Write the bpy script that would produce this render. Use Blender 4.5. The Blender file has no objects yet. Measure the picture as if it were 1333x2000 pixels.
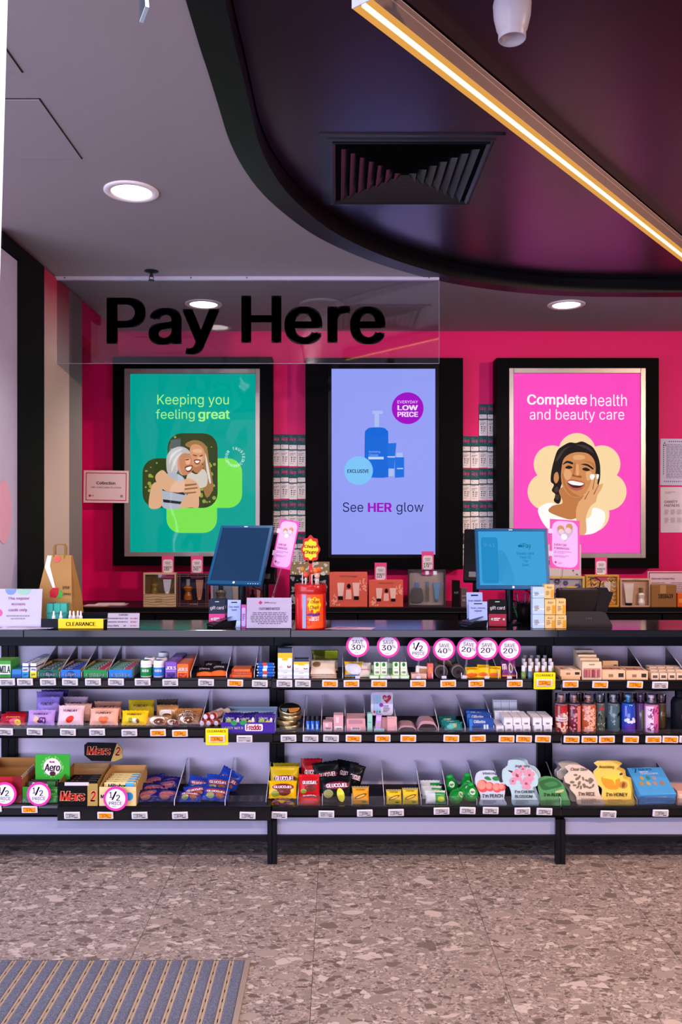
import bpy, math, random
from mathutils import Vector, Matrix, Euler
from mathutils.geometry import interpolate_bezier, tessellate_polygon
from math import pi, sin, cos, radians as R
random.seed(7)
S = bpy.context.scene
COL = S.collection
# ---------------- camera ----------------
F, CX, CY, H = 1620.0, 660.0, 1015.0, 1.44
cd = bpy.data.cameras.new('camera'); cam = bpy.data.objects.new('camera', cd); COL.objects.link(cam)
cam.location = (0, 0, H); cam.rotation_euler = (R(90), 0, 0)
cd.sensor_fit = 'VERTICAL'; cd.sensor_height = 36; cd.lens = F*36/2000
cd.shift_x = 6.5/2000; cd.shift_y = 15/2000; cd.clip_start = .05
S.camera = cam
# ---------------- world / exposure ----------------
w = bpy.data.worlds.new('world'); S.world = w; w.use_nodes = True
w.node_tree.nodes['Background'].inputs[0].default_value = (.54, .50, .66, 1)
w.node_tree.nodes['Background'].inputs[1].default_value = 1.05
vs = S.view_settings; vs.view_transform = 'Standard'; vs.look = 'None'; vs.gamma = 1; vs.exposure = 0
vs.use_curve_mapping = False
def area(name, loc, aim, sx, sy, col, pw):
    l = bpy.data.lights.new(name, 'AREA'); l.shape = 'RECTANGLE'; l.size = sx; l.size_y = sy; l.color = col; l.energy = pw
    o = bpy.data.objects.new(name, l); COL.objects.link(o); o.location = loc
    o.rotation_euler = (Vector(aim)-Vector(loc)).to_track_quat('-Z', 'Y').to_euler(); return o
def spot(name, loc, aim, ang, col, pw, r=.05, blend=.6):
    l = bpy.data.lights.new(name, 'SPOT'); l.spot_size = R(ang); l.spot_blend = blend; l.color = col; l.energy = pw; l.shadow_soft_size = r
    o = bpy.data.objects.new(name, l); COL.objects.link(o); o.location = loc
    o.rotation_euler = (Vector(aim)-Vector(loc)).to_track_quat('-Z', 'Y').to_euler(); return o
area('storefront_daylight', (-3.3, .7, 1.35), (0, 3.3, .70), 3.4, 2.3, (.62, .68, 1.0), 160)
area('low_shelf_fill', (-.2, -2.15, .44), (-.2, 3.6, .5), 5.0, .8, (.80, .74, 1.0), 105)  # added low fill from behind the camera to brighten the shelf interiors
spot('shop_lamp', (3.95, .9, 2.65), (.4, 4.2, .6), 110, (1.0, .62, .44), 420, .08, .9)
spot('shop_lamp_floor', (2.6, 2.2, 2.6), (2.0, 2.6, 0), 100, (1.0, .62, .40), 120, .08, .9)
for x_, p_ in ((-.25, 110), (1.75, 130)): spot('front_fill_spot_%d' % (x_*10), (x_, .9, 2.65), (x_*.7, 3.6, .6), 105, (1.0, .80, .82), p_, .04, .9)  # added front fill at ceiling height, no fixture belongs to it
# ---------------- helpers ----------------
def lin(h):
    h = h.lstrip('#'); c = [int(h[i:i+2], 16)/255 for i in (0, 2, 4)]
    return [x/12.92 if x <= .04045 else ((x+.055)/1.055)**2.4 for x in c]
_M = {}
def M(hexc, r=.5, m=0., e=0., var=.06, coat=0., bump=0., spec=None):
    k = (hexc, r, m, e, var, coat, bump, spec)
    if k in _M: return _M[k]
    mt = bpy.data.materials.new('m_'+hexc.lstrip('#')); mt.use_nodes = True; nt = mt.node_tree; b = nt.nodes['Principled BSDF']
    c = lin(hexc)
    if spec is None: spec = 0. if e > 0 else .08 if max(c) < .02 else .22
    b.inputs['Specular IOR Level'].default_value = spec; b.inputs['Roughness'].default_value = r; b.inputs['Metallic'].default_value = m
    if e > 0:
        b.inputs['Base Color'].default_value = (c[0]*.15, c[1]*.15, c[2]*.15, 1)
        b.inputs['Emission Color'].default_value = (*c, 1); b.inputs['Emission Strength'].default_value = e
    else:
        n = nt.nodes.new('ShaderNodeTexNoise'); n.inputs['Scale'].default_value = 26; n.inputs['Detail'].default_value = 3
        tc = nt.nodes.new('ShaderNodeTexCoord'); nt.links.new(tc.outputs['Object'], n.inputs['Vector'])
        mx = nt.nodes.new('ShaderNodeMix'); mx.data_type = 'RGBA'
        mx.inputs[6].default_value = (*[x*(1-var) for x in c], 1); mx.inputs[7].default_value = (*[min(1, x*(1+var)) for x in c], 1)
        nt.links.new(n.outputs['Fac'], mx.inputs[0]); nt.links.new(mx.outputs[2], b.inputs['Base Color'])
        if bump:
            bp = nt.nodes.new('ShaderNodeBump'); bp.inputs['Strength'].default_value = bump; bp.inputs['Distance'].default_value = .004
            nt.links.new(n.outputs['Fac'], bp.inputs['Height']); nt.links.new(bp.outputs[0], b.inputs['Normal'])
    if coat: b.inputs['Coat Weight'].default_value = coat; b.inputs['Coat Roughness'].default_value = .08
    _M[k] = mt; return mt
def clear(name='clear_acrylic', tint=(.97, .98, 1), bump=0., gl=1.0, wave=3.0):
    k = (name, tint, bump, gl)
    if k in _M: return _M[k]
    mt = bpy.data.materials.new(name); mt.use_nodes = True; nt = mt.node_tree; nt.nodes.remove(nt.nodes['Principled BSDF'])
    out = nt.nodes['Material Output']; tr = nt.nodes.new('ShaderNodeBsdfTransparent'); tr.inputs[0].default_value = (*tint, 1)
    g = nt.nodes.new('ShaderNodeBsdfGlossy'); g.inputs['Roughness'].default_value = .03; g.inputs['Color'].default_value = (gl, gl, gl, 1)
    fr = nt.nodes.new('ShaderNodeFresnel'); fr.inputs['IOR'].default_value = 1.5; mx = nt.nodes.new('ShaderNodeMixShader')
    nt.links.new(fr.outputs[0], mx.inputs[0]); nt.links.new(tr.outputs[0], mx.inputs[1]); nt.links.new(g.outputs[0], mx.inputs[2])
    nt.links.new(mx.outputs[0], out.inputs[0])
    if bump:
        n = nt.nodes.new('ShaderNodeTexNoise'); n.inputs['Scale'].default_value = wave; n.inputs['Detail'].default_value = 1
        tc = nt.nodes.new('ShaderNodeTexCoord'); nt.links.new(tc.outputs['Object'], n.inputs['Vector'])
        bp = nt.nodes.new('ShaderNodeBump'); bp.inputs['Strength'].default_value = bump; bp.inputs['Distance'].default_value = .02
        nt.links.new(n.outputs['Fac'], bp.inputs['Height']); nt.links.new(bp.outputs[0], g.inputs['Normal'])
    _M[k] = mt; return mt
class G:
    def __init__(s): s.v = []; s.f = []
    def add(s, v, f):
        o = len(s.v); s.v += [tuple(p) for p in v]; s.f += [tuple(i+o for i in q) for q in f]; return s
    def box(s, x0, x1, y0, y1, z0, z1, c=0.):
        if x0 > x1: x0, x1 = x1, x0
        if y0 > y1: y0, y1 = y1, y0
        if z0 > z1: z0, z1 = z1, z0
        if c <= 0:
            v = [(x, y, z) for z in (z0, z1) for y in (y0, y1) for x in (x0, x1)]
            return s.add(v, [(0, 2, 3, 1), (4, 5, 7, 6), (0, 1, 5, 4), (2, 6, 7, 3), (0, 4, 6, 2), (1, 3, 7, 5)])
        c = min(c, (x1-x0)*.45, (y1-y0)*.45, (z1-z0)*.45); v = []
        def ring(z, q): return [(x0+q, y0, z), (x1-q, y0, z), (x1, y0+q, z), (x1, y1-q, z), (x1-q, y1, z), (x0+q, y1, z), (x0, y1-q, z), (x0, y0+q, z)]
        def ins(z): return [(x0+c, y0+c, z), (x1-c, y0+c, z), (x1-c, y0+c, z), (x1-c, y1-c, z), (x1-c, y1-c, z), (x0+c, y1-c, z), (x0+c, y1-c, z), (x0+c, y0+c, z)]
        b0 = [(x0+c, y0+c, z0), (x1-c, y0+c, z0), (x1-c, y1-c, z0), (x0+c, y1-c, z0)]; t0 = [(p[0], p[1], z1) for p in b0]
        v = b0+ring(z0+c, c)+ring(z1-c, c)+t0; f = [(3, 2, 1, 0), (20, 21, 22, 23)]
        for i in range(8): f.append((4+i, 4+(i+1) % 8, 12+(i+1) % 8, 12+i))
        m = [(0, 4, 5, 1), (1, 5, 6), (1, 6, 7, 2), (2, 7, 8), (2, 8, 9, 3), (3, 9, 10), (3, 10, 11, 0), (0, 11, 4)]
        f += m
        tt = lambda i: i+20 if i < 4 else i+8
        f += [tuple(tt(i) for i in reversed(q)) for q in m]
        return s.add(v, f)
    def lathe(s, prof, n=20, cx=0, cy=0, z=0, ax='z', ex=1., ey=1.):
        v = []; f = []
        for r, h in prof:
            for i in range(n):
                a = 2*pi*i/n; p = (r*cos(a)*ex, r*sin(a)*ey, h)
                if ax == 'y': p = (p[0], p[2], p[1])
                if ax == 'x': p = (p[2], p[0], p[1])
                v.append((p[0]+cx, p[1]+cy, p[2]+z))
        k = len(prof)
        for j in range(k-1):
            for i in range(n):
                q = (j*n+i, j*n+(i+1) % n, (j+1)*n+(i+1) % n, (j+1)*n+i); f.append(q if ax != 'y' else q[::-1])
        c0 = tuple(range(n))[::-1]; c1 = tuple((k-1)*n+i for i in range(n))
        f += [c0, c1] if ax != 'y' else [c0[::-1], c1[::-1]]
        return s.add(v, f)
    def prism(s, pts, y0, y1):   # pts in xz
        n = len(pts); v = [(x, y0, z) for x, z in pts]+[(x, y1, z) for x, z in pts]
        ar = sum(pts[i][0]*pts[(i+1) % n][1]-pts[(i+1) % n][0]*pts[i][1] for i in range(n))
        a, b = tuple(range(n)), tuple(range(n, 2*n)); 
        if ar < 0: a, b = a[::-1], b[::-1]
        f = [a, b[::-1]]
        for i in range(n):
            j = (i+1) % n; q = (i, n+i, n+j, j); f.append(q if ar > 0 else q[::-1])
        return s.add(v, f)
    def prismz(s, pts, z0, z1):  # pts in xy
        n = len(pts); ar = sum(pts[i][0]*pts[(i+1) % n][1]-pts[(i+1) % n][0]*pts[i][1] for i in range(n))
        if ar < 0: pts = pts[::-1]
        v = [(x, y, z0) for x, y in pts]+[(x, y, z1) for x, y in pts]
        f = [tuple(range(n))[::-1], tuple(range(n, 2*n))]+[(i, (i+1) % n, n+(i+1) % n, n+i) for i in range(n)]
        return s.add(v, f)
    def flat(s, pts, y):
        n = len(pts); ar = sum(pts[i][0]*pts[(i+1) % n][1]-pts[(i+1) % n][0]*pts[i][1] for i in range(n))
        q = tuple(range(n)); return s.add([(x, y, z) for x, z in pts], [q if ar > 0 else q[::-1]])
    def rect(s, x0, x1, z0, z1, y): return s.flat([(x0, z0), (x1, z0), (x1, z1), (x0, z1)], y)
    def disc(s, x, z, r, y, n=24, sx=1., rot=0.):
        return s.flat([(x+r*sx*cos(2*pi*i/n)*cos(rot)-r*sin(2*pi*i/n)*sin(rot), z+r*sx*cos(2*pi*i/n)*sin(rot)+r*sin(2*pi*i/n)*cos(rot)) for i in range(n)], y)
    def tube(s, pts, r, n=8):
        pts = [Vector(p) for p in pts]; v = []; f = []
        for i, p in enumerate(pts):
            t = (pts[min(i+1, len(pts)-1)]-pts[max(i-1, 0)]).normalized()
            u = t.cross(Vector((0, 0, 1)) if abs(t.z) < .9 else Vector((1, 0, 0))).normalized(); q = t.cross(u)
            v += [p+u*r*cos(2*pi*k/n)+q*r*sin(2*pi*k/n) for k in range(n)]
        for j in range(len(pts)-1):
            for i in range(n): f.append((j*n+i, j*n+(i+1) % n, (j+1)*n+(i+1) % n, (j+1)*n+i))
        f += [tuple(range(n))[::-1], tuple((len(pts)-1)*n+i for i in range(n))]
        return s.add(v, f)
    def xf(s, mat): s.v = [tuple(mat @ Vector(p)) for p in s.v]; return s
def rrect(x0, x1, z0, z1, r, n=5):
    p = []
    for cx, cz, a in ((x1-r, z1-r, 0), (x0+r, z1-r, 90), (x0+r, z0+r, 180), (x1-r, z0+r, 270)):
        for i in range(n+1): t = R(a+90*i/n); p.append((cx+r*cos(t), cz+r*sin(t)))
    return p
def smooth_poly(pts, k=5):   # closed Catmull-Rom
    o = []; n = len(pts)
    for i in range(n):
        a, b, c, d = [Vector(pts[(i+j-1) % n]) for j in range(4)]
        for t in range(k):
            t /= k; o.append(tuple(.5*((2*b)+(-a+c)*t+(2*a-5*b+4*c-d)*t*t+(-a+3*b-3*c+d)*t**3)))
    return o
LABELS = {}
def O(name, g, mat, parent=None, smooth=False, loc=(0, 0, 0), rot=(0, 0, 0), mesh=None):
    if mesh is None:
        mesh = bpy.data.meshes.new(name); mesh.from_pydata(g.v, [], g.f)
        if smooth: mesh.shade_smooth()
        mesh.materials.append(mat)
    o = bpy.data.objects.new(name, mesh); COL.objects.link(o); o.parent = parent; o.location = loc; o.rotation_euler = rot; return o
def smooth_angle(o, a=40):
    for p in o.data.polygons: p.use_smooth = True
    try: o.data.set_sharp_from_angle(angle=R(a))
    except Exception: pass
    return o
def tag(o, label, cat, group=None):
    o['label'] = label; o['category'] = cat
    if group: o['group'] = group
    return o
def TH(name, label, cat, loc, rot=(0, 0, 0), group=None):
    o = bpy.data.objects.new(name, None); o.empty_display_size = .02; COL.objects.link(o); o.location = loc; o.rotation_euler = rot
    return tag(o, label, cat, group)
def struct(name, g, mat, smooth=False):
    o = O(name, g, mat, None, smooth); o['kind'] = 'structure'; return o
def dup(root, label, loc, rot=None, group=None):
    r = root.copy(); COL.objects.link(r); r.location = loc; r['label'] = label
    if rot is not None: r.rotation_euler = rot
    if group: r['group'] = group
    for ch in list(root.children):
        c = ch.copy(); COL.objects.link(c); c.parent = r
        for g in ch.children:
            d = g.copy(); COL.objects.link(d); d.parent = c
    return r
def W(px, py, d): return Vector(((px-CX)*d/F, d, H-(py-CY)*d/F))
def X(px, d): return (px-CX)*d/F
def Z(py, d): return H-(py-CY)*d/F
# ---- text ----
try: FONT = bpy.data.fonts.load(bpy.utils.resource_path('LOCAL')+'/datafiles/fonts/Inter.woff2')
except Exception: FONT = None
_T = {}; _GL = {}; _TS = {}; TS = bpy.data.scenes.new('lettering_bench')
def parea(P): return sum(P[i-1][0]*P[i][1]-P[i][0]*P[i-1][1] for i in range(len(P)))/2
def inside(pt, P):
    r_ = False
    for i in range(len(P)):
        a, b = P[i-1], P[i]
        if (a[1] > pt[1]) != (b[1] > pt[1]) and pt[0] < (b[0]-a[0])*(pt[1]-a[1])/(b[1]-a[1])+a[0]: r_ = not r_
    return r_
def sample(B, res):
    p = []; n = len(B)
    for i in range(n):
        a, _, hr = B[i]; b, hl, _ = B[(i+1) % n]; d = b-a
        if abs(d.cross(hr-a)) < 1e-6 and abs(d.cross(hl-a)) < 1e-6: p.append((a.x, a.y))
        else: p += [(x.x, x.y) for x in interpolate_bezier(a.to_3d(), hr.to_3d(), hl.to_3d(), b.to_3d(), res+2)[:-1]]
    return [x for i, x in enumerate(p) if abs(x[0]-p[i-1][0])+abs(x[1]-p[i-1][1]) > 1e-5]
def split_loops(P):     # cut a self-crossing outline into simple loops
    todo = [P]; done = []; guard = 0
    while todo and guard < 60:
        guard += 1; P = todo.pop(); n = len(P); hit = None
        for i in range(n):
            x1, y1 = P[i]; x2, y2 = P[(i+1) % n]; ax, bx = min(x1, x2), max(x1, x2); ay, by = min(y1, y2), max(y1, y2)
            for j in range(i+2, n):
                if i == 0 and j == n-1: continue
                x3, y3 = P[j]; x4, y4 = P[(j+1) % n]
                if max(x3, x4) < ax or min(x3, x4) > bx or max(y3, y4) < ay or min(y3, y4) > by: continue
                dn = (x2-x1)*(y4-y3)-(y2-y1)*(x4-x3)
                if abs(dn) < 1e-12: continue
                t = ((x3-x1)*(y4-y3)-(y3-y1)*(x4-x3))/dn; u = ((x3-x1)*(y2-y1)-(y3-y1)*(x2-x1))/dn
                if 1e-6 < t < 1-1e-6 and 1e-6 < u < 1-1e-6: hit = (i, j, (x1+t*(x2-x1), y1+t*(y2-y1))); break
            if hit: break
        if hit is None: done.append(P); continue
        i, j, X_ = hit; todo += [q for q in (P[:i+1]+[X_]+P[j+1:], [X_]+P[i+1:j+1]) if len(q) > 2]
    return done+todo
def tx(s, bold=0., res=2, italic=0.):
    k = (s, bold, res, italic)
    if k in _T: return _T[k]
    c = bpy.data.curves.new('t', 'FONT'); c.body = s; c.size = 1; c.offset = bold; c.resolution_u = res; c.shear = italic
    if FONT: c.font = FONT
    o = bpy.data.objects.new('t', c); TS.collection.objects.link(o); TS.view_layers[0].update()
    cu = o.to_curve(TS.view_layers[0].depsgraph); cons = []
    for sp in cu.splines:
        B = [(q.co.xy.copy(), q.handle_left.xy.copy(), q.handle_right.xy.copy()) for q in sp.bezier_points]
        if len(B) < 2: continue
        o0 = B[0][0].copy(); key = (res, tuple((round(x.x-o0.x, 4), round(x.y-o0.y, 4)) for t3 in B for x in t3))
        if key not in _GL: _GL[key] = [L_ for L_ in split_loops(sample([(a_-o0, b_-o0, c_-o0) for a_, b_, c_ in B], res)) if abs(parea(L_)) > 2e-5]
        cons += [(parea(L_), [(x+o0.x, y+o0.y) for x, y in L_]) for L_ in _GL[key]]
    o.to_curve_clear(); bpy.data.objects.remove(o); bpy.data.curves.remove(c); v = []; f = []
    if cons:
        sg = max(cons, key=lambda q: abs(q[0]))[0]; outs = [[P] for A_, P in cons if A_*sg > 0]
        for A_, P in cons:
            if A_*sg < 0:
                cx_, cy_ = sum(x for x, y in P)/len(P), sum(y for x, y in P)/len(P)
                mt_ = [q for q in outs if inside((cx_, cy_), q[0])]
                if mt_: max(mt_, key=lambda q: abs(parea(q[0]))).append(P)
        for q in outs:
            k2 = (len(q), tuple((round(x-q[0][0][0], 4), round(y-q[0][0][1], 4)) for P in q for x, y in P)); o_ = len(v); fl_ = [x for P in q for x in P]
            if k2 not in _TS:
                tr = []
                for t_ in tessellate_polygon([[Vector((x, y, 0)) for x, y in P] for P in q]):
                    t_ = tuple(t_); a, b, d = (fl_[i] for i in t_)
                    if (b[0]-a[0])*(d[1]-a[1])-(b[1]-a[1])*(d[0]-a[0]) < 0: t_ = t_[::-1]
                    tr.append(t_)
                _TS[k2] = tr
            v += fl_; f += [tuple(i+o_ for i in t_) for t_ in _TS[k2]]
    if not v: v = [(0, 0), (1, 0), (1, 1)]; f = [(0, 1, 2)]
    bb = (min(p[0] for p in v), max(p[0] for p in v), min(p[1] for p in v), max(p[1] for p in v))
    _T[k] = (v, f, bb); return _T[k]
def text(g, s, x0, x1, z0, z1, y=0, bold=0., fn=None, res=2, thick=0, italic=0., rot=0.):
    v, f, (a, b, c, d) = tx(s, 0., res, italic)
    if bold:
        k_ = bold*.62; v0, f0 = v, f; v = []; f = []; n0 = len(v0)
        for q, (dx, dz) in enumerate(((-k_, -k_*.5), (k_, -k_*.5), (-k_, k_*.5), (k_, k_*.5), (0, 0)) if res > 3 else ((-k_, 0), (0, 0), (k_, 0))):
            v += [(x+dx, z+dz) for x, z in v0]; f += [tuple(i+q*n0 for i in t_) for t_ in f0]
        a, b = a-k_, b+k_
        if res > 3: c, d = c-k_*.5, d+k_*.5
    w_ = max(b-a, 1e-4); h_ = max(d-c, 1e-4)
    P = []
    mx, mz = (x0+x1)/2, (z0+z1)/2
    for p in v:
        x = x0+(p[0]-a)/w_*(x1-x0); z = z0+(p[1]-c)/h_*(z1-z0)
        if rot: x, z = mx+(x-mx)*cos(rot)-(z-mz)*sin(rot), mz+(x-mx)*sin(rot)+(z-mz)*cos(rot)
        P.append((x, (fn(x, z) if fn else 0)+y, z))
    g.add(P, f)
    if thick:
        g.add([(x, yy+thick, z) for x, yy, z in P], [q[::-1] for q in f])
        e = {}
        for q in f:
            for i in range(len(q)): e[(q[i], q[(i+1) % len(q)])] = 1
        n = len(P)
        g.add([p for p in P]+[(x, yy+thick, z) for x, yy, z in P], [(i, n+i, n+j, j) for (i, j) in e if (j, i) not in e])
    return g
def scrib(g, x0, x1, z0, z1, rows, y=0, seed=1, centre=False, fn=None):
    rd = random.Random(seed); hh = (z1-z0)/rows
    for r_ in range(rows):
        z = z1-(r_+.5)*hh; wid = (x1-x0)*(rd.uniform(.7, 1) if r_ < rows-1 else .6); xs = (x0+x1-wid)/2 if centre else x0; x = xs
        while x < xs+wid-1e-5:
            l = min(rd.uniform(.05, .13)*(x1-x0), xs+wid-x)
            yy = (fn(x+l/2, z) if fn else 0)+y
            g.rect(x, x+l, z-hh*.27, z+hh*.27, yy); x += l+.02*(x1-x0)
    return g
def lettering(parent, items, mat, y=-.0006, name='lettering', **kw):
    g = G()
    for it in items: text(g, *it[:5], y=y, **{**kw, **(it[5] if len(it) > 5 else {})})
    return O(name, g, mat, parent)
BLACK = M('#0b0b0e', .35); SATIN = M('#101014', .28); WHITE = M('#e8e4e4', .5); INK = M('#17171c', .6)
CLR = clear(); ORD = ['first', 'second', 'third', 'fourth', 'fifth', 'sixth', 'seventh', 'eighth', 'ninth', 'tenth']
# =============== SETTING ===============
K = 1.088; CZ = H+1.16*K; XL = -1.352*K; YB = 5.55; RC = .06*K
def floor_mat():
    mt = bpy.data.materials.new('terrazzo_floor'); mt.use_nodes = True; nt = mt.node_tree; b = nt.nodes['Principled BSDF']; L = nt.links.new
    geo = nt.nodes.new('ShaderNodeNewGeometry'); oi = nt.nodes.new('ShaderNodeObjectInfo')
    off = nt.nodes.new('ShaderNodeVectorMath'); off.operation = 'SCALE'; off.inputs[3].default_value = 7.
    cmb = nt.nodes.new('ShaderNodeCombineXYZ'); L(oi.outputs['Random'], cmb.inputs[0]); L(oi.outputs['Random'], cmb.inputs[1]); L(cmb.outputs[0], off.inputs[0])
    ad = nt.nodes.new('ShaderNodeVectorMath'); ad.operation = 'ADD'; L(geo.outputs['Position'], ad.inputs[0]); L(off.outputs[0], ad.inputs[1])
    nz = nt.nodes.new('ShaderNodeTexNoise'); nz.inputs['Scale'].default_value = 9; nz.inputs['Detail'].default_value = 3; L(ad.outputs[0], nz.inputs['Vector'])
    wv = nt.nodes.new('ShaderNodeVectorMath'); wv.operation = 'SCALE'; wv.inputs[3].default_value = .05; L(nz.outputs['Color'], wv.inputs[0])
    av = nt.nodes.new('ShaderNodeVectorMath'); av.operation = 'ADD'; L(ad.outputs[0], av.inputs[0]); L(wv.outputs[0], av.inputs[1])
    def layer(scale, stops, prev, thr, yscale=1.):
        mp = nt.nodes.new('ShaderNodeMapping'); mp.inputs['Scale'].default_value = (1, yscale, 1); mp.inputs['Rotation'].default_value = (0, 0, scale*.37); L(av.outputs[0], mp.inputs[0])
        vo = nt.nodes.new('ShaderNodeTexVoronoi'); vo.inputs['Scale'].default_value = scale; L(mp.outputs[0], vo.inputs['Vector'])
        ve = nt.nodes.new('ShaderNodeTexVoronoi'); ve.feature = 'DISTANCE_TO_EDGE'; ve.inputs['Scale'].default_value = scale; L(mp.outputs[0], ve.inputs['Vector'])
        sp = nt.nodes.new('ShaderNodeSeparateColor'); L(vo.outputs['Color'], sp.inputs[0])
        rp = nt.nodes.new('ShaderNodeValToRGB'); rp.color_ramp.interpolation = 'CONSTANT'; e = rp.color_ramp.elements
        while len(e) > 1: e.remove(e[0])
        for i, (p, c) in enumerate(stops):
            el = e[0] if i == 0 else e.new(p); el.position = p; el.color = (*lin(c), 1)
        L(sp.outputs[0], rp.inputs[0])
        sel = nt.nodes.new('ShaderNodeMath'); sel.operation = 'GREATER_THAN'; sel.inputs[1].default_value = thr; L(sp.outputs[1], sel.inputs[0])
        ed = nt.nodes.new('ShaderNodeMath'); ed.operation = 'GREATER_THAN'; ed.inputs[1].default_value = .03+.001*scale*.2; L(ve.outputs['Distance'], ed.inputs[0])
        mu = nt.nodes.new('ShaderNodeMath'); mu.operation = 'MULTIPLY'; L(sel.outputs[0], mu.inputs[0]); L(ed.outputs[0], mu.inputs[1])
        mx = nt.nodes.new('ShaderNodeMix'); mx.data_type = 'RGBA'; L(mu.outputs[0], mx.inputs[0]); L(prev, mx.inputs[6]); L(rp.outputs[0], mx.inputs[7]); return mx.outputs[2]
    n2 = nt.nodes.new('ShaderNodeTexNoise'); n2.inputs['Scale'].default_value = 60; n2.inputs['Detail'].default_value = 6; L(ad.outputs[0], n2.inputs['Vector'])
    r2 = nt.nodes.new('ShaderNodeValToRGB'); e = r2.color_ramp.elements; e[0].position = .35; e[0].color = (*lin('#8a7c74'), 1); e[1].position = .65; e[1].color = (*lin('#ac9d94'), 1); L(n2.outputs['Fac'], r2.inputs[0])
    c = r2.outputs[0]
    c = layer(190, [(0, '#6b5d56'), (.2, '#968880'), (.6, '#b5a59b'), (.85, '#84766e')], c, .4)
    c = layer(84, [(0, '#6b5e56'), (.15, '#8f8078'), (.5, '#b9a99f'), (.78, '#7a6c64')], c, .55, 1.5)
    c = layer(40, [(0, '#6a5c53'), (.25, '#908178'), (.5, '#a09188'), (.75, '#c6b8ae')], c, .74, 1.6)
    c = layer(20, [(0, '#73655c'), (.3, '#8f8178'), (.6, '#a09085'), (.82, '#c2b3a9')], c, .87, 1.7)
    L(c, b.inputs['Base Color']); b.inputs['Roughness'].default_value = .38; return mt
FL = floor_mat()
fl = struct('floor', G().box(-2.6, 4.5, -2.2, YB, -.06, -.006), M('#4a413e', .8))
xs = [-2.6]+[-.08+.6*k for k in range(-4, 6)]+[4.5]; ys = [-2.2, -1.13, -.53]+[.07+.6*k for k in range(0, 10)]
tm = {}
for i in range(len(xs)-1):
    for j in range(len(ys)-1):
        x0, x1, y0, y1 = xs[i]+.0006, xs[i+1]-.0006, ys[j]+.0006, min(ys[j+1], YB)-.0006
        O('tile', G().box(x0, x1, y0, y1, -.006, 0, .0008), FL, fl)
PINK = M('#dc0064', .5, var=.02)
struct('wall_back', G().box(-2.6, 4.6, YB, YB+.1, 0, CZ+.1), PINK)
# left wall: open below the counter height where the counter run passes under it
g = G(); g.box(XL-.1, XL, 3.56, 3.82, .985, CZ); g.box(XL-.1, XL, 3.82, 4.354*K, 0, CZ); g.box(XL-.1, XL, 4.354*K, YB, 2.50, CZ); g.box(-1.90, -1.80, 4.354*K-.1, YB, 0, CZ); g.box(-1.80, XL-.1, 4.354*K-.1, 4.354*K-.002, 0, CZ)
struct('wall_left', g, PINK)
struct('wall_right', G().box(4.5, 4.6, -2.2, YB, 0, CZ+.1), M('#7a6f72', .6))
# plaster ceiling with the curved edge
cur = [(364.3, 0), (406, 135), (427, 203), (448, 270), (475, 324), (513, 375), (564, 421), (623.5, 462), (700, 498), (775, 524), (857, 546), (925, 558.5), (995, 567.5), (1067, 574), (1140, 577), (1235, 578), (1333, 578)]
pts = [((px-CX)*(CZ-H)/(CY-py), F*(CZ-H)/(CY-py)) for px, py in cur]
pts = [(-.336*K, -2.2), (-.336*K, .5)]+pts+[(2.5, 4.664), (3.4, 4.66), (4.5, 4.655)]
# smooth plan curve
sm = []
for i in range(len(pts)-1):
    a = Vector(pts[max(i-1, 0)]); b = Vector(pts[i]); c = Vector(pts[i+1]); d = Vector(pts[min(i+2, len(pts)-1)])
    for t in range(4 if 1 < i < len(pts)-2 else 1):
        t /= 4; sm.append(.5*((2*b)+(-a+c)*t+(2*a-5*b+4*c-d)*t*t+(-a+3*b-3*c+d)*t**3))
sm.append(Vector(pts[-1]))
def offset_curve(c, r):
    o = []
    for i, p in enumerate(c):
        t = (c[min(i+1, len(c)-1)]-c[max(i-1, 0)]).normalized(); o.append(p+Vector((t.y, -t.x))*r)
    return o
inner = offset_curve(sm, .095); inner2 = offset_curve(sm, .099)
def strip(g, A, B, zA0, zA1):
    pass
ceil = struct('ceiling', G().prismz([(-2.6, -2.2)]+[tuple(p) for p in sm]+[(4.5, YB), (-2.6, YB)], CZ, CZ+.02), M('#948a8d', .75, var=.02))
DK = M('#08050a', .30, var=.1, spec=.5); DK.node_tree.nodes['Principled BSDF'].inputs['IOR'].default_value = 2.1; DK.node_tree.nodes['Principled BSDF'].inputs['Specular Tint'].default_value = (.62, .40, .66, 1)
RG = M('#0c0b0e', .42, spec=.25)
g = G()
for i in range(len(sm)-1):
    a, b, c, d = sm[i], sm[i+1], inner[i+1], inner[i]
    zz = CZ-.006; q = [(a.x, a.y, zz), (b.x, b.y, zz), (c.x, c.y, zz), (d.x, d.y, zz), (a.x, a.y, CZ+.09), (b.x, b.y, CZ+.09), (c.x, c.y, CZ+.09), (d.x, d.y, CZ+.09)]
    g.add(q, [(0, 1, 2, 3), (3, 2, 6, 7), (0, 4, 5, 1), (4, 7, 6, 5)])
o = struct('trim_1', g, RG); smooth_angle(o)
struct('ceiling.001', G().prismz([tuple(p) for p in inner2]+[(4.5, -2.2)], CZ+RC, CZ+RC+.02), DK)
struct('trim_2', G().box(-2.6, 4.6, -2.2, YB, CZ+.10, CZ+.14), M('#202024', .8))
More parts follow.
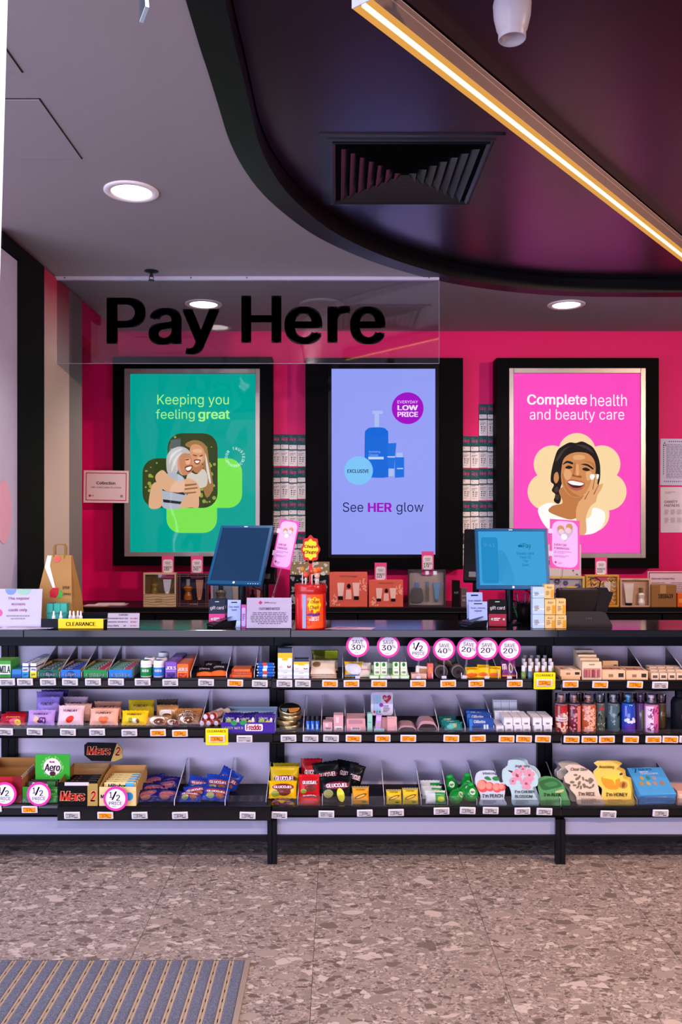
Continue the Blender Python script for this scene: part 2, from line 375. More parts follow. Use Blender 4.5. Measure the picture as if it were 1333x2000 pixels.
# access hatches in the plaster
for (x0, x1, y0, y1) in ((-1.30*K, -.82*K, 2.283*K, 2.665*K), (-1.30*K, -.815*K, 1.70*K, 2.15*K)):
    t = TH('access_hatch', 'flush plaster access hatch in the ceiling, '+('nearer the downlight' if y0 > 2.2 else 'cut off by the frame above the other'), 'hatch', ((x0+x1)/2, (y0+y1)/2, CZ))
    w_, h_ = (x1-x0)/2, (y1-y0)/2
    O('panel', G().box(-w_+.004, w_-.004, -h_+.004, h_-.004, -.004, 0), M('#948a8d', .75, var=.02), t)
    g = G(); g.box(-w_, w_, -h_, -h_+.004, -.0015, 0); g.box(-w_, w_, h_-.004, h_, -.0015, 0); g.box(-w_, -w_+.004, -h_, h_, -.0015, 0); g.box(w_-.004, w_, -h_, h_, -.0015, 0)
    O('joint_line', g, M('#2b272a', .8), t)
# side wall claddings
def lwall(name, y0, y1, z0, z1, t, mat): return struct(name, G().box(XL, XL+t, y0, y1, z0, z1), mat)
lwall('trim_3', 3.468*K, 3.742*K, .985, CZ-.02, .03, M('#0e0d11', .7))
lwall('trim_4', 3.57, 3.468*K, H+1.085*K, CZ-.02, .03, M('#0e0d11', .7))
t = TH('wall_poster', 'tall pale lavender panel with a faint pink dot, at the left edge', 'poster', (XL, 3.68, .985))
O('panel', G().box(.001, .012, -.11, .093, 0, 1.632), M('#b9b3d2', .4), t)
g = G()
n = 28; g.add([(.0135, -.12+.0+.10*cos(2*pi*i/n) if .0 else -.060+.085*cos(2*pi*i/n), .49+.14*sin(2*pi*i/n)) for i in range(n)], [tuple(range(n))]); 
O('pink_dot', g, M('#d8a3bd', .5), t)
# off-white cladding; the ramp paints pink light spill onto its head
mt = bpy.data.materials.new('cladding_pink_spill'); mt.use_nodes = True; nt = mt.node_tree; b = nt.nodes['Principled BSDF']; b.inputs['Roughness'].default_value = .5
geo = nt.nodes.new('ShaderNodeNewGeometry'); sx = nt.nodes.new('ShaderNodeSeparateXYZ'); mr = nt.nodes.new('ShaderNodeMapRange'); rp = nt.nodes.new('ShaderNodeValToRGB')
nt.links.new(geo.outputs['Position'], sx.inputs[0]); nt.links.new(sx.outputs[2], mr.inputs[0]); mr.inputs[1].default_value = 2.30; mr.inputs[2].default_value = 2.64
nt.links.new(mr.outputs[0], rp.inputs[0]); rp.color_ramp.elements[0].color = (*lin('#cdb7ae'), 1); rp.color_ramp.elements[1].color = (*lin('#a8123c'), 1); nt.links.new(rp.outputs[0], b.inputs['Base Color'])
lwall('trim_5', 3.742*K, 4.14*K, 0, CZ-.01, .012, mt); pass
lwall('trim_6', 4.14*K, 4.354*K, 0, CZ-.01, .010, M('#7d6f70', .5))

# ---- downlights, speaker, sprinkler ----
def downlight(x, y, lab, r=.096, pw=9):
    t = TH('downlight', lab, 'ceiling light', (x, y, CZ), group=None)
    g = G(); prof = [(r, 0), (r, -.004), (r*.96, -.007), (r*.76, -.007), (r*.72, -.001)]
    n = 40; v = []; f = []
    for rr, h in prof: v += [(rr*cos(2*pi*i/n), rr*sin(2*pi*i/n), h) for i in range(n)]
    for j in range(4): f += [(j*n+i, (j+1)*n+i, (j+1)*n+(i+1) % n, j*n+(i+1) % n) for i in range(n)]
    g.add(v, f); O('trim_ring', g, M('#e6dcdc', .4), t, True)
    O('diffuser', G().lathe([(r*.73, -.0015), (r*.73, -.003)], 32), M('#fff2ea', .4, e=6.), t)
    s_ = spot('downlight_lamp', (x, y, CZ-.02), (x, y, 0), 120, (1, .84, .76), pw*9, .07, .8)
    return t
downlight(X(257, 2.93*K), 2.93*K, 'bright round downlight, nearest one in the plaster ceiling', .104, pw=9)
downlight(X(1107, 4.47*K), 4.47*K, 'round downlight above the smiling woman poster', .109, 9)
downlight(X(398, 4.46*K), 4.46*K, 'round downlight seen behind the y of the clear hanging sign', .109, 9)
t = TH('ceiling_speaker', 'flat round unlit ceiling speaker behind the hanging sign', 'speaker', (X(629, 4.46*K), 4.46*K, CZ))
O('rim', G().lathe([(.13, 0), (.13, -.004), (.124, -.008), (.12, -.008)], 40), M('#a79a9e', .6), t)
O('grille', G().lathe([(.12, -.008), (.119, -.0095), (.001, -.010)], 40), M('#a79a9e', .8, bump=.4), t)
t = TH('sprinkler', 'small black fire sprinkler on the ceiling above the hanging sign', 'sprinkler', (X(296, 3.87*K), 3.87*K, CZ))
O('escutcheon', G().lathe([(.036, 0), (.036, -.003), (.022, -.008), (.010, -.010)], 24), M('#1c1a1d', .4), t)
g = G(); g.lathe([(.008, -.008), (.007, -.022), (.010, -.024), (.010, -.028)], 12); g.tube([(-.008, 0, -.026), (-.012, 0, -.036), (0, 0, -.046)], .0022, 6); g.tube([(.008, 0, -.026), (.012, 0, -.036), (0, 0, -.046)], .0022, 6); g.lathe([(.016, -.046), (.016, -.048)], 16)
O('head', g, M('#1c1a1d', .4), t)
# lit white blade sign at the left edge, hung from the ceiling
t = TH('hanging_sign', 'glowing white hanging sign cut off by the upper left edge', 'sign', (X(0, 1.5), 1.5, Z(350, 1.5)), (0, R(1.6), 0))
O('light_panel', G().prism(rrect(-.5, 0, -.25, .45, .01), -.012, .012), M('#f4f2ff', .4, e=1.4), t)
g = G(); g.box(-.44, -.43, -.004, .004, .45, .54); g.box(-.07, -.06, -.004, .004, .45, .54); O('hanger_rod', g, M('#9a9aa0', .3, 1.), t)
t = TH('clear_panel', 'corner of a clear acrylic panel hanging at the top edge', 'panel', W(284, 22, 1.6), (0, R(-9), R(-62)))
O('sheet', G().box(-.03, .012, -.003, .003, 0, .27), clear('edge_acrylic', (.75, .85, .88), gl=1.), t)
g = G(); g.box(-.03, .0135, -.0035, .0035, -.002, .001); g.box(.012, .0145, -.0035, .0035, -.002, .27); O('polished_edge', g, M('#a8bcc4', .15), t)
# ---- air vent in the dark ceiling ----
t = TH('air_vent', 'square black louvred air diffuser in the dark ceiling', 'air vent', (.237*K, 2.916*K, CZ+RC))
VM = M('#17151c', .3, spec=.6); A_ = .321
def sqring(g, a, b, z0, z1, z2=None):
    z2 = z1 if z2 is None else z2
    v = []
    for q, z in ((a, z0), (a, z1), (b, z2), (b, z0)): v += [(-q, -q, z), (q, -q, z), (q, q, z), (-q, q, z)]
    f = [(j*4+i, j*4+(i+1) % 4, ((j+1) % 4)*4+(i+1) % 4, ((j+1) % 4)*4+i) for j in range(4) for i in range(4)]
    g.add(v, [q[::-1] for q in f])
g = G(); sqring(g, A_, A_-.045, 0, -.006, -.006); sqring(g, A_-.028, A_-.033, 0, -.012, -.012); sqring(g, A_-.045, A_-.055, 0, -.016, -.010); O('frame', g, VM, t)
O('back_plate', G().box(-A_+.05, A_-.05, -A_+.05, A_-.05, -.0025, 0), M('#020203', .9), t)
for k in range(7):
    a = .245-k*.034
    for s_ in range(4):
        g = G(); b_ = a-.024
        v = [(-a, -a, -.020), (a, -a, -.020), (b_, -b_, -.004), (-b_, -b_, -.004)]
        v += [(p[0]*.992, p[1]+.0018, p[2]+.001) for p in v]
        g.add(v, [(0, 3, 2, 1), (4, 5, 6, 7), (0, 1, 5, 4), (1, 2, 6, 5), (2, 3, 7, 6), (3, 0, 4, 7)]); g.xf(Matrix.Rotation(s_*pi/2, 4, 'Z'))
        O('louvre', g, VM, t)
# ---- linear light ----
A = Vector((.054*K, 1.868*K, CZ+RC-.062)); dr = Vector((1.525, 1.858, 0)).normalized(); ang = math.atan2(dr.y, dr.x)
t = TH('linear_light', 'long slim batten with a warm glowing strip across the dark ceiling', 'ceiling light', A, (0, 0, ang))
LM = M('#806a62', .45); ln = 3.75
def chan(x0, x1):
    g = G(); prof = [(-.030, .0), (-.030, .058), (.030, .058), (.030, .0), (.013, .0), (.009, .010), (-.009, .010), (-.013, .0)]
    n = len(prof); v = [(x0, y, z) for y, z in prof]+[(x1, y, z) for y, z in prof]
    return g.add(v, [(i, (i+1) % n, n+(i+1) % n, n+i) for i in range(n)]+[tuple(range(n))[::-1], tuple(range(n, 2*n))])
jn = 1.48
O('housing', chan(.003, jn-.0012), LM, t); O('housing', chan(jn+.0012, ln), LM, t)
O('end_cap', G().box(0, .003, -.031, .031, -.001, .059), M('#c9d2d8', .4), t)
WARM = M('#ffcf90', .5, e=5.0)
for a0, a1 in ((.012, jn-.002), (jn+.002, ln-.01)):
    O('light_strip', G().box(a0, a1, -.0088, .0088, -.0002, .0095), WARM, t)
g = G()
for a0, a1 in ((.004, jn-.0015), (jn+.0015, ln-.01)): g.box(a0, a1, -.030, -.0095, -.0012, 0); g.box(a0, a1, .0095, .030, -.0012, 0)
O('lit_flange', g, M('#f5b055', .5, e=.75), t)  # warm strip light falling on the flanges, put in as emission
g = G()
g.box(.003, ln, -.0315, -.030, .036, .038); g.box(.003, ln, -.0315, -.030, .054, .056)
O('seam_rib', g, M('#c7aaa0', .4), t)
# ---- white spotlight head ----
t = TH('spotlight', 'white bell shaped spotlight hanging from the dark ceiling', 'spotlight', (X(1001, 2.0), 2.0, CZ+RC))
z0 = Z(78, 2.0)-CZ-RC
O('shade', G().lathe([(.030, z0+.002), (.031, z0), (.033, z0+.002), (.033, z0+.018), (.037, z0+.026), (.044, z0+.055), (.046, z0+.085), (.040, z0+.11), (.020, z0+.122), (.001, z0+.123)], 36), M('#a6a0a8', .35), t, True)
O('stem', G().lathe([(.009, z0+.12), (.009, 0)], 12), WHITE, t)
O('ceiling_rose', G().lathe([(.03, -.012), (.032, 0)], 24), WHITE, t)
# ---- Pay Here sign ----
D = 3.96*K
t = TH('hanging_sign', 'clear acrylic sign with black Pay Here letters under a white ceiling rail', 'sign', (X(482.5, D), D, CZ))
x0 = XL+.004-X(482.5, D); x1 = X(858, D)-X(482.5, D); zb = Z(710, D)-CZ
O('sheet', G().box(x0+.002, x1, -.003, .003, zb, -.012), CLR, t)
g = G(); g.box(x0, x1, -.012, .012, -.019, 0, .001); O('mounting_rail', g, M('#a9a4b8', .35), t)
g = G()
for px in (128, 374, 483, 838): g.lathe([(.004, -.0125), (.004, -.0145)], 10, px and X(px, D)-X(482.5, D), 0, -.009, 'y')
O('rail_screw', g, M('#6e6a76', .3, .8), t)
g = G(); e_ = .0032; g.box(x0+.001, x1+.001, -e_, e_, zb-.001, zb+.0008); g.box(x1, x1+.0012, -e_, e_, zb, -.019); g.box(x0+.001, x0+.003, -e_, e_, zb, -.019)
O('polished_edge', g, M('#9d97a6', .12), t)
for ch, a, b_, c, d_ in (('P', 209, 285, 582, 672), ('a', 291, 355, 602, 674), ('y', 357, 429, 604, 693), ('H', 472, 550, 578, 670), ('e', 556, 630, 599, 673), ('r', 640, 684, 598, 670), ('e', 684, 753, 599, 673)):
    bx = X((a+b_)/2, D)-X(482.5, D)
    g = G(); text(g, ch, X(a, D)-X(482.5, D), X(b_, D)-X(482.5, D), Z(d_, D)-CZ, Z(c, D)-CZ, y=-.0062, bold=.035, res=6, thick=.003)
    O('letter', g, M('#050507', .3), t)

# =============== WALL LIGHT BOXES ===============
DF = 5.41
def E(h, e=1.): return M(h, .5, e=e)
def framebox(t, cx, x0, x1, z0, z1, ix0, ix1, iz0, iz1, dep=.12):
    g = G(); o = (lambda a: a-cx)
    g.box(o(x0), o(ix0), 0, dep, z0, z1, .002); g.box(o(ix1), o(x1), 0, dep, z0, z1, .002); g.box(o(ix0), o(ix1), 0, dep, iz1, z1); g.box(o(ix0), o(ix1), 0, dep, z0, iz0)
    g.box(o(ix0), o(ix1), .03, dep, iz0, iz1)
    O('surround', g, M('#020203', .6, spec=.05), t)
def pxr(a, b_, c, d_, dd=DF): return X(a, dd), X(b_, dd), Z(d_, dd), Z(c, dd)
def lightbox(lab, outer, silver, img, col):
    x0, x1, z0, z1 = pxr(*outer); s0, s1, q0, q1 = pxr(*silver); i0, i1, j0, j1 = pxr(*img)
    x0 = max(x0, XL+.002); cx = (x0+x1)/2
    t = TH('light_box', lab, 'light box', (cx, DF, 0))
    framebox(t, cx, x0, x1, z0, z1, s0, s1, q0, q1)
    g = G(); o = lambda a: a-cx
    g.box(o(s0), o(i0), -.004, .03, q0, q1, .002); g.box(o(i1), o(s1), -.004, .03, q0, q1, .002); g.box(o(i0), o(i1), -.004, .03, j1, q1, .002); g.box(o(i0), o(i1), -.004, .03, q0, j0, .002)
    O('snap_frame', g, M('#9b9490', .32, .6), t)
    O('back_lit_print', G().box(o(i0), o(i1), .008, .029, j0, j1), col, t)
    O('cover_film', G().box(o(i0), o(i1), .0005, .0012, j0, j1), clear('wavy_film', (1, 1, 1), .35, .22, 4.0), t)
    return t, cx
def PP(cx, dd=DF):     # pixel on a print -> local x,z
    return lambda px, py: (X(px, dd)-cx, Z(py, dd))
YP = .0078
def art(t, P, name, polys, mat, k, sm_=True):
    g = G()
    for p in polys:
        q = [P(a, b_) for a, b_ in p]; g.flat(smooth_poly(q) if sm_ else q, YP-.0003*k)
    return O(name, g, mat, t)
def ptext(t, P, items, mat, k=1, name='lettering', res=4):
    g = G()
    for s_, a, b_, c, d_, *kw in items:
        x0, z1 = P(a, c); x1, z0 = P(b_, d_); text(g, s_, x0, x1, z0, z1, y=YP-.0003*k, res=res, **(kw[0] if kw else {}))
    return O(name, g, mat, t)
def rr(P, a, b_, c, d_, r):
    x0, z1 = P(a, c); x1, z0 = P(b_, d_); return rrect(x0, x1, z0, z1, r*DF/F)
# -- green
t, cx = lightbox('teal light box poster reading Keeping you feeling great', (218, 532, 697, 1105), (243, 508, 720, 1087), (254, 499, 730, 1078), E('#00a597', .95)); P = PP(cx)
LG = E('#a4f58a', 1.)
ptext(t, P, [('Keeping you', 307, 447, 770, 795), ('feeling', 304, 380, 799, 823), ('great', 387, 449, 801, 823, dict(bold=.03))], LG)
g = G()
for q in ((325, 424, 895, 1041, 27), (380, 473, 895, 992, 27)): g.flat(rr(P, *q), YP-.0003)
O('green_cross', g, E('#7de650', 1.), t)
PH = E('#3d4a22', .8)
g = G(); g.flat(rr(P, 327, 425, 846, 992, 28), YP-.0006); g.flat(rr(P, 278, 420, 895, 992, 28), YP-.00061); ph = O('photo_background', g, PH, t)
rd = random.Random(3); g = G()
for i in range(70):
    a, b_ = rd.choice([(rd.uniform(330, 420), rd.uniform(852, 905)), (rd.uniform(284, 322), rd.uniform(903, 980)), (rd.uniform(392, 420), rd.uniform(900, 985))]); x, z = P(a, b_); g.disc(x, z, rd.uniform(.004, .013), YP-.0008-.000002*i, 12)
O('bokeh_leaves', g, E('#a7b04a', .8), t)
art(t, P, 'girl_hair', [[(362, 870), (375, 860), (392, 862), (404, 874), (408, 900), (414, 930), (416, 955), (404, 972), (396, 950), (398, 920), (390, 885)]], E('#a87c4a', .9), 4)
art(t, P, 'girl_face', [[(372, 872), (386, 868), (398, 878), (400, 896), (392, 908), (380, 912), (371, 900)]], E('#d89a70', 1.), 5)
art(t, P, 'girl_neck', [[(377, 905), (393, 904), (396, 918), (388, 924), (378, 920)]], E('#b9794f', 1.), 5)
art(t, P, 'girl_shirt', [[(370, 922), (384, 926), (397, 916), (405, 930), (402, 950), (378, 952), (364, 938)]], E('#d9d0c4', .95), 6)
art(t, P, 'woman_hair', [[(325, 914), (326, 890), (338, 876), (354, 872), (367, 878), (371, 886), (362, 886), (353, 893), (349, 906), (346, 922), (338, 932), (329, 926)]], E('#c3c2c0', .95), 6)
art(t, P, 'hair_strands', [[(330, 908), (333, 890), (346, 879), (358, 876), (346, 883), (336, 894)], [(334, 922), (338, 902), (348, 888), (356, 883), (346, 895), (341, 910)], [(401, 885), (406, 905), (412, 940), (409, 942), (403, 915)]], E('#e6e2dc', .9), 8)
art(t, P, 'woman_face', [[(350, 892), (360, 885), (370, 888), (375, 898), (374, 911), (377, 917), (368, 926), (356, 928), (348, 918), (346, 904)]], E('#c98a62', 1.), 7)
art(t, P, 'faces_light', [[(362, 896), (371, 896), (371, 905), (364, 907)], [(377, 878), (392, 877), (394, 884), (379, 884)], [(386, 893), (395, 892), (393, 902), (386, 902)]], E('#e8b48c', 1.), 9)
art(t, P, 'smiles', [[(363, 914), (374, 911), (372, 917), (366, 919)], [(381, 900), (390, 900), (387, 904), (383, 904)]], E('#fff6ee', 1.), 12)
art(t, P, 'woman_top', [[(316, 930), (340, 924), (360, 935), (365, 960), (358, 991), (318, 991), (310, 955)]], E('#b9c0cc', .9), 7)
art(t, P, 'top_stripe', [[(318, 948), (362, 960), (361, 967), (317, 958)], [(318, 975), (356, 980), (356, 985), (319, 981)]], E('#2c2b33', .8), 8, False)
art(t, P, 'arms', [[(304, 928), (318, 918), (332, 932), (352, 940), (368, 934), (386, 944), (392, 966), (380, 972), (362, 962), (344, 962), (322, 958), (306, 942)], [(296, 950), (308, 942), (316, 962), (314, 990), (291, 990)], [(372, 960), (386, 958), (388, 990), (374, 991), (350, 990)]], E('#dfae88', 1.), 9)
art(t, P, 'fingers', [[(360, 946), (384, 944), (384, 947), (362, 950)], [(360, 954), (386, 951), (386, 954), (361, 957)], [(358, 962), (384, 960), (382, 963), (360, 965)]], E('#a8714e', .8), 10, False)
art(t, P, 'eyes_and_mouths', [[(362, 897), (369, 896), (369, 898), (363, 899)], [(361, 912), (375, 909), (374, 919), (366, 922)], [(377, 888), (384, 889), (384, 891), (378, 890)], [(390, 890), (396, 888), (396, 890), (391, 892)], [(379, 898), (392, 898), (388, 906), (382, 906)]], E('#8a3c30', .9), 11)
g = G(); cxr, czr = 459, 893
for i, ch in enumerate('YOUR TRUSTED'):
    if ch == ' ': continue
    a = R(200-i*20); px, py = cxr+17*cos(a), czr-17*sin(a); x, z = P(px, py); text(g, ch, x-.0065, x+.0065, z-.009, z+.009, y=YP-.0036, bold=.02, rot=a-pi/2)
for i, ch in enumerate('PHARMACY'):
    a = R(215+i*16.5); px, py = cxr+17*cos(a), czr-17*sin(a); x, z = P(px, py); text(g, ch, x-.0065, x+.0065, z-.009, z+.009, y=YP-.0036, bold=.02, rot=a+pi/2)
O('round_lettering', g, E('#cfeee6', 1.), t)
# -- pink
t, cx = lightbox('pink light box poster of a smiling woman reading Complete health and beauty care', (970, 1288, 699, 1110), (995, 1262, 719, 1090), (1004, 1252, 729, 1080), E('#fb4dc0', .98)); P = PP(cx)
ptext(t, P, [('Complete', 1031, 1148, 770, 795, dict(bold=.03)), ('health', 1155, 1226, 770, 793), ('and beauty care', 1036, 1221, 799, 825)], E('#fff2fb', 1.))
g = G(); x, z = P(1128.5, 946)
for i in range(7):
    a = R(90+i*360/7); g.disc(x+.190*K*cos(a), z+.196*K*sin(a), .112*K, YP-.0003-.000004*i, 40)
g.disc(x, z, .185, YP-.00034, 40)
O('flower_shape', g, E('#f8d9a6', 1.), t)
art(t, P, 'white_top', [[(1052, 1000), (1064, 985), (1085, 984), (1100, 1010), (1150, 1012), (1160, 992), (1182, 1000), (1180, 1024), (1160, 1042), (1120, 1044), (1075, 1036)]], E('#fdfbf8', 1.), 2)
HAIR = E('#1f1613', .9); SK = E('#cf8a52', 1.); SK2 = E('#e3a873', 1.)
art(t, P, 'hair', [[(1078, 922), (1083, 900), (1090, 880), (1100, 871), (1114, 864), (1126, 865), (1138, 862), (1150, 867), (1160, 874), (1168, 888), (1173, 905), (1174, 925), (1172, 942), (1166, 950), (1150, 930), (1110, 900), (1100, 940), (1095, 958), (1097, 975), (1092, 984), (1083, 978), (1086, 966), (1079, 958), (1083, 947), (1077, 940)]], HAIR, 3)
art(t, P, 'hair_curls', [[(1086, 900), (1098, 880), (1116, 870), (1104, 880), (1092, 898)], [(1126, 868), (1148, 871), (1162, 886), (1146, 876)], [(1084, 955), (1090, 950), (1092, 958), (1087, 962)], [(1085, 968), (1092, 966), (1094, 974), (1088, 976)]], E('#4a3a34', .8), 4)
art(t, P, 'neck', [[(1093, 958), (1100, 982), (1080, 988), (1074, 1000), (1110, 1014), (1126, 1012), (1140, 1004), (1130, 985), (1142, 965), (1110, 950)]], E('#c07a45', 1.), 4)
art(t, P, 'face', [[(1099, 908), (1104, 894), (1118, 885), (1134, 883), (1150, 886), (1161, 897), (1165, 915), (1161, 938), (1151, 957), (1135, 971), (1117, 970), (1103, 956), (1097, 934)]], SK, 5)
art(t, P, 'face_shade', [[(1099, 925), (1103, 950), (1117, 968), (1134, 970), (1120, 962), (1108, 948), (1103, 930)], [(1122, 905), (1126, 906), (1124, 924), (1120, 928)], [(1144, 900), (1160, 904), (1163, 915), (1156, 906)]], E('#b8753f', 1.), 6)
art(t, P, 'cheek_light', [[(1104, 918), (1112, 916), (1118, 926), (1112, 938), (1103, 932)], [(1146, 922), (1156, 922), (1158, 934), (1148, 938)], [(1122, 890), (1140, 889), (1143, 896), (1124, 898)], [(1127, 908), (1131, 908), (1132, 926), (1127, 927)]], SK2, 6)
art(t, P, 'ear', [[(1084, 926), (1090, 922), (1093, 934), (1088, 944), (1083, 938)]], SK, 6)
art(t, P, 'brows', [[(1100, 908), (1108, 900), (1120, 903), (1119, 907), (1109, 904)], [(1136, 907), (1148, 906), (1160, 914), (1159, 917), (1148, 910)]], HAIR, 7)
art(t, P, 'eyes', [[(1105, 913), (1112, 909), (1120, 913), (1112, 916)], [(1138, 916), (1146, 913), (1154, 918), (1146, 920)]], E('#2a1a14', .8), 7)
art(t, P, 'nose', [[(1120, 926), (1127, 929), (1136, 929), (1137, 933), (1128, 932), (1119, 930)]], E('#9c5c34', .9), 7)
art(t, P, 'lips', [[(1108, 941), (1116, 936), (1130, 938), (1142, 942), (1143, 949), (1134, 957), (1120, 957), (1111, 950)]], E('#b9604e', 1.), 8)
art(t, P, 'open_mouth', [[(1110, 942), (1118, 939), (1130, 941), (1141, 944), (1138, 950), (1130, 953), (1120, 952), (1113, 947)]], E('#5a1f1e', .8), 9)
art(t, P, 'teeth', [[(1110, 941), (1118, 939), (1130, 941), (1141, 944), (1137, 948), (1128, 948), (1117, 946)]], E('#fdf8f2', 1.), 10)
art(t, P, 'hand', [[(1126, 1004), (1130, 985), (1142, 968), (1152, 950), (1158, 932), (1163, 926), (1170, 928), (1168, 945), (1174, 946), (1179, 944), (1176, 955), (1168, 968), (1165, 980), (1154, 990), (1146, 1010), (1146, 1040), (1132, 1042)]], SK2, 11)
art(t, P, 'finger_gaps', [[(1163, 930), (1164, 931), (1160, 956), (1158, 956)], [(1170, 946), (1171, 947), (1162, 966), (1160, 965)], [(1152, 958), (1153, 959), (1144, 976), (1142, 975)]], E('#a8663c', .9), 12, False)
art(t, P, 'cream_dab', [[(1154, 928), (1160, 926), (1163, 931), (1158, 937), (1154, 934)], [(1168, 926), (1171, 928), (1169, 936), (1166, 932)]], E('#ffffff', 1.), 13)
# -- screen
x0, x1, z0, z1 = pxr(597, 905, 699, 1112); s0, s1, q0, q1 = pxr(648, 851, 720, 1083); cx = (x0+x1)/2
t = TH('display_screen', 'portrait wall screen showing See HER glow over lavender', 'screen', (cx, DF, 0))
framebox(t, cx, x0, x1, z0, z1, X(641, DF), X(858, DF), Z(1090, DF), Z(713, DF))
g = G(); a0, a1, b0, b1 = pxr(641, 858, 713, 1090); g.box(a0-cx, s0-cx, -.004, .03, b0, b1, .001); g.box(s1-cx, a1-cx, -.004, .03, b0, b1, .001); g.box(s0-cx, s1-cx, -.004, .03, q1, b1); g.box(s0-cx, s1-cx, -.004, .03, b0, q0)
O('bezel', g, M('#08080c', .3), t)
O('lit_panel', G().box(s0-cx, s1-cx, .008, .029, q0, q1), E('#949ff2', 1.0), t); P = PP(cx)
g = G(); x, z = P(797, 797); g.disc(x, z, .0955*K, YP-.0003, 48); O('purple_badge', g, E('#9e12c4', 1.), t)
ptext(t, P, [('EVERYDAY', 777, 817, 782, 787.5), ('LOW', 777, 817, 791, 801, dict(bold=.05)), ('PRICE', 777, 817, 804, 814, dict(bold=.05))], E('#f2d8ff', 1.), 2)
art(t, P, 'bottle_picture', [[(713, 850), (716, 840), (724, 835), (748, 835), (756, 840), (759, 850), (759, 925), (756, 932), (736, 933), (716, 931), (713, 925)]], E('#1668d8', 1.), 2)
g = G()
g.flat([P(*q) for q in ((756, 866), (775, 865), (772, 893), (759, 893))], YP-.0009); g.flat([P(*q) for q in ((758, 894), (772, 894), (771, 915), (758, 915))], YP-.0009); g.flat([P(*q) for q in ((772, 893), (790, 893), (790, 932), (772, 933))], YP-.0012)
O('tube_picture', g, E('#1c6edc', 1.), t)
g = G(); g.rect(*P(732, 0)[:1], P(741, 0)[0], P(0, 834)[1], P(0, 805)[1], YP-.0006); g.rect(P(728, 0)[0], P(748, 0)[0], P(0, 808)[1], P(0, 802)[1], YP-.0006); g.rect(P(760, 0)[0], P(770, 0)[0], P(0, 930)[1], P(0, 915)[1], YP-.0006); g.rect(P(775, 0)[0], P(787, 0)[0], P(0, 893)[1], P(0, 884)[1], YP-.0006)
O('pump_picture', g, E('#a9bdf0', 1.), t)
ptext(t, P, [('Hydrating', 721, 743, 880, 885), ('Cleanser', 721, 740, 886, 891)], E('#8fc0ff', 1.), 4, res=2)
g = G(); x0_, z1_ = P(720, 892); x1_, z0_ = P(750, 897); g.rect(x0_, x1_, z0_, z1_, YP-.0015); x0_, z1_ = P(757, 891); x1_, z0_ = P(772, 893); g.rect(x0_, x1_, z0_, z1_, YP-.0015); x0_, z1_ = P(776, 914); x1_, z0_ = P(788, 916); g.rect(x0_, x1_, z0_, z1_, YP-.0015)
O('label_bar', g, E('#b9d4fb', 1.), t)
g = G(); x, z = P(701, 919); g.disc(x, z, .086*K, YP-.0018, 48); O('blue_badge', g, E('#7cc4f6', 1.), t)
ptext(t, P, [('EXCLUSIVE', 679, 721, 916.5, 923.5, dict(bold=.03))], E('#101a4c', 1.), 8)
ptext(t, P, [('See', 670, 710, 981, 1000), ('glow', 775, 828, 981, 1005)], E('#14205e', 1.), 3)
ptext(t, P, [('HER', 719, 766, 982, 1000, dict(bold=.05))], E('#a010c0', 1.), 3)
O('cover_glass', G().box(s0-cx, s1-cx, .0005, .001, q0, q1), clear('screen_glass', (1, 1, 1), .1, .15, 2.), t)

# =============== WALL NOTICES ===============
DW = 5.544
TEAL = M('#0d4a4c', .5); CARDW = M('#e6dcd8', .5); HOT = M('#f0418f', .5); GREYT = M('#8b8486', .6)
def hercard():
    t = TH('raffle_card', '', 'card', (0, 0, 0), group='raffle cards taped to the pink wall')
    w_, h_ = .0275, .2115
    O('card', G().box(-w_, w_, 0, .0012, -h_, 0), TEAL, t)
    g = G(); g.prism(rrect(-w_+.002, w_-.002, -h_*.465, -h_*.33, .004, 3), -.0004, 0); O('name_box', g, CARDW, t)
    g = G(); g.prism(rrect(-w_+.0006, w_-.0006, -h_, -h_*.505, .003, 3), -.0004, 0); O('prize_panel', g, CARDW, t)
    g = G(); text(g, 'HER', -.020, .020, -.042, -.023, y=-.0006, bold=.05); O('lettering', g, HOT, t)
    g = G(); text(g, "It's", -.020, -.006, -.020, -.012, y=-.0006); text(g, 'July', .004, .020, -.055, -.046, y=-.0006, italic=.3); O('script', g, M('#5f9c98', .5), t)
    g = G(); scrib(g, -.020, .020, -.116, -.106, 1, -.0007, 4); scrib(g, -.021, .021, -.142, -.122, 2, -.0007, 5); scrib(g, .000, .021, -.186, -.146, 3, -.0007, 6); scrib(g, -.018, .018, -.196, -.191, 1, -.0007, 8); scrib(g, -.018, -.004, -.085, -.073, 1, -.0007, 9); O('small_print', g, GREYT, t)
    g = G(); g.disc(-.010, -.152, .005, -.0008, 8); g.disc(-.010, -.165, .004, -.0008, 5, 1.4, .5); g.disc(-.010, -.178, .0042, -.0008, 6); O('icons', g, M('#3a3438', .6), t)
    return t
hc = hercard(); first = True
ROWN = ['top', 'second', 'third', 'fourth', 'fifth']
def cards(side, cols, x0, pitch, rows):
    global first
    for r_, (y, cset) in enumerate(rows):
        for c in cset:
            lab = 'teal and white raffle card, %s of %s row, %s of the screen' % (ORD[c], ROWN[r_], side)
            dd = DF-.002 if False else DW
            rx = random.uniform(-.008, .008); L_ = W(x0+pitch*c, y+random.uniform(-1, 1), dd)
            if first: hc.location = L_; hc['label'] = lab; hc.rotation_euler = (0, rx, 0); first = False
            else: dup(hc, lab, L_, (0, rx, 0))
cards('left', 4, 540, 16.35, [(849, range(4)), (913, range(4)), (977, range(4)), (1042, range(4))])
cards('right', 4, 911.5, 16.4, [(790, (2, 3)), (852, range(4)), (916, range(4)), (979, range(4)), (1043, range(4))])
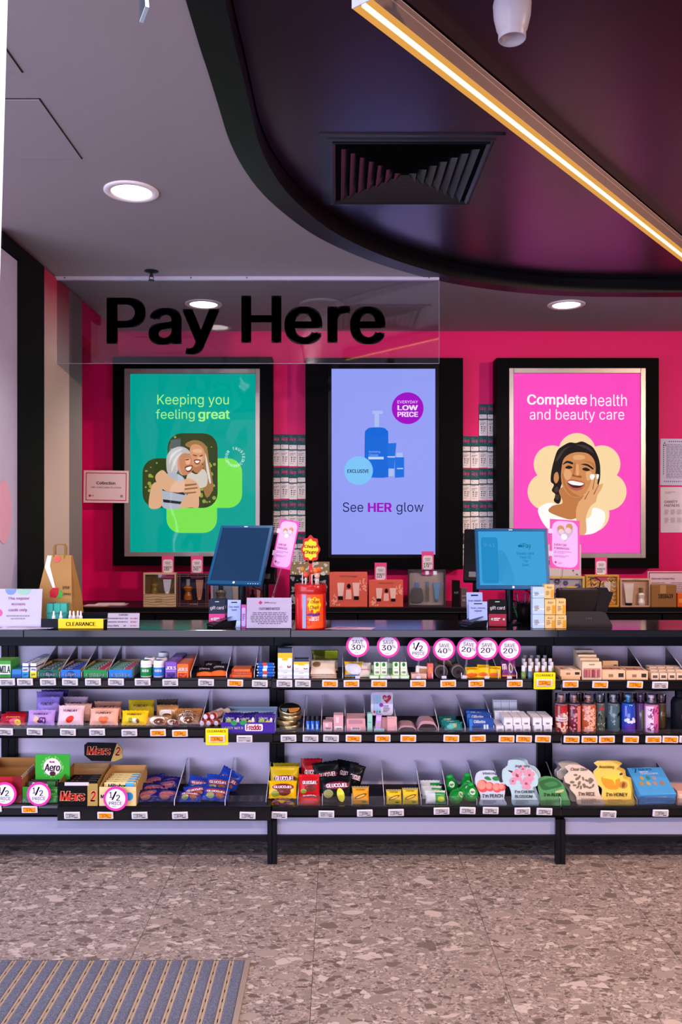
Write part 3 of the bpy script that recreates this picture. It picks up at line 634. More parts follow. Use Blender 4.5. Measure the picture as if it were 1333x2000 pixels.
def sheet(name, lab, cat, px0, px1, py0, py1, d, mat, border=None, rot=0, tilt=0):
    w_ = (px1-px0)*d/F/2; h_ = (py1-py0)*d/F
    t = TH(name, lab, cat, W((px0+px1)/2, py1, d), (tilt, rot, 0))
    O('sheet', G().box(-w_, w_, 0, .002, 0, h_), mat, t)
    if border:
        g = G(); a, b_ = border[1], border[2]
        for q in ((-w_+a, w_-a, a, a+b_), (-w_+a, w_-a, h_-a-b_, h_-a), (-w_+a, -w_+a+b_, a, h_-a), (w_-a-b_, w_-a, a, h_-a)): g.rect(*q, -.0005)
        O('border_line', g, border[0], t)
    return t, w_, h_
MAG = M('#b01846', .5)
t, w_, h_ = sheet('wall_notice', 'white Collection notice taped beside the teal light box', 'notice', 163, 251, 919, 982, 5.37, M('#d9c6c4', .35), (MAG, .014, .005), R(.7))
lettering(t, [('Collection', -.062, .060, .118, .138, dict(bold=.04))], INK); lettering(t, [('C&C orders ready for pickup', -.098, .098, .092, .106)], INK)
g = G(); g.disc(-.105, .045, .010, -.0006, 4); O('diamond_logo', g, MAG, t); g = G(); scrib(g, -.092, -.072, .039, .051, 2, -.0006); g.flat(rrect(.092, .110, .036, .052, .003), -.0006); O('small_marks', g, GREYT, t)
t, w_, h_ = sheet('wall_notice', 'white notice with black hazard stripe border, beyond the pink light box', 'notice', 1290, 1372, 857, 948, DW, M('#c9c6da', .5), None, R(.5))
g = G()
for i in range(14): 
    x = -w_+.035+i*.0135+.02; g.flat([(x, h_-.022), (x+.006, h_-.022), (x+.011, h_-.015), (x+.005, h_-.015)], -.0006); g.flat([(x-.03, .022), (x-.024, .022), (x-.019, .029), (x-.025, .029)], -.0006)
for i in range(15): z = h_-.052-i*.0135; g.flat([(-w_+.018, z), (-w_+.025, z+.004), (-w_+.025, z+.010), (-w_+.018, z+.006)], -.0006)
g.flat([(-w_+.016, h_-.048), (-w_+.040, h_-.048), (-w_+.028, h_-.020)], -.0006); O('hazard_border', g, INK, t)
g = G(); g.flat([(-w_+.021, h_-.045), (-w_+.035, h_-.045), (-w_+.028, h_-.028)], -.0008); O('triangle_centre', g, M('#c9c6da', .5), t)
g = G(); scrib(g, -w_+.040, w_-.02, .045, h_-.035, 22, -.0006, 3); O('small_print', g, M('#8f8ca0', .6), t)
t, w_, h_ = sheet('wall_notice', 'white Charity Partners notice below the hazard bordered notice', 'notice', 1291, 1373, 951, 1040, DW, M('#d8ccd0', .25), None, R(-.3))
lettering(t, [('CHARITY', -w_+.026, -w_+.114, h_-.108, h_-.090, dict(bold=.02)), ('PARTNERS', -w_+.026, -w_+.128, h_-.133, h_-.115, dict(bold=.02))], M('#a41a3a', .5))
g = G(); scrib(g, -w_+.03, -w_+.10, h_-.045, h_-.030, 2, -.0006, 2)
for r_ in range(2):
    for c in range(5): scrib(g, -w_+.026+c*.042, -w_+.060+c*.042, h_-.185-r_*.055, h_-.150-r_*.055, 7, -.0006, 9+c)
O('small_print', g, M('#9b8a94', .6), t)
# =============== FIXTURES ===============
DL = 3.45                      # front plane of the shelf lips
def zs(py, d=DL): return H-(py-CY)*d/F
FIX = M('#0c0d12', .35); LIP = M('#0a0a0d', .22, coat=.5); PANEL = M('#d9cfe4', .55, var=.02); LEG = M('#141419', .3)
BAYX = [-2.10, -1.48, -.274, .932, 2.14]; DBK = 3.755
lips = {'Z': (1326, 1422, 1570), 'A': (1326, 1422, 1576), 'B': (1328, 1432, 1577), 'C': (1330, 1435, 1577)}
SZ = {k: [zs(y) for y in v] for k, v in lips.items()}
def bay(k, x0, x1, lab):
    cx = (x0+x1)/2; w_ = (x1-x0)/2; t = TH('shelving_bay', lab, 'shelving', (cx, DL, 0), group=None); s = SZ[k]; bk = DBK-DL
    O('back_panel', G().box(-w_+.033, w_-.033, bk, bk+.012, .10, .945), PANEL, t)
    for q in (-1, 1):
        O('upright', G().box(q*w_, q*(w_-.033), bk-.03, bk+.03, 0, .95, .002), FIX, t)
        O('leg', G().box(q*(w_-.0005), q*(w_-.020), .012, .04, 0, s[2]-.055, .002), LEG, t)
        g = G(); g.box(q*(w_-.0005), q*(w_-.02), .04, bk-.03, .10, .125); O('side_rail', g, LEG, t)
    O('header_beam', G().box(-w_, w_, .12, .16, .896, .952, .002), M('#0a1018', .35), t)
    for i, z in enumerate(s):
        e = .0 if i else .0
        sh = O('shelf', G().box(-w_+.006, w_-.006, .012, bk-.001, z-.022, z, .001), FIX, t)
        lh = .042
        g = G(); a = -w_+.002; b_ = w_-.002
        pr = [(-.001, .004), (.010, .004), (.012, -.022), (.012, -lh), (.0, -lh), (-.004, -lh+.004), (.003, -lh+.008), (.003, -.008), (-.004, -.004)]
        v = [(a, y, z+q) for y, q in pr]+[(b_, y, z+q) for y, q in pr]; n = len(pr)
        g.add(v, [(j, n+j, n+(j+1) % n, (j+1) % n) for j in range(n)]+[tuple(range(n)), tuple(range(2*n-1, n-1, -1))])
        O('ticket_lip', g, LIP, sh)
        if i: O('front_stop', G().box(-w_+.012, w_-.012, .0035, .0050, z+.003, z+.045 if i == 2 else z+.022), CLR, sh)
    O('kick_panel', G().box(-w_+.02, w_-.02, .030, .034, Z(1634, 3.48), s[2]-.03), M('#9a9bb2', .5, var=.02), t)
    O('bottom_rail', G().box(-w_+.02, w_-.02, .012, .036, Z(1643, 3.46), Z(1633, 3.46), .001), LEG, t)
    return t
bay('Z', BAYX[0], BAYX[1], 'black shelving bay cut off at the left edge, left of the gum packs')
bay('A', BAYX[1], BAYX[2], 'black three shelf counter bay with white back, full of gum and confectionery')
bay('B', BAYX[2], BAYX[3], 'black three shelf counter bay with white back under the round SAVE signs')
bay('C', BAYX[3], BAYX[4], 'black three shelf counter bay holding body mist bottles and sheet masks')
struct('baseboard_back', G().box(-2.1, 4.49, 3.80, 3.815, .0, .90), M('#08080a', .6))
struct('trim_8', G().box(-2.1, 4.49, 3.796, 3.7999, .002, .010), M('#8a8a90', .3, .8))
# pull-out trays that stand proud of the lips
def tray(lab, px0, px1, yt, yb, d, dback):
    x0, x1 = X(px0, d), X(px1, d); cx = (x0+x1)/2; w_ = (x1-x0)/2; zt, zb = Z(yt, d), Z(yb, d)
    t = TH('pull_out_tray', lab, 'tray', (cx, d, zt))
    O('front', G().box(-w_, w_, 0, .006, zb-zt, 0, .001), LIP, t)
    g = G(); g.box(-w_, w_, .006, dback-d, -.004, 0); O('base', g, FIX, t)
    return t
# counter top, in joined lengths
CTZ = Z(1230, 3.44)
ct = TH('countertop', 'long dark glossy counter top running over the shelving bays', 'counter', (0, 3.43, CTZ))
CTM = M('#0e1118', .14, coat=.35, var=.05)
sx = [-2.10, X(46, 3.43), X(568, 3.43), X(1091, 3.43), 2.4]
for i in range(4): O('top_length', G().box(sx[i]+.0006, sx[i+1]-.0006, 0, .345, -.030, 0, .0015), CTM, ct)
# rear bench
BZ = .8985
bt = TH('rear_bench', 'dark bench along the crimson wall carrying the gift sets', 'bench', (0, 5.115, 0))
O('bench_top', G().box(-1.79, 4.49, 0, .43, BZ-.030, BZ, .002), M('#141215', .3), bt)
O('edge_strip', G().box(-1.79, 4.49, -.002, 0, BZ-.0315, BZ-.028), M('#5b5658', .3, .7), bt)
for i in range(9):
    a = -1.76+i*.63; O('door', G().box(a, a+.62, .03, .05, .06, BZ-.035, .002), M('#0d0b0d', .45), bt)
O('plinth', G().box(-1.79, 4.49, .06, .43, 0, .06), FIX, bt)

# =============== PRODUCT BUILDERS ===============
def hz(pyt, d, z0, lean=0.):   # height of a thing whose top shows at row pyt
    zt = H-(pyt-CY)*d/F; h = (zt-z0)/max(cos(lean), .3)
    for _ in range(3): dd = d+h*sin(lean); zt = H-(pyt-CY)*dd/F; h = (zt-z0)/max(cos(lean), .3)
    return max(h, .012)
def crease(x, z, k=0): return .35*sin(31*x+17*z+k)+.3*sin(57*z-23*x+2*k)+.35*sin(83*x+61*z+k*3)
def bagsurf(w_, h_, t_, k):
    def fn(x, z):
        u = min(1, abs(2*x/w_)); v = z/h_
        e = (1-u**2.6)*min(1, max(0, v-.05)/.22)*min(1, max(0, .93-v)/.20)
        return -(t_*.5*max(e, 0)+.0025*crease(x*1.3, z*1.3, k)*(.35+max(e, 0)))
    return fn
def bag(lab, px0, px1, pyt, d, z0, col, lean=.35, thick=.035, texts=(), art_=None, yaw=0, roll=0, bands=(), r=.32, kind='sweet bag', name='sweet_bag', group=None, met=0., k=None):
    d = d; x = X((px0+px1)/2, d); w_ = (px1-px0)*d/F; h_ = hz(pyt, d, z0, lean); k = random.random()*9 if k is None else k
    t = TH(name, lab, kind, (x, d+thick*.55, z0+.001), (-lean, roll, yaw), group)
    fn = bagsurf(w_, h_, thick, k); nx, nz = 12, 14; g = G(); v = []; f = []
    for s_ in (0, 1):
        for j in range(nz+1):
            zz = j/nz; pin = 1-.10*(min(1, 4*zz*(1-zz)))**.5*.6
            for i in range(nx+1):
                x_ = (i/nx-.5)*w_*pin; z_ = zz*h_; y = fn(x_/pin, z_)
                if j in (0, nz): z_ += .0012*(-1)**i
                if s_: y = -y*.8+.0012
                v.append((x_, y, z_))
    o = (nx+1)*(nz+1)
    for j in range(nz):
        for i in range(nx):
            a = j*(nx+1)+i; f.append((a, a+1, a+nx+2, a+nx+1)); f.append((o+a, o+a+nx+1, o+a+nx+2, o+a+1))
    for i in range(nx): f.append((i, o+i, o+i+1, i+1)); a = nz*(nx+1)+i; f.append((a, a+1, o+a+1, o+a))
    for j in range(nz): a = j*(nx+1); f.append((a, a+nx+1, o+a+nx+1, o+a)); a += nx; f.append((a, o+a, o+a+nx+1, a+nx+1))
    g.add(v, f); O('pouch', g, M(col, r, met), t, True)
    def patch(g, a, b_, c, d_, y=-.0012, n=8):   # draped rectangle, in fractions
        vv = [((a+(b_-a)*i/n-.5)*w_*.93, 0, (c+(d_-c)*j/n)*h_) for j in range(n+1) for i in range(n+1)]
        g.add([(p[0], fn(p[0], p[2])+y, p[2]) for p in vv], [(j*(n+1)+i, j*(n+1)+i+1, (j+1)*(n+1)+i+1, (j+1)*(n+1)+i) for j in range(n) for i in range(n)])
    def blob(g, cx, cz, rx, rz, y=-.0022, n=14, rot=0.):
        ps = [(0, 0)]+[(q*cos(2*pi*i/n), q*sin(2*pi*i/n)) for q in (.5, 1) for i in range(n)]; vv = []
        for a, b_ in ps:
            X_ = (cx-.5)*w_+a*rx*w_*cos(rot)-b_*rz*w_*sin(rot); Z_ = cz*h_+a*rx*w_*sin(rot)+b_*rz*w_*cos(rot); vv.append((X_, fn(X_, Z_)+y, Z_))
        g.add(vv, [(0, 1+i, 1+(i+1) % n) for i in range(n)]+[(1+i, n+1+i, n+1+(i+1) % n, 1+(i+1) % n) for i in range(n)])
    for j, (c_, a, b_, c, d_) in enumerate(bands):
        g = G(); patch(g, a, b_, c, d_, -.0010-.0004*j); O('printed_band', g, M(c_, r), t)
    if art_:
        by = {}
        for j, (c_, cx, cz, rx, rz, *ro) in enumerate(art_): blob(by.setdefault(c_, G()), cx, cz, rx, rz, -.0020-.0003*j, rot=ro[0] if ro else 0.)
        for c_, g in by.items(): O('printed_picture', g, M(c_, r), t)
    by = {}
    for c_, s_, a, b_, c, d_, *kw in texts:
        text(by.setdefault(c_, G()), s_, (a-.5)*w_, (b_-.5)*w_, c*h_, d_*h_, y=-.0034, fn=fn, **(kw[0] if kw else {}))
    for c_, g in by.items(): O('lettering', g, M(c_, .5), t)
    return t
def carton(lab, px0, px1, pyt, d, z0, dep, col, side=None, prints=(), blocks=(), yaw=0, lean=0, roll=0, kind='box', name='carton', group=None, r=.42, flap=True):
    x = X((px0+px1)/2, d); w_ = (px1-px0)*d/F/2; h_ = hz(pyt, d, z0, lean)
    t = TH(name, lab, kind, (x, d, z0), (-lean, roll, yaw), group)
    O('body', G().box(-w_, w_, 0, dep, 0, h_, .0010), M(col, r), t)
    if flap:
        g = G(); g.box(-w_*.96, w_*.96, .001, dep*.5-.0004, h_, h_+.0004); g.box(-w_*.96, w_*.96, dep*.5+.0004, dep-.001, h_, h_+.0004); O('top_flap', g, M(side or col, r), t)
    by = {}
    for c_, a, b_, c, d_ in blocks: by.setdefault(c_, G()).rect((a-.5)*2*w_, (b_-.5)*2*w_, c*h_, d_*h_, -.0003*(1+.5*len(by)))
    for c_, g in by.items(): O('printed_panel', g, M(c_, r), t)
    by = {}
    for c_, s_, a, b_, c, d_, *kw in prints: text(by.setdefault(c_, G()), s_, (a-.5)*2*w_, (b_-.5)*2*w_, c*h_, d_*h_, y=-.0014, **(kw[0] if kw else {}))
    for c_, g in by.items(): O('lettering', g, M(c_, .5), t)
    return t
def barcode(t, x0, x1, z0, z1, y=-.0012):
    g = G(); x = x0; rd = random.Random(4)
    while x < x1: a = rd.choice((.0008, .0014)); g.rect(x, min(x+a, x1), z0, z1, y); x += a+rd.choice((.0008, .0014))
    return O('barcode', g, INK, t)
def openbox(lab, px0, px1, pyf, pyb, d, z0, dep, col, inner='#b98f56', texts=(), blocks=(), header=None, hcol=None, htexts=(), side=None, name='display_carton', cut=.45):
    """shelf-ready carton: low front, tall back, sloping sides"""
    x = X((px0+px1)/2, d); w_ = (px1-px0)*d/F/2; hf = hz(pyf, d, z0); hb = hz(pyb, d+dep, z0); q = .0025
    t = TH(name, lab, 'display box', (x, d, z0))
    IN = M(inner, .7); OUT = M(col, .42)
    O('front_wall', G().box(-w_, w_, 0, q, 0, hf), OUT, t)
    O('back_wall', G().box(-w_, w_, dep-q, dep, 0, hb), IN, t)
    for s_ in (-1, 1):
        g = G(); pr = [(q, 0), (dep-q, 0), (dep-q, hb), (dep*cut, hb*.92), (q, hf)]
        n = len(pr); a, b_ = (s_*w_, s_*(w_-q)); a, b_ = min(a, b_), max(a, b_)
        g.add([(a, y, z) for y, z in pr]+[(b_, y, z) for y, z in pr], [tuple(range(n))[::-1], tuple(range(n, 2*n))]+[(i, (i+1) % n, n+(i+1) % n, n+i) for i in range(n)])
        O('side_wall', g, M(side or inner, .6), t)
    O('floor_flap', G().box(-w_+q, w_-q, q, dep-q, 0, .002), IN, t)
    by = {}
    for c_, a, b_, c, d_ in blocks: by.setdefault(c_, G()).rect((a-.5)*2*w_, (b_-.5)*2*w_, c*hf, d_*hf, -.0003*(1+.5*len(by)))
    for c_, g in by.items(): O('printed_panel', g, M(c_, .42), t)
    by = {}
    for c_, s_, a, b_, c, d_, *kw in texts: text(by.setdefault(c_, G()), s_, (a-.5)*2*w_, (b_-.5)*2*w_, c*hf, d_*hf, y=-.0014, **(kw[0] if kw else {}))
    for c_, g in by.items(): O('lettering', g, M(c_, .5), t)
    return t, w_, hf, hb
def divider(px, d0, z0, h_, n):
    """clear fin with a white front edge and a foot"""
    global _div
    t = TH('shelf_divider', '', 'divider', (X(px, d0), d0, z0), group='clear shelf dividers')
    dep = 3.745-d0; pr = [(0, .0), (dep, 0), (dep, h_), (dep-.035, h_), (.0, .022)]
    v = [(-.0010, y, z) for y, z in pr]+[(.0010, y, z) for y, z in pr]; m_ = 5
    O('fin', G().add(v, [tuple(range(m_))[::-1], tuple(range(m_, 2*m_))]+[(i, (i+1) % m_, m_+(i+1) % m_, m_+i) for i in range(m_)]), clear('divider_acrylic', (.93, .93, .96)), t)
    g = G(); pr = [(0, 0), (0, .022), (dep-.035, h_), (dep, h_)]
    for (a, b_), (c, e) in zip(pr, pr[1:]): g.add([(s_*.0014, y+o_, z+o2) for s_ in (-1, 1) for (y, z, o_, o2) in ((a, b_, 0, 0), (c, e, 0, 0), (c, e, -.001, .0025), (a, b_, -.001, .0025))], [(0, 1, 2, 3), (7, 6, 5, 4), (3, 2, 6, 7), (0, 4, 5, 1), (1, 5, 6, 2), (0, 3, 7, 4)])
    O('bright_edge', g, M('#d5d0dc', .3), t); return t
_dv = {}
def dividers(row, z0, h_, lst, d0=3.476):
    for px, lab in lst:
        key = (round(h_, 3), round(d0, 3))
        if key not in _dv: _dv[key] = divider(px, d0, z0, h_, 0); _dv[key]['label'] = lab
        else: dup(_dv[key], lab, (X(px, d0), d0, z0))
def bottle(lab, px, d, z0, prof, mats, name='bottle', cat='bottle', n=18, group=None, yaw=0):
    """prof: list of (partname, [(r,z)...]) with mats"""
    t = TH(name, lab, cat, (X(px, d), d, z0), (0, 0, yaw), group)
    for (pn, pr), m_ in zip(prof, mats): smooth_angle(O(pn, G().lathe(pr, n), m_, t), 50)
    return t
# =============== PRICE TAGS AND SIGNS ===============
GRY = M('#a9a7a6', .35); ORG = M('#f2921a', .4); TAGW = M('#d9d3dc', .35)
_tg = {}
def ptag(px, py, kind, s_, desc, d=DL-.006, rot=0., parent=None, extra='', far=''):
    lab = ('orange' if kind == 'o' else 'grey')+' price tag '+desc
    if len(lab.split()) > 16: print('LONG', lab)
    k = (kind, s_); L_ = W(px, py, d)
    if k in _tg: dup(_tg[k], lab, L_, (R(8), rot, 0)); return
    t = TH('price_tag', lab, 'price tag', L_, (R(8), rot, 0), 'electronic price tags on the shelf lips')
    w_, h_ = .0325, .0145
    O('case', G().box(-w_, w_, -.004, .004, -h_, h_, .0015), TAGW, t)
    O('screen', G().box(-w_+.0062, w_-.0062, -.0046, -.004, -h_+.0045, h_-.004), ORG if kind == 'o' else GRY, t)
    im = INK if kind == 'g' else M('#7d2d0c', .5)
    g = G()
    if s_ == 'split': text(g, '5.99', -.021, -.006, -.004, .002, y=-.005, bold=.03, res=1); text(g, '9.99', .005, .020, -.004, .002, y=-.005, bold=.03, res=1)
    elif s_: text(g, s_, -.0115, .0115, -.0042, .0048, y=-.005, bold=.035, res=1)
    if s_: O('lettering', g, im, t)
    g = G(); scrib(g, -.023, .023, .0058, .0094, 1, -.005, 3); scrib(g, -.023, .004, -.0088, -.0062, 1, -.005, 5); g.rect(.009, .023, -.009, -.0062, -.005); O('small_print', g, im, t)
    g = G(); g.disc(-w_+.0042, -h_+.0038, .0009, -.0046, 8); g.disc(w_-.0042, -h_+.0038, .0009, -.0046, 8); O('corner_dot', g, M('#3a3a44', .5), t)
    _tg[k] = t
def roundsign(px, py, r_px, d, lines, lab, rot=0., footz=None):
    r_ = r_px*d/F; t = TH('round_sign', lab, 'sign', W(px, py, d), (0, rot, 0))
    O('disc', G().lathe([(r_*.985, -.0008), (r_, 0), (r_*.985, .0012)], 40, ax='y'), M('#d9349c', .4), t)
    O('white_face', G().lathe([(r_*.80, -.0014), (r_*.80, -.0008)], 40, ax='y'), M('#e3dff0', .45), t)
    g = G()
    for s_, a, b_, c, d_, *kw in lines: text(g, s_, a*r_, b_*r_, c*r_, d_*r_, y=-.0018, res=3, **(kw[0] if kw else {}))
    O('lettering', g, INK, t); g = G(); scrib(g, -.28*r_, .28*r_, -.66*r_, -.58*r_, 1, -.0018, 2); O('small_print', g, M('#7a7688', .5), t)
    if footz is not None:
        zz = footz-t.location.z; O('clear_stem', G().box(-.004, .004, .0014, .0022, zz, -r_*.5), CLR, t)
        O('clip', G().box(-.010, .010, -.0005, .0075, zz-.004, zz+.014, .001), M('#c9c5d2', .25), t)
    return t
def save(n): return [('SAVE', -.47, .47, .17, .50, dict(bold=.01)), (str(n), -.58, .28, -.36, .09, dict(bold=.02)), ('%', .32, .62, -.16, .09, dict(bold=.01))]
HALF = [('1', -.50, -.27, .08, .56, dict(bold=.02)), ('2', .05, .36, -.15, .33, dict(bold=.02)), ('/', -.34, .12, -.08, .60, dict(bold=.01)), ('PRICE', -.54, .54, -.50, -.22, dict(bold=.01))]
A1, A2, A3 = SZ['A']; B1, B2, B3 = SZ['B']; C1, C2, C3 = SZ['C']; Z1, Z2, Z3 = SZ['Z']; DP = 3.470
# ---------- shelf 1, bay A ----------
carton('green and white mint carton at the left end of the top shelf', -14, 21, 1291, DP, Z1, .10, '#3f9a3c', '#7cc25a', [('#0f2c3c', 'MILA', .38, .97, .30, .72, dict(bold=.05)), ('#1d5a3c', 'MINT', .45, .95, .10, .22)], [('#dfe8dc', .0, .98, .22, .80)])
carton('low blue gum carton beside the green mint carton', 23, 42, 1308, DP, Z1, .12, '#2f77b8', '#4f9ad0', (), [('#0f4f93', .05, .95, .1, .45)])
def pack(lab, c1, c2, name='gum_pack', w_=.0255, dep=.028, h_=.062, txt='5'):
    t = TH(name, lab, 'gum pack', (0, 0, 0), group='slim gum packs filed front to back')
    O('pack', G().box(-w_/2, w_/2, 0, dep, 0, h_, .001), M('#d8dbe6', .3), t)
    g = G(); g.box(-w_/2-.0004, w_/2+.0004, -.0004, dep+.0003, h_*.02, h_*.42); O('lower_band', g, M(c1, .3), t)
    g = G(); g.box(-w_/2-.0004, w_/2+.0004, -.0004, dep+.0003, h_*.72, h_*.80); g.box(-w_*.3, w_*.3, .004, dep-.008, h_-.0002, h_+.0004); O('upper_band', g, M(c2, .3), t)
    g = G(); text(g, txt, -w_*.38, w_*.38, h_*.48, h_*.66, y=-.0008, bold=.04); text(g, 'gum', -w_*.36, w_*.36, h_*.12, h_*.3, y=-.0008, bold=.03); O('lettering', g, M('#1b2a55', .4), t); return t
for ci, (px, c1, c2, nm, tt) in enumerate(((49.5, '#2f8fd0', '#2a4a9a', 'blue based', 'mint'), (65, '#e8d823', '#30343e', 'yellow based', 'zing'))):
    p0 = pack('', c1, c2, txt=tt)
    for k in range(8):
        lab = '%s slim white gum pack, %s from the front in its row' % (nm, ORD[k])
        L_ = (X(px, DP)+k*.0005, DP+.0310*k, Z1+.0001 if ci > 1 else A1)
        if k == 0: p0.location = L_; p0['label'] = lab
        else: dup(p0, lab, L_)
GB = [('eclipse', 75, 115, '#0e5a45', '#0b4a3a', '#123c36', '#3e6f60', 'dark green'), ('eclipse', 119, 157, '#1c6fc4', '#1659b0', '#1b2f7c', '#3a55a8', 'bright blue'), ('extra', 163, 208, '#17843c', '#12732f', '#1f6a3a', '#c03c52', 'mid green'), ('extra', 213, 258, '#1576cc', '#1168b8', '#3f8a74', '#c0556a', 'royal blue')]
for bi, (tx_, a, b_, c1, c2, c3, c4, nm) in enumerate(GB):
    t, w_, hf, hb = openbox('%s gum carton open at the top, on the top shelf' % nm, a, b_, 1308, 1287, DP, A1, .185, c1, '#a88b5c', [('#e8eef2', tx_, .12, .88, .14, .66, dict(bold=.03))], [(c2, 0, 1, .0, .12)], side='#a98e66' if bi < 3 else '#7d8f8c')
    if bi < 2:
        g = G(); g.disc(0, hf*.42, .016, -.0009, 20, 1.1); O('emblem', g, M('#0a2f35' if bi == 0 else '#0f3f86', .4), t)
    p0 = None
    for k in range(5):
        lab = 'gum packet lying in the %s carton, %s from the front' % (nm, ORD[k]); zz = A1+.0022; L_ = (X((a+b_)/2, DP), DP+.008+.034*k, zz)
        if p0 is None:
            p0 = TH('gum_packet', lab, 'gum packet', L_, (R(12), 0, 0), 'gum packets in the %s carton' % nm); pw = w_-.0035
            O('wrapper', G().box(-pw, pw, 0, .030, .0, hf*.92, .0015), M('#b9c6cf' if bi != 1 else '#3d5fb4', .3, .2), p0)
            g = G(); g.box(-pw*.98, pw*.2, -.0004, .0304, hf*.30, hf*.926); O('colour_band', g, M(c3, .35), p0)
            g = G(); g.box(pw*.35, pw*.9, -.0004, .0304, hf*.30, hf*.926); O('flavour_band', g, M(c4, .35), p0)
            g = G(); text(g, tx_, -pw*.7, pw*.1, .004, .024, bold=.03); g.v = [(x, z, hf*.93+.0004) for x, y, z in g.v]; O('lettering', g, M('#dfe6ea', .4), p0)
        else: dup(p0, lab, L_)
GPROF = [('body', [(.0005, 0), (.020, 0), (.0225, .003), (.0228, .040), (.021, .046)]), ('label', [(.0229, .006), (.0232, .007), (.0232, .038), (.0229, .039)]), ('cap', [(.0215, .046), (.0225, .048), (.0215, .062), (.0195, .065), (.0005, .0655)]), ('cap_dot', [(.012, .0656), (.0005, .066)])]
for px, dd, col, nm in ((286, 3.50, '#17843c', 'green labelled gum bottle at the front'), (293, 3.57, '#17843c', 'green labelled gum bottle standing behind the front green one'), (311, 3.50, '#2f6fbf', 'blue labelled gum bottle at the front'), (316, 3.56, '#2f6fbf', 'blue labelled gum bottle, middle of the blue row'), (320, 3.62, '#2f6fbf', 'blue labelled gum bottle, back of the blue row')):
    sc = 1.06; k = .0 if dd < 3.55 else .0
    t = bottle(nm+' of the top shelf', px, dd, A1, [(n_, [(r_*1.06, z_*(1.08 if dd < 3.6 else 1.3)) for r_, z_ in p]) for n_, p in GPROF], [WHITE, M(col, .35), M('#ece8ea', .35), M(col, .4)], 'gum_bottle', yaw=0)
    g = G(); text(g, 'extra', -.014, .014, .024, .036, y=-.0255, bold=.03); g.v = [(x, -math.sqrt(max(.0249**2-x*x, 0)), z) for x, y, z in g.v]; O('lettering', g, M('#e8ecf2', .4), t)
for bi, (a, b_, c, c2, nm) in enumerate(((323, 345, '#7c4fb4', '#4a2a86', 'purple'), (346, 368, '#ea6a1c', '#8c2a20', 'orange'))):
    p0 = None
    for k in range(6):
        lab = '%s soft lozenge carton, %s from the front in its row' % (nm, ORD[k])
        L_ = (X((a+b_)/2, DP), DP+.041*k, A1)
        if p0 is None:
            p0 = carton(lab, a, b_, 1293 if bi == 0 else 1297, DP, A1, .039, c, None, [('#f2eef8', 'JOLS', .06, .96, .52, .74, dict(bold=.06)), ('#e8dff0', 'pastilles', .1, .9, .40, .46)], [(c2, .12, .88, .06, .34)], name='lozenge_carton', group='lozenge cartons filed front to back'); p0.location = L_
            g = G(); wd = m_ = (b_-a)*DP/F; g.rect(-wd*.3, wd*.3, .006, .012, 0); hh_ = hz(1293 if bi == 0 else 1297, DP, A1); g.v = [(x, z-.003, hh_+.0006) for x, y, z in g.v]; O('top_print', g, M('#efe6f4', .4), p0)
            g = G(); g.disc(-.008, .012, .0055, -.0012, 12); g.disc(.003, .008, .006, -.0013, 12); g.disc(.012, .014, .005, -.0014, 12); O('berries', g, M('#2c1a5a' if bi == 0 else '#d9481c', .4), p0)
        else: dup(p0, lab, L_)
H1 = .100
for k, (a, nm, dz) in enumerate(((382, 'nearest the lozenge cartons', 0), (410, 'lying beside the first orange one', 0), (395, 'propped at the back', .012))):
    t = bag('black and orange chew packet, '+nm, a, a+34, 1302-5*k, 3.485+.07*(k > 1), A1+dz*0, '#1e1a1c', .9, .018, [('#cfc6c8', 'chews', .15, .75, .52, .70)], bands=[('#e0641c', 0, 1, .04, .34)], name='chew_packet', kind='sweets')
for k in range(3): carton('flat orange gum stick packet, %s in its low stack' % ('bottom one', 'middle one', 'top one')[k] if k else 'flat orange gum stick packet lying at the front of its slot', 449+4*(k > 0), 492-3*(k == 2), 1318-5*k, DP+.012*k if k else DP, A1+.0101*k, .09, ('#e05c1c', '#c4481c', '#e8702a')[k], None, [('#ffe6d0', 'stick gum', .2, .8, .25, .8, dict(bold=.03))], [('#a83a14', 0, .12, 0, 1)], name='gum_packet', kind='gum packet', flap=False)
k = 0
for r_ in range(5):
    for c in range(1):
        d = DP+.018; zz = A1+.0001+.0123*r_; t = TH('lozenge_roll', 'blue lozenge roll, %s up from the shelf in the stack by the post' % ORD[r_], 'sweets', (X(519, d)+.003*(r_ % 2), d, zz+.0062))
        O('roll', G().lathe([(.0050, -.033), (.0060, -.031), (.0060, .031), (.0050, .033)], 12, ax='x'), M(('#1c5ab4', '#2a6cc4')[r_ % 2], .3), t)
        O('foil_end', G().lathe([(.0045, -.037), (.0058, -.031)], 12, ax='x').lathe([(.0058, .031), (.0045, .037)], 12, ax='x'), M('#b4bac8', .25, .8), t)
        O('wrapper_band', G().lathe([(.0062, -.012), (.0062, .006)], 12, ax='x'), M(('#c8d4e8', '#d84a2c', '#e8e8ee')[r_ % 3], .35), t)
dividers('1', A1, H1, [(75, 'clear divider between the slim gum packs and the dark green gum carton'), (117, 'clear divider between dark green and bright blue gum cartons'), (160, 'clear divider between bright blue and mid green gum cartons'), (210, 'clear divider between mid green and royal blue gum cartons'), (373, 'clear divider right of the orange lozenge cartons'), (443, 'clear divider right of the black and orange chews'), (497, 'clear divider left of the blue lozenge rolls')])
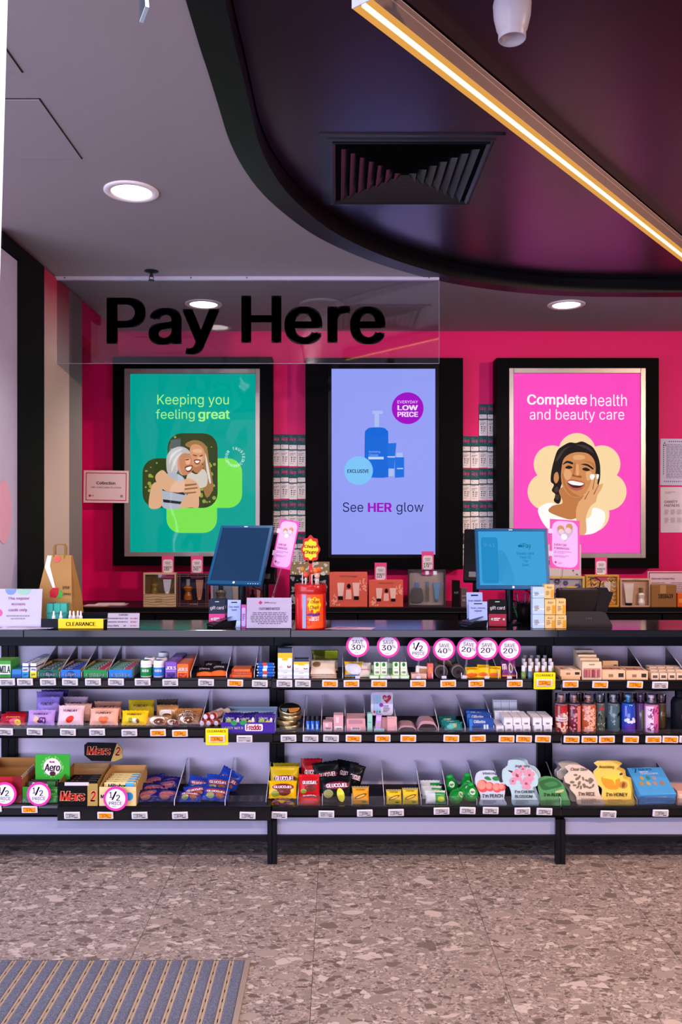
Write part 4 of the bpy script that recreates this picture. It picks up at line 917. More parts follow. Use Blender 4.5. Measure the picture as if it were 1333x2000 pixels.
# ---------- shelf 1, bay B ----------
def vitbox(a, b_, pt, d, z, lab, top):
    return carton(lab, a, b_, pt, d, z, .05, '#e6e2ea' if top else '#c3d0e6', '#27324e' if top else None, [('#c98a2a', '60', .1, .3, .08, .2), ('#c4707a', 'M', .66, .9, .08, .2, dict(bold=.04))] if top else [('#c98a2a', 'oil', .36, .64, .3, .6)], [('#f2b81e', 0, 1, .56, .80), ('#27324e', 0, 1, .80, 1.), ('#f2b81e', .3, .7, .44, .56)] if top else [('#eceaf2', 0, 1, .0, .5)], name='supplement_carton')
vitbox(543, 571, 1318, DP, B1, 'pale blue supplement carton, bottom of the tall stack by the post', 0); vitbox(543, 571, 1308, DP, B1+hz(1318, DP, B1), 'pale blue supplement carton, middle of the tall stack by the post', 0)
vitbox(543, 571, 1267, DP, B1+hz(1308, DP, B1), 'tall white and yellow supplement carton topping the stack by the post', 1)
vitbox(574, 604, 1319, DP, B1, 'pale blue supplement carton, bottom of the short stack', 0); vitbox(574, 604, 1309, DP, B1+hz(1319, DP, B1), 'pale blue supplement carton, middle of the short stack', 0)
vitbox(574, 604, 1288, DP, B1+hz(1309, DP, B1), 'small white and yellow supplement carton topping the short stack', 1)
bag('green and gold foil pouch standing tall behind the cream pouches', 608, 662, 1271, 3.62, B1, '#6d6c22', .15, .03, [('#3b2a4a', 'glow', .3, .7, .3, .42, dict(bold=.04))], bands=[('#c9b9a2', .0, 1, .03, .55), ('#a9b82e', .5, 1, .6, .97)], met=.4, name='foil_pouch', kind='pouch')
for k, (a, b_, pt, c) in enumerate(((607, 659, 1316, '#c9b299'), (606, 658, 1307, '#bfa489'), (606, 656, 1291, '#d8c6b0'))):
    bag('cream printed pouch, %s of the pouch stack' % ('bottom', 'middle', 'top')[k], a, b_, pt, DP+.01, B1+.008*k, c, 1.15 if k < 2 else .75, .016, [('#6a4a2a', 'tan', .12, .34, .55, .75, dict(bold=.03))] if k == 2 else (), [('#7d6a4c', .25, .65, .16, .14)] if k == 2 else (), name='printed_pouch', kind='pouch')
dividers('1', B1, H1, [(670, 'clear divider right of the cream printed pouches'), (797, 'clear divider right of the green and white cream boxes'), (845, 'clear divider left of the lint rollers'), (902, 'clear divider right of the lint rollers'), (974, 'clear divider right of the yellow sachets'), (1010, 'clear divider left of the white capped bottles')])
bag('yellow and white plaster packet in front of the first SAVE sign', 673, 712, 1293, DP+.03, B1, '#efb31e', .55, .018, [('#7a4a10', 'plasters', .25, .9, .80, .90)], [('#cfd2dc', .45, .5, .42, .30, -.3)], bands=[('#3a7dbb', .0, .8, .03, .14)], name='plaster_packet', kind='packet')
bag('white and cream packet leaning right of the yellow plaster packet', 702, 726, 1295, DP+.03, B1, '#dccbb8', .55, .016, bands=[('#c24a5a', .1, .9, .45, .5)], name='cream_packet', kind='packet')
for i, (a, b_, pt) in enumerate(((722, 741, 1319), (742, 762, 1319), (763, 781, 1319), (782, 800, 1319))):
    carton('pale green cream carton lying flat, %s from the left in the bottom row' % ORD[i], a, b_, pt, DP, B1, .12, '#a8cf9c', None, (), [('#e4f0dc', .1, .9, .2, .7)], name='cream_carton')
zz = B1+hz(1319, DP, B1)
for i, a in enumerate((731, 744, 768, 783)):
    t = carton('upright green and white cream carton, %s from the left in its row' % ORD[i], a, a+12.5, 1293, DP+.006, zz+.0004, .03, '#dfeecf', '#2c8a2e', [('#4f9a4a', 'aloe', .2, .8, .46, .54)], [('#b9dc9c', 0, 1, .0, .06), ('#b9dc9c', 0, .12, 0, 1)], lean=.12, name='cream_carton')
    g = G(); h_ = .05; g.disc(0, .043, .0085, -.001, 14, .8); O('leaf_emblem', g, M('#1d7a28', .4), t); barcode(t, -.008, .008, .006, .016)
carton('pale green carton standing behind the upright green cartons', 716, 735, 1300, DP+.09, B1, .03, '#b4e0c0', None, (), [('#3a6a54', .1, .6, .45, .5)], name='cream_carton')
carton('pale green carton at the back between the two upright pairs', 752, 770, 1296, DP+.09, B1, .03, '#b4dcb0', None, (), [('#7ab27a', .1, .9, .3, .6)], name='cream_carton')
for a, b_, pt, dd, c, nm, ln_, rl in ((804, 834, 1316, DP, '#d0a89a', 'flat pink cream box lying under the tilted one', 0, 0), (812, 838, 1301, DP+.03, '#e8ded4', 'tilted white cream box with a tan picture', .35, .1), (836, 847, 1296, DP+.012, '#e0605c', 'slim coral box standing against the divider', .05, 0)):
    carton(nm, a, b_, pt, dd, B1, .035, c, None, (), [('#b0865a', .25, .85, .35, .8)] if c == '#e8ded4' else ([('#f08a3a', .3, .7, .35, .75)] if c == '#e0605c' else ()), lean=ln_, roll=rl, name='face_cream_box')
for i, (px, nm) in enumerate(((862, 'left'), (895, 'right'))):
    d = DP+.02; t = TH('lint_roller', 'dark lint roller lying end on, %s of the pair under the SAVE 40 sign' % nm, 'lint roller', (X(px, d), d-.012, B1+.0275))
    O('roll', G().lathe([(.026, 0), (.0268, .003), (.0268, .10)], 26, ax='y'), M('#8c8683', .6), t)
    O('end_face', G().lathe([(.0005, -.002), (.0245, -.002), (.0255, .002)], 26, ax='y'), M('#2c2324', .6), t)
    O('core', G().lathe([(.0005, -.0035), (.008, -.0035), (.0085, -.002)], 16, ax='y'), M('#1a1517', .6), t)
t = TH('hair_brush', 'cream oval brush lying across the two lint rollers', 'brush', (X(868, 3.50), 3.50, B1+.066), (R(-28), R(28), 0))
O('pad', G().lathe([(.0005, -.004), (.020, -.004), (.022, 0), (.020, .006), (.0005, .007)], 24, ex=1.7, ey=1.2), M('#d9c8a8', .6), t, True)
O('rim', G().lathe([(.0215, -.0045), (.0235, -.001), (.0225, .003)], 24, ex=1.7, ey=1.2), M('#4a3c34', .5), t, True)
for i, (a, b_, pt, y_) in enumerate(((911, 938, 1304, .1), (934, 958, 1299, -.08), (955, 980, 1302, -.2))):
    bag('yellow throat sweet sachet, %s from the left below the SAVE 20 signs' % ORD[i], a, b_, pt, DP+.015, B1, '#f0c018', .5, .014, [('#5a3a10', 'soothe', .1, .9, .72, .88)], [('#e0601c', .45, .22, .4, .14)], yaw=y_, name='sweet_sachet', kind='sachet')
bag('purple hanging card packet with a white vial', 981, 1011, 1290, DP+.03, B1, '#6f2c6e', .45, .012, [('#f0e4d8', 'm', .08, .34, .42, .74, dict(bold=.05))], [('#b9b2a8', .62, .5, .13, .34), ('#3a2430', .62, .5, .07, .24)], bands=[('#e07a2c', .0, 1, .03, .12)], name='card_packet', kind='packet')
capn = 0
vp = [('vial', [(.0005, 0), (.0095, 0), (.010, .002), (.010, .026), (.006, .031)]), ('cap', [(.0075, .030), (.0082, .031), (.0080, .052), (.0070, .054), (.0005, .0545)])]
for r_ in range(4):
    for c in range(5):
        if r_ == 3 and c == 4: continue
        d = DP+.014+r_*.052; px = 1023+c*13.0+(r_ % 2)*3; col = ['#6d8a3c', '#4d6a7c', '#8a6a4a', '#9a3c2c', '#8a7a52'][(c+r_) % 5]
        t = bottle('small white capped vial, %s from the left in the %s row' % (ORD[c], ['front', 'second', 'third', 'back'][r_]), px, d, B1+.0002+.006*r_, vp, [M(col, .15, coat=.5), M('#dcdce4', .35)], 'perfume_vial', n=12)
        if r_: O('riser', G().box(-.010, .010, -.010, .010, -.006*r_, 0), CLR, t)
# ---------- shelf 1, bay C ----------
def palette(lab, a, b_, pt, d, z, col, shades, yaw=0, lean=0):
    t = carton(lab, a, b_, pt, d, z, .11, '#d9b48c', None, (), [('#8c6a50', .28, .48, .3, .6), ('#2c2420', .70, .92, .3, .7)], name='makeup_palette', kind='makeup', flap=False, lean=lean, yaw=yaw)
    w_ = (b_-a)*d/F/2; h_ = hz(pt, d, z, lean)
    g = G(); g.box(-w_*.88, w_*.88, .012, .065, h_-.0004, h_+.0006); O('window', g, M('#e9dccb', .3), t)
    for i, c in enumerate(shades): g = G(); x = -w_*.82+i*(w_*1.64/len(shades)); g.box(x+.001, x+w_*1.64/len(shades)-.001, .018, .055, h_, h_+.0014, .0005); O('shade_pan', g, M(c, .4), t)
    return t
palette('cream makeup palette box, at the left end of the third bay', 1095, 1136, 1309, DP, C1+.0145, '', ['#9a5a4c', '#c9a08a', '#f0e6dc', '#c9b0a0'])
carton('cream box under the makeup palette at the left end of the third bay', 1097, 1134, 1321, DP, C1, .12, '#cfa77e', name='makeup_box')
for k in range(4):
    d = DP+.048*k; pt = [1293, 1286, 1279, 1270][k]; t = carton('cream lipstick set box, %s in the stepped row' % ('front one', 'second one', 'third one', 'rearmost one')[k], 1138-4*k, 1176-5*k, pt, d, C1, .045, '#dcc3a4', None, [('#5a4a40', 'NUDE', .36, .64, .82, .90, dict(bold=.02))], [('#b98a78', .06, .94, .14, .66)], name='lipstick_set', kind='makeup')
    if k == 0:
        w_ = 38*d/F/2; h_ = hz(pt, d, C1)
        for i in range(6): g = G(); x = -w_*.82+i*w_*.28; g.lathe([(.0005, h_*.16), (.0042, h_*.16), (.0042, h_*.56), (.0005, h_*.6)], 8, x+.004, -.0035); O('lipstick', g, M(['#a8505a', '#b46a5a', '#c47c72', '#8a3c44', '#c9827c', '#a85c6c'][i], .3), t)
SH = ['#8c3a34', '#a8503a', '#7a3430', '#b4604a', '#8c4440']
palette('cream eyeshadow palette at the back between the stepped row and others', 1178, 1208, 1291, DP+.15, C1, '', SH)
palette('cream eyeshadow palette, left one of the front pair', 1177, 1222, 1309, DP, C1, '', SH, -.05); palette('cream eyeshadow palette, right one of the front pair', 1224, 1266, 1310, DP, C1, '', SH, -.08)
for r_ in range(3):
    for c in range(4):
        d = DP+.05*r_; carton('small cream compact box, %s from the left in the %s row' % (ORD[c], ['front', 'middle', 'back'][r_]), 1273+c*16.5-2*r_, 1288+c*16.5-2*r_, [1315, 1309, 1303][r_], d, C1, .046, '#d9bda4', '#e6cfb8', (), [('#5a4a44', .2, .8, .3, .7)], name='compact_box', kind='makeup')
dividers('1', C1, .10, [(1262, 'clear divider right of the eyeshadow palettes'), (1341, 'clear divider at the right edge of the top shelf')], d0=3.50)
# ---------- shelf 2 ----------
FDY = dict(name='sweet_bag')
def funday(lab, a, b_, pt, d, z, col, c2, art_, **kw):
    return bag(lab, a, b_, pt, d, z, col, kw.pop('lean', .3), .034, [('#4a2440', 'FUNDAY', .24, .76, .66, .78, dict(bold=.03))], art_, r=.45, **kw)
bag('red sweet bag behind, at the left end of the middle shelf', 6, 46, 1392, 3.56, Z2, '#8c1022', .3, .03)
bag('red sweet bag with a yellow and pink print, at the left end', -6, 47, 1396, DP+.005, Z2, '#a8142a', .5, .03, [('#e8b84a', 'FUNDAY', .3, .8, .55, .68)], [('#e0567a', .62, .25, .2, .12), ('#e8c832', .72, .2, .12, .1)])
funday('dark purple sweet bag, rearmost of the purple bags', 76, 130, 1349, 3.66, A2, '#4e3f86', '', (), lean=.1)
funday('mid purple sweet bag behind the lilac one', 66, 120, 1353, 3.60, A2, '#7a68bb', '', (), lean=.12)
funday('purple sweet bag just behind the lilac one', 66, 113, 1363, 3.54, A2, '#8a76c4', '', (), lean=.15)
funday('lilac sweet bag with a dark snake print, front of its slot', 49, 104, 1389, DP, A2, '#b48ed0', '', [('#e0b48c', .36, .34, .10, .14), ('#5a1c5c', .55, .38, .10, .08), ('#b48ed0', .57, .38, .05, .03), ('#5a1c5c', .50, .26, .10, .06), ('#5a1c5c', .64, .30, .07, .12), ('#b48ed0', .64, .30, .03, .06)])
funday('pale pink sweet bag standing behind the white ones', 119, 169, 1363, 3.60, A2, '#c4a4b8', '', (), lean=.1)
funday('peach sided sweet bag between the pale pink bags', 122, 176, 1376, 3.54, A2, '#d6a48e', '', (), lean=.2)
funday('pale pink sweet bag with a red jelly bean print', 108, 161, 1380, DP, A2, '#e2bfc0', '', [('#e0301c', .5, .3, .16, .11, .6)])
funday('peach sweet bag standing behind the front peach one', 180, 236, 1372, 3.58, A2, '#cd9179', '', (), lean=.15)
funday('darker peach sweet bag tucked right behind the front peach one', 176, 232, 1384, 3.53, A2, '#d8895e', '', (), lean=.22)
funday('peach sweet bag with an orange heart print', 171, 229, 1386, DP, A2, '#e5aa8e', '', [('#ec6a3a', .44, .36, .09, .09), ('#ec6a3a', .58, .36, .09, .09), ('#ec6a3a', .51, .26, .12, .10)])
funday('olive yellow sweet bag behind the bright yellow one', 247, 300, 1369, 3.57, A2, '#b79f0e', '', (), lean=.15)
funday('bright yellow sweet bag with white and green sweets printed', 234, 288, 1390, DP, A2, '#f2c408', '', [('#8c9a2c', .36, .34, .07, .09), ('#f2ead8', .52, .36, .08, .07), ('#7a4a1c', .62, .28, .06, .08), ('#f2ead8', .52, .22, .07, .04)])
CK = [('#f0e0cc', .45, .45, .28, .16), ('#6a3a1c', .52, .3, .2, .1)]
for i, (a, b_, pt, d, ln_, c, yw) in enumerate(((304, 346, 1368, 3.62, .1, '#5a4a3c', .1), (302, 347, 1379, 3.56, .25, '#c28a52', 0), (282, 334, 1400, DP, .6, '#b58a5c', .1), (320, 350, 1410, DP, .8, '#7a2c3c', 0))):
    bag('brown and cream crinkly chocolate bag, %s' % ('silver topped one at the back', 'tall one in the middle of the heap', 'lying at the front left of the heap', 'small maroon one at the front')[i], a, b_, pt, d, A2, c, ln_, .034, [('#f0ece4', 'melts', .25, .85, .56, .70, dict(bold=.05))], CK, yaw=yw, r=.25, met=.15)
for i, (a, b_, pt, d, ln_) in enumerate(((342, 394, 1386, 3.55, .4), (338, 392, 1393, 3.52, .5), (342, 390, 1400, DP, .7))):
    bag('tan crinkly chocolate bag, %s of the low pile left of the tubes' % ('back', 'middle', 'front')[i], a, b_, pt, d, A2+.003*i, ('#c8823a', '#b07c50', '#a07a5c')[i], ln_, .036, [('#3c2418', 'bites', .3, .8, .5, .68, dict(bold=.04))] if i else [('#3c2418', 'bites', .3, .8, .6, .76, dict(bold=.04))], CK, r=.25, met=.15)
dividers('2', A2, .095, [(393, 'clear divider between the tan chocolate bags and the tubes')])
for i, (px, zz, dd) in enumerate(((395, .014, 3.478), (408, .014, 3.478), (423, .014, 3.478), (402, .0385, 3.49), (415, .0385, 3.49))):
    t = TH('sweet_tube', 'white and red sweet tube, %s' % ('front row, left one', 'front row, middle one', 'front row, beside the blue chocolate carton', 'top row, left one', 'top row, beside the blue chocolate carton')[i], 'sweets', (X(px, dd), dd, A2+zz-.0005), (0, 0, R(-25)))
    O('tube', G().lathe([(.0128, .003), (.0128, .12)], 18, ax='y'), M('#d9cbc0', .4), t)
    O('red_cap', G().lathe([(.0105, -.002), (.0125, -.002), (.0136, .001), (.0136, .012), (.0130, .013)], 20, ax='y'), M('#9c2a1c', .4), t)
    O('label', G().lathe([(.0131, .020), (.0131, .075)], 18, ax='y'), M('#b98a7a', .4), t)
    O('end_print', G().lathe([(.0005, -.0026), (.0105, -.0026), (.0107, -.0018)], 18, ax='y'), M('#cfc3c4', .4), t)
tray('black pull out tray under the blue chocolate carton on the middle shelf', 398, 533, 1433, 1450, 3.435, 3.70)
TB = Z(1433, 3.435)
t, w_, hf, hb = openbox('purple Dairy Milk chocolate frog carton with a pale blue back', 432, 537, 1411, 1380, 3.44, TB, .185, '#3a1a8c', '#9fb6cc', [('#f0ecfa', 'DAIRY MILK', .02, .42, .38, .62, dict(bold=.04)), ('#c01c3c', 'Freddo', .47, .75, .30, .82, dict(bold=.07))], [('#2c1470', 0, 1, 0, .12)], side='#9fb6cc')
g = G(); g.flat(rrect(-.012+.0-.0*w_, .062, hf*.22, hf*.86, .006), -.0010); O('name_patch', g, M('#e8d6e4', .4), t)
g = G(); g.disc(-w_*.52, hf*.95, .010, -.0012, 12, 1.3); g.disc(-.0*w_-.02, hf*.98, .010, -.0012, 12, 1.4); O('leaf_print', g, M('#1d8a4c', .4), t)
for k in range(9):
    dd = 3.455+.028*(k // 3); pp = 455+32*(k % 3)+random.uniform(-3, 3)
    t = bag('purple wrapped chocolate bar with a green and yellow print, %s from the left, %s row' % (ORD[k % 3], ('front', 'middle', 'back')[k // 3]), pp-19, pp+19, 1397-2*(k // 3), dd, TB+.003, ('#2a1c6c', '#231a5c', '#3a2a7c')[k % 3], .35, .016, [('#dcd6f0', 'choc', .15, .6, .70, .84)], [('#8fae3c', .3, .5, .16, .22), ('#e0c83a', .6, .4, .14, .2), ('#d8d0e8', .78, .5, .08, .25)], roll=random.uniform(-.12, .12), name='chocolate_bar', kind='chocolate', r=.25)
# bay B
def tin(lab, px, d, z, r_, h_, tilt=(0, 0), picture=True):
    t = TH('balm_tin', lab, 'tin', (X(px, d), d, z), (tilt[0], tilt[1], 0))
    smooth_angle(O('base', G().lathe([(.0005, 0), (r_-.002, 0), (r_, .002), (r_, h_*.55)], 32), M('#9a8a5c', .3, .9), t)); smooth_angle(O('lid', G().lathe([(r_+.001, h_*.5), (r_+.001, h_-.003), (r_-.001, h_), (r_-.003, h_-.001), (.0005, h_-.001)], 32), M('#a8946a', .3, .9), t))
    if picture:
        g = G(); n = 28; g.add([(.92*r_*cos(2*pi*i/n), .92*r_*sin(2*pi*i/n), h_+.0004) for i in range(n)], [tuple(range(n))]); O('lid_print', g, M('#15130f', .35), t)
        g = G(); g.add([(.85*r_*cos(a), .85*r_*sin(a), h_+.0008) for a in [R(-90+100*i/10) for i in range(11)]]+[(-.2*r_, -.1*r_, h_+.0008)], [tuple(range(12))]); O('lid_wedge', g, M('#d08a3c', .4), t)
        g = G(); g.add([(.85*r_*cos(a), .85*r_*sin(a), h_+.0008) for a in [R(190+60*i/10) for i in range(11)]]+[(-.2*r_, -.1*r_, h_+.0008)], [tuple(range(12))]); O('lid_leaf', g, M('#6a8a94', .4), t)
tin('gold balm tin, bottom of the stack beside the post', 566, 3.535, B2, .047, .020, picture=False)
tin('gold balm tin, second up in the stack beside the post', 561, 3.535, B2+.0205, .047, .020, picture=False)
tin('gold balm tin, third up in the stack beside the post', 568, 3.540, B2+.041, .047, .020, (R(2), 0), False)
tin('gold balm tin with a black and orange lid, topmost and tilted', 567, 3.542, B2+.066, .047, .020, (R(16), R(3)))
dividers('2', B2, .095, [(593, 'clear divider right of the balm tins'), (628, 'clear divider right of the blue tubes'), (675, 'clear divider left of the wide pink box'), (714, 'clear divider right of the wide pink box'), (775, 'clear divider right of the pink and lavender cosmetics'), (857, 'clear divider left of the teal face packets'), (909, 'clear divider left of the blue razor packs'), (965, 'clear divider right of the blue razor packs')])
for i in range(3):
    px = 602+9*i; t = bottle('slim bright blue tube with a dark cap, %s in its slot' % ('left one', 'middle one', 'right one')[i], px, 3.485, B2, [('tube', [(.0005, 0), (.0085, 0), (.0088, .004), (.0088, .040), (.0075, .044)]), ('cap', [(.0070, .044), (.0072, .058), (.0060, .062), (.0005, .0625)])], [M('#1c56b8', .25, coat=.4), M('#151a2c', .3)], 'lip_tube', cat='tube', n=14)
    g = G(); g.rect(-.003, .003, .010, .030, -.0092); O('label', g, M('#8fc0ea', .4), t)
for a, b_, pt, dd, nm in ((631, 650, 1411, DP, 'low pink cosmetics box, left one'), (652, 671, 1397, DP, 'taller pink cosmetics box with a barcode, right one'), (636, 660, 1406, DP+.07, 'pink cosmetics box at the back behind the low one')):
    t = carton(nm+', left of the wide pink box', a, b_, pt, dd, B2, .05, '#cf9aa0', '#dcb0b0', (), [('#e8c4c0', .25, .55, .55, .9), ('#e4dcdc', .15, .9, .14, .34)], name='cosmetics_box'); barcode(t, -.010, .014, .010, .018)
t = carton('wide pink box with a window and barcode on the middle shelf', 677, 714, 1404, DP, B2, .10, '#cf9298', '#d8a4a6', (), [('#a87c84', .12, .86, .62, .92), ('#e4dcdc', .24, .74, .12, .38)], name='cosmetics_box'); barcode(t, -.016, .016, .010, .020)
carton('slim mint green box beside the lavender stick', 718, 728, 1394, DP, B2, .03, '#8fc0b4', None, (), [('#5a9a90', .2, .8, .5, .55)], name='slim_box')
carton('low mint green box lying at the front beside the lavender stick', 731, 751, 1428, DP, B2, .05, '#a4d0c6', name='slim_box')
carton('lavender stick box with a gold dot, leaning', 733, 744, 1396, DP+.004, B2+.0085, .02, '#b48acb', None, (), [('#a8a83c', .25, .75, .30, .42), ('#c9aade', .1, .9, .6, .9)], roll=.08, name='slim_box')
for i, (a, b_, pt, dd) in enumerate(((742, 757, 1402, DP+.03), (757, 776, 1400, DP+.008))): carton('flat pink pouch box standing %s the lavender stick' % ('just right of', 'furthest right of')[i], a, b_, pt, dd, B2, .03, '#d09a9a', None, (), [('#c0848a', .1, .7, .88, .93)], lean=.15, name='cosmetics_box')
t = TH('shelf_card', 'white rounded card with a red heart standing behind the pink boxes', 'sign', (X(746, 3.56), 3.56, Z(1397, 3.56)))
q = 3.56/F; O('card', G().prism([(x, z) for x, z in rrect(-21*q, 22*q, 0, 45*q, .012)], 0, .0012), M('#c8c4dc', .4), t)
O('picture_panel', G().rect(-18*q, -2*q, 4*q, 40*q, -.0004), M('#a9bcd8', .4), t)
for i, (c, c2) in enumerate((('#b03048', '#9fb4cc'), ('#4aa0d8', '#8fb8dc'), ('#2c9a4c', '#8cc4cc'))): O('test_tube', G().rect((-16+5.4*i)*q, (-12.5+5.4*i)*q, 4.5*q, 36*q, -.0007), M(c2, .4), t); O('tube_tip', G().rect((-16+5.4*i)*q, (-12.5+5.4*i)*q, 4.5*q, 9*q, -.0010), M(c, .4), t)
g = G(); g.flat([((a-0+10)*q, b_*q) for a, b_ in ((0, 23), (-8, 32), (-8.5, 37), (-5, 40), (-1, 38), (0, 36), (1, 38), (5, 40), (8.5, 37), (8, 32))], -.0008); O('heart', g, M('#a81c38', .4), t)
g = G(); g.disc(-1*q, 20*q, 4*q, -.0012, 16); O('purple_badge', g, M('#8a2a9c', .4), t)
g = G(); scrib(g, 3*q, 17*q, 6*q, 20*q, 5, -.0008, 4); O('small_print', g, M('#5a5470', .5), t)
g = G(); scrib(g, 4*q, 15*q, 30*q, 35*q, 2, -.0012, 4); O('heart_print', g, M('#e8d8de', .5), t)
def brush(lab, a, b_, pt, dd):
    w_ = (b_-a)*dd/F/2; h_ = hz(pt, dd, B2); t = TH('sponge_block', lab, 'sponge', (X((a+b_)/2, dd), dd, B2))
    O('case', G().prism(smooth_poly([(-w_, 0), (w_, 0), (w_*.98, h_*.55), (w_*.6, h_*.92), (0, h_), (-w_*.7, h_*.93), (-w_*.98, h_*.5)], 3), 0, .09), M('#b08a90', .45), t)
    O('dark_front', G().prism(smooth_poly([(-w_*.9, h_*.12), (w_*.9, h_*.12), (w_*.86, h_*.5), (w_*.5, h_*.68), (-w_*.5, h_*.70), (-w_*.86, h_*.45)], 3), -.003, 0), M('#2a1e20', .7), t)
brush('low dark fronted pink pad case, left one right of the pink boxes', 780, 812, 1417, DP+.003); brush('taller dark fronted pink pad case, right one of the pair', 818, 853, 1408, DP+.003)
for i, (a, b_, pt, dd, c, ln_) in enumerate(((857, 893, 1400, 3.58, '#1a5a5c', .3), (862, 900, 1408, 3.53, '#2a8a84', .6), (868, 906, 1411, DP+.01, '#147874', .6))):
    bag('teal face mask packet, %s in its slot' % ('rearmost', 'middle one', 'front one')[i], a, b_, pt, dd, B2, c, ln_, .016, [('#d8ece8', 'mask', .3, .7, .62, .74)], [('#a8a85c', .55, .45, .12, .10), ('#5ab8a8', .35, .35, .2, .12)], name='mask_packet', kind='packet')
for i, (a, b_, pt, dd) in enumerate(((912, 958, 1385, 3.60), (914, 962, 1392, 3.54), (918, 966, 1402, DP))):
    carton('dark blue razor blade pack, %s in its slot' % ('rearmost', 'middle one', 'front one')[i], a, b_, pt, dd, B2, .045 if i == 0 else .03, '#14408c', '#2a6cc0', [('#dfe8f4', 'Gillette', .18, .66, .62, .84, dict(bold=.04))], [('#2a6cc0', .0, .14, .1, .9), ('#b9c8dc', .58, .66, .2, .52), ('#b9c8dc', .69, .77, .2, .52), ('#0c2a5c', .1, .5, .12, .4)], lean=.3, name='razor_pack', kind='razor pack')
def wbox(lab, a, b_, pt, dd, z, lean=0, bar=True):
    t = carton(lab, a, b_, pt, dd, z, .12 if lean == 0 else .03, '#dcdce4', '#e8e8ee', (), [('#b4bcc8', .05, .95, .90, .97)], name='skincare_carton', lean=lean)
    if bar: barcode(t, -.008, .008, .005, .013)
    return t
for i in range(3): wbox('pale skincare carton standing at the back, %s' % ('nearest the razor packs', 'middle one of the three', 'right one of the three')[i], 965+15.5*i, 980+15.5*i, 1367, 3.64, B2, .04, False)
for i in range(3): wbox('pale skincare carton in the middle tier, %s from the left' % ORD[i], 967+17*i, 983+17*i, 1389, 3.575, B2, .1, False)
xs_ = [(970, 985), (987, 1003), (1005, 1021), (1022, 1037), (1044, 1060), (1063, 1079)]
for i, (a, b_) in enumerate(xs_): wbox('white skincare carton lying in the bottom row, %s from the left' % ORD[i], a, b_, 1418, DP, B2)
zz = B2+hz(1418, DP, B2)
for i, (a, b_) in enumerate(((985, 1002), (1003, 1019), (1020, 1036), (1042, 1059), (1061, 1080))): wbox('white skincare carton lying in the upper row, %s from the left' % ORD[i], a, b_, 1402, DP+.004, zz+.0008)
# bay C: body mists
MCAP = clear('mist_cap', (.86, .84, .88), gl=.9)
def mist(lab, px, w_px, pt, d, col, prints, cap='#8c8494', pump='#b98a7c', label=None, yaw=0):
    r_ = w_px*d/F/2; h_ = hz(pt, d, C2); hb = h_*.72
    t = TH('mist_bottle', lab, 'bottle', (X(px, d), d, C2), (0, 0, yaw))
    smooth_angle(O('bottle', G().lathe([(.0005, 0), (r_*.94, 0), (r_, .004), (r_, hb*.96), (r_*.9, hb)], 24), M(col, .18, coat=.7), t))
    smooth_angle(O('pump', G().lathe([(r_*.45, hb), (r_*.45, hb+.014), (r_*.25, hb+.016), (r_*.25, hb+.026), (r_*.4, hb+.027), (r_*.4, hb+.040), (.0005, hb+.041)], 16), M(pump, .3, .4), t))
    O('collar', G().lathe([(r_*.9, hb), (r_*.92, hb+.006), (r_*.8, hb+.008)], 24), M(cap, .3), t, True)
    O('over_cap', G().lathe([(r_*.97, hb+.004), (r_*.97, h_-.004), (r_*.9, h_), (.0005, h_)], 24), MCAP, t, True)
    def wrap(g): g.v = [(x, -math.sqrt(max(r_*r_-min(abs(x), r_*.98)**2, 0))+y, z) for x, y, z in g.v]; return g
    for j, (kind, c, *a) in enumerate(prints):
        g = G(); yy = -.0006-.0003*j
        if kind == 'rect':
            x0, x1, z0, z1 = a; n = 8
            for i in range(n): g.rect(r_*(x0+(x1-x0)*i/n), r_*(x0+(x1-x0)*(i+1)/n), z0*hb, z1*hb, yy)
        elif kind == 'dots':
            rd = random.Random(a[3]); 
            for i in range(a[0]): g.disc(r_*rd.uniform(-.85, .85)*.9, hb*rd.uniform(a[4] if len(a) > 4 else .06, a[5] if len(a) > 5 else .92), rd.uniform(a[1], a[2]), yy-.00001*i, 7, rd.uniform(.6, 1.7), rd.uniform(0, 3))
        elif kind == 'disc': g.disc(r_*a[0], hb*a[1], r_*a[2], yy, 20)
        elif kind == 'flower':
            for fx, fz, fr in a[0]:
                for i in range(5): q = 2*pi*i/5+fx*3; g.disc(r_*fx*.8+fr*cos(q), hb*fz+fr*sin(q), fr*.62, yy-.00002*i, 9, 1.4, q)
        elif kind == 'text': text(g, a[0], r_*a[1], r_*a[2], hb*a[3], hb*a[4], y=yy, bold=.03)
        O({'rect': 'label', 'text': 'lettering'}.get(kind, 'printed_motif'), wrap(g), M(c, .35), t)
    return t
mist('dark red body mist with a white banner, first from the post', 1097, 25, 1354, 3.50, '#8c2420', [('dots', '#d8b8a4', 26, .003, .006, 3, .04, .36), ('dots', '#d8c0b0', 8, .003, .006, 5, .6, .72), ('rect', '#d8cad0', -.95, .95, .42, .56), ('disc', '#b01c2c', .15, .84, .5), ('text', '#6a3a44', 'mist', -.6, .6, .46, .52)])
mist('dark red floral body mist with a pink back label, second in the row', 1122, 25, 1354, 3.50, '#5c1a28', [('dots', '#c87888', 22, .003, .006, 8), ('rect', '#c8706c', .25, .98, .04, .97)])
mist('amber body mist with pale flower prints, third in the row', 1150, 28, 1354, 3.50, '#a8502c', [('flower', '#dca893', [(-.5, .85, .010), (.5, .75, .010), (-.45, .55, .009), (.3, .25, .012), (.6, .5, .008), (-.5, .12, .008)])])
mist('grey green body mist with a dark disc, fourth in the row', 1172, 21, 1354, 3.53, '#47544c', [('disc', '#10182a', .1, .58, .62), ('rect', '#b02840', -.3, .5, .80, .90), ('dots', '#7d8c6c', 12, .002, .004, 2, .05, .3)], pump='#a8b0b4')
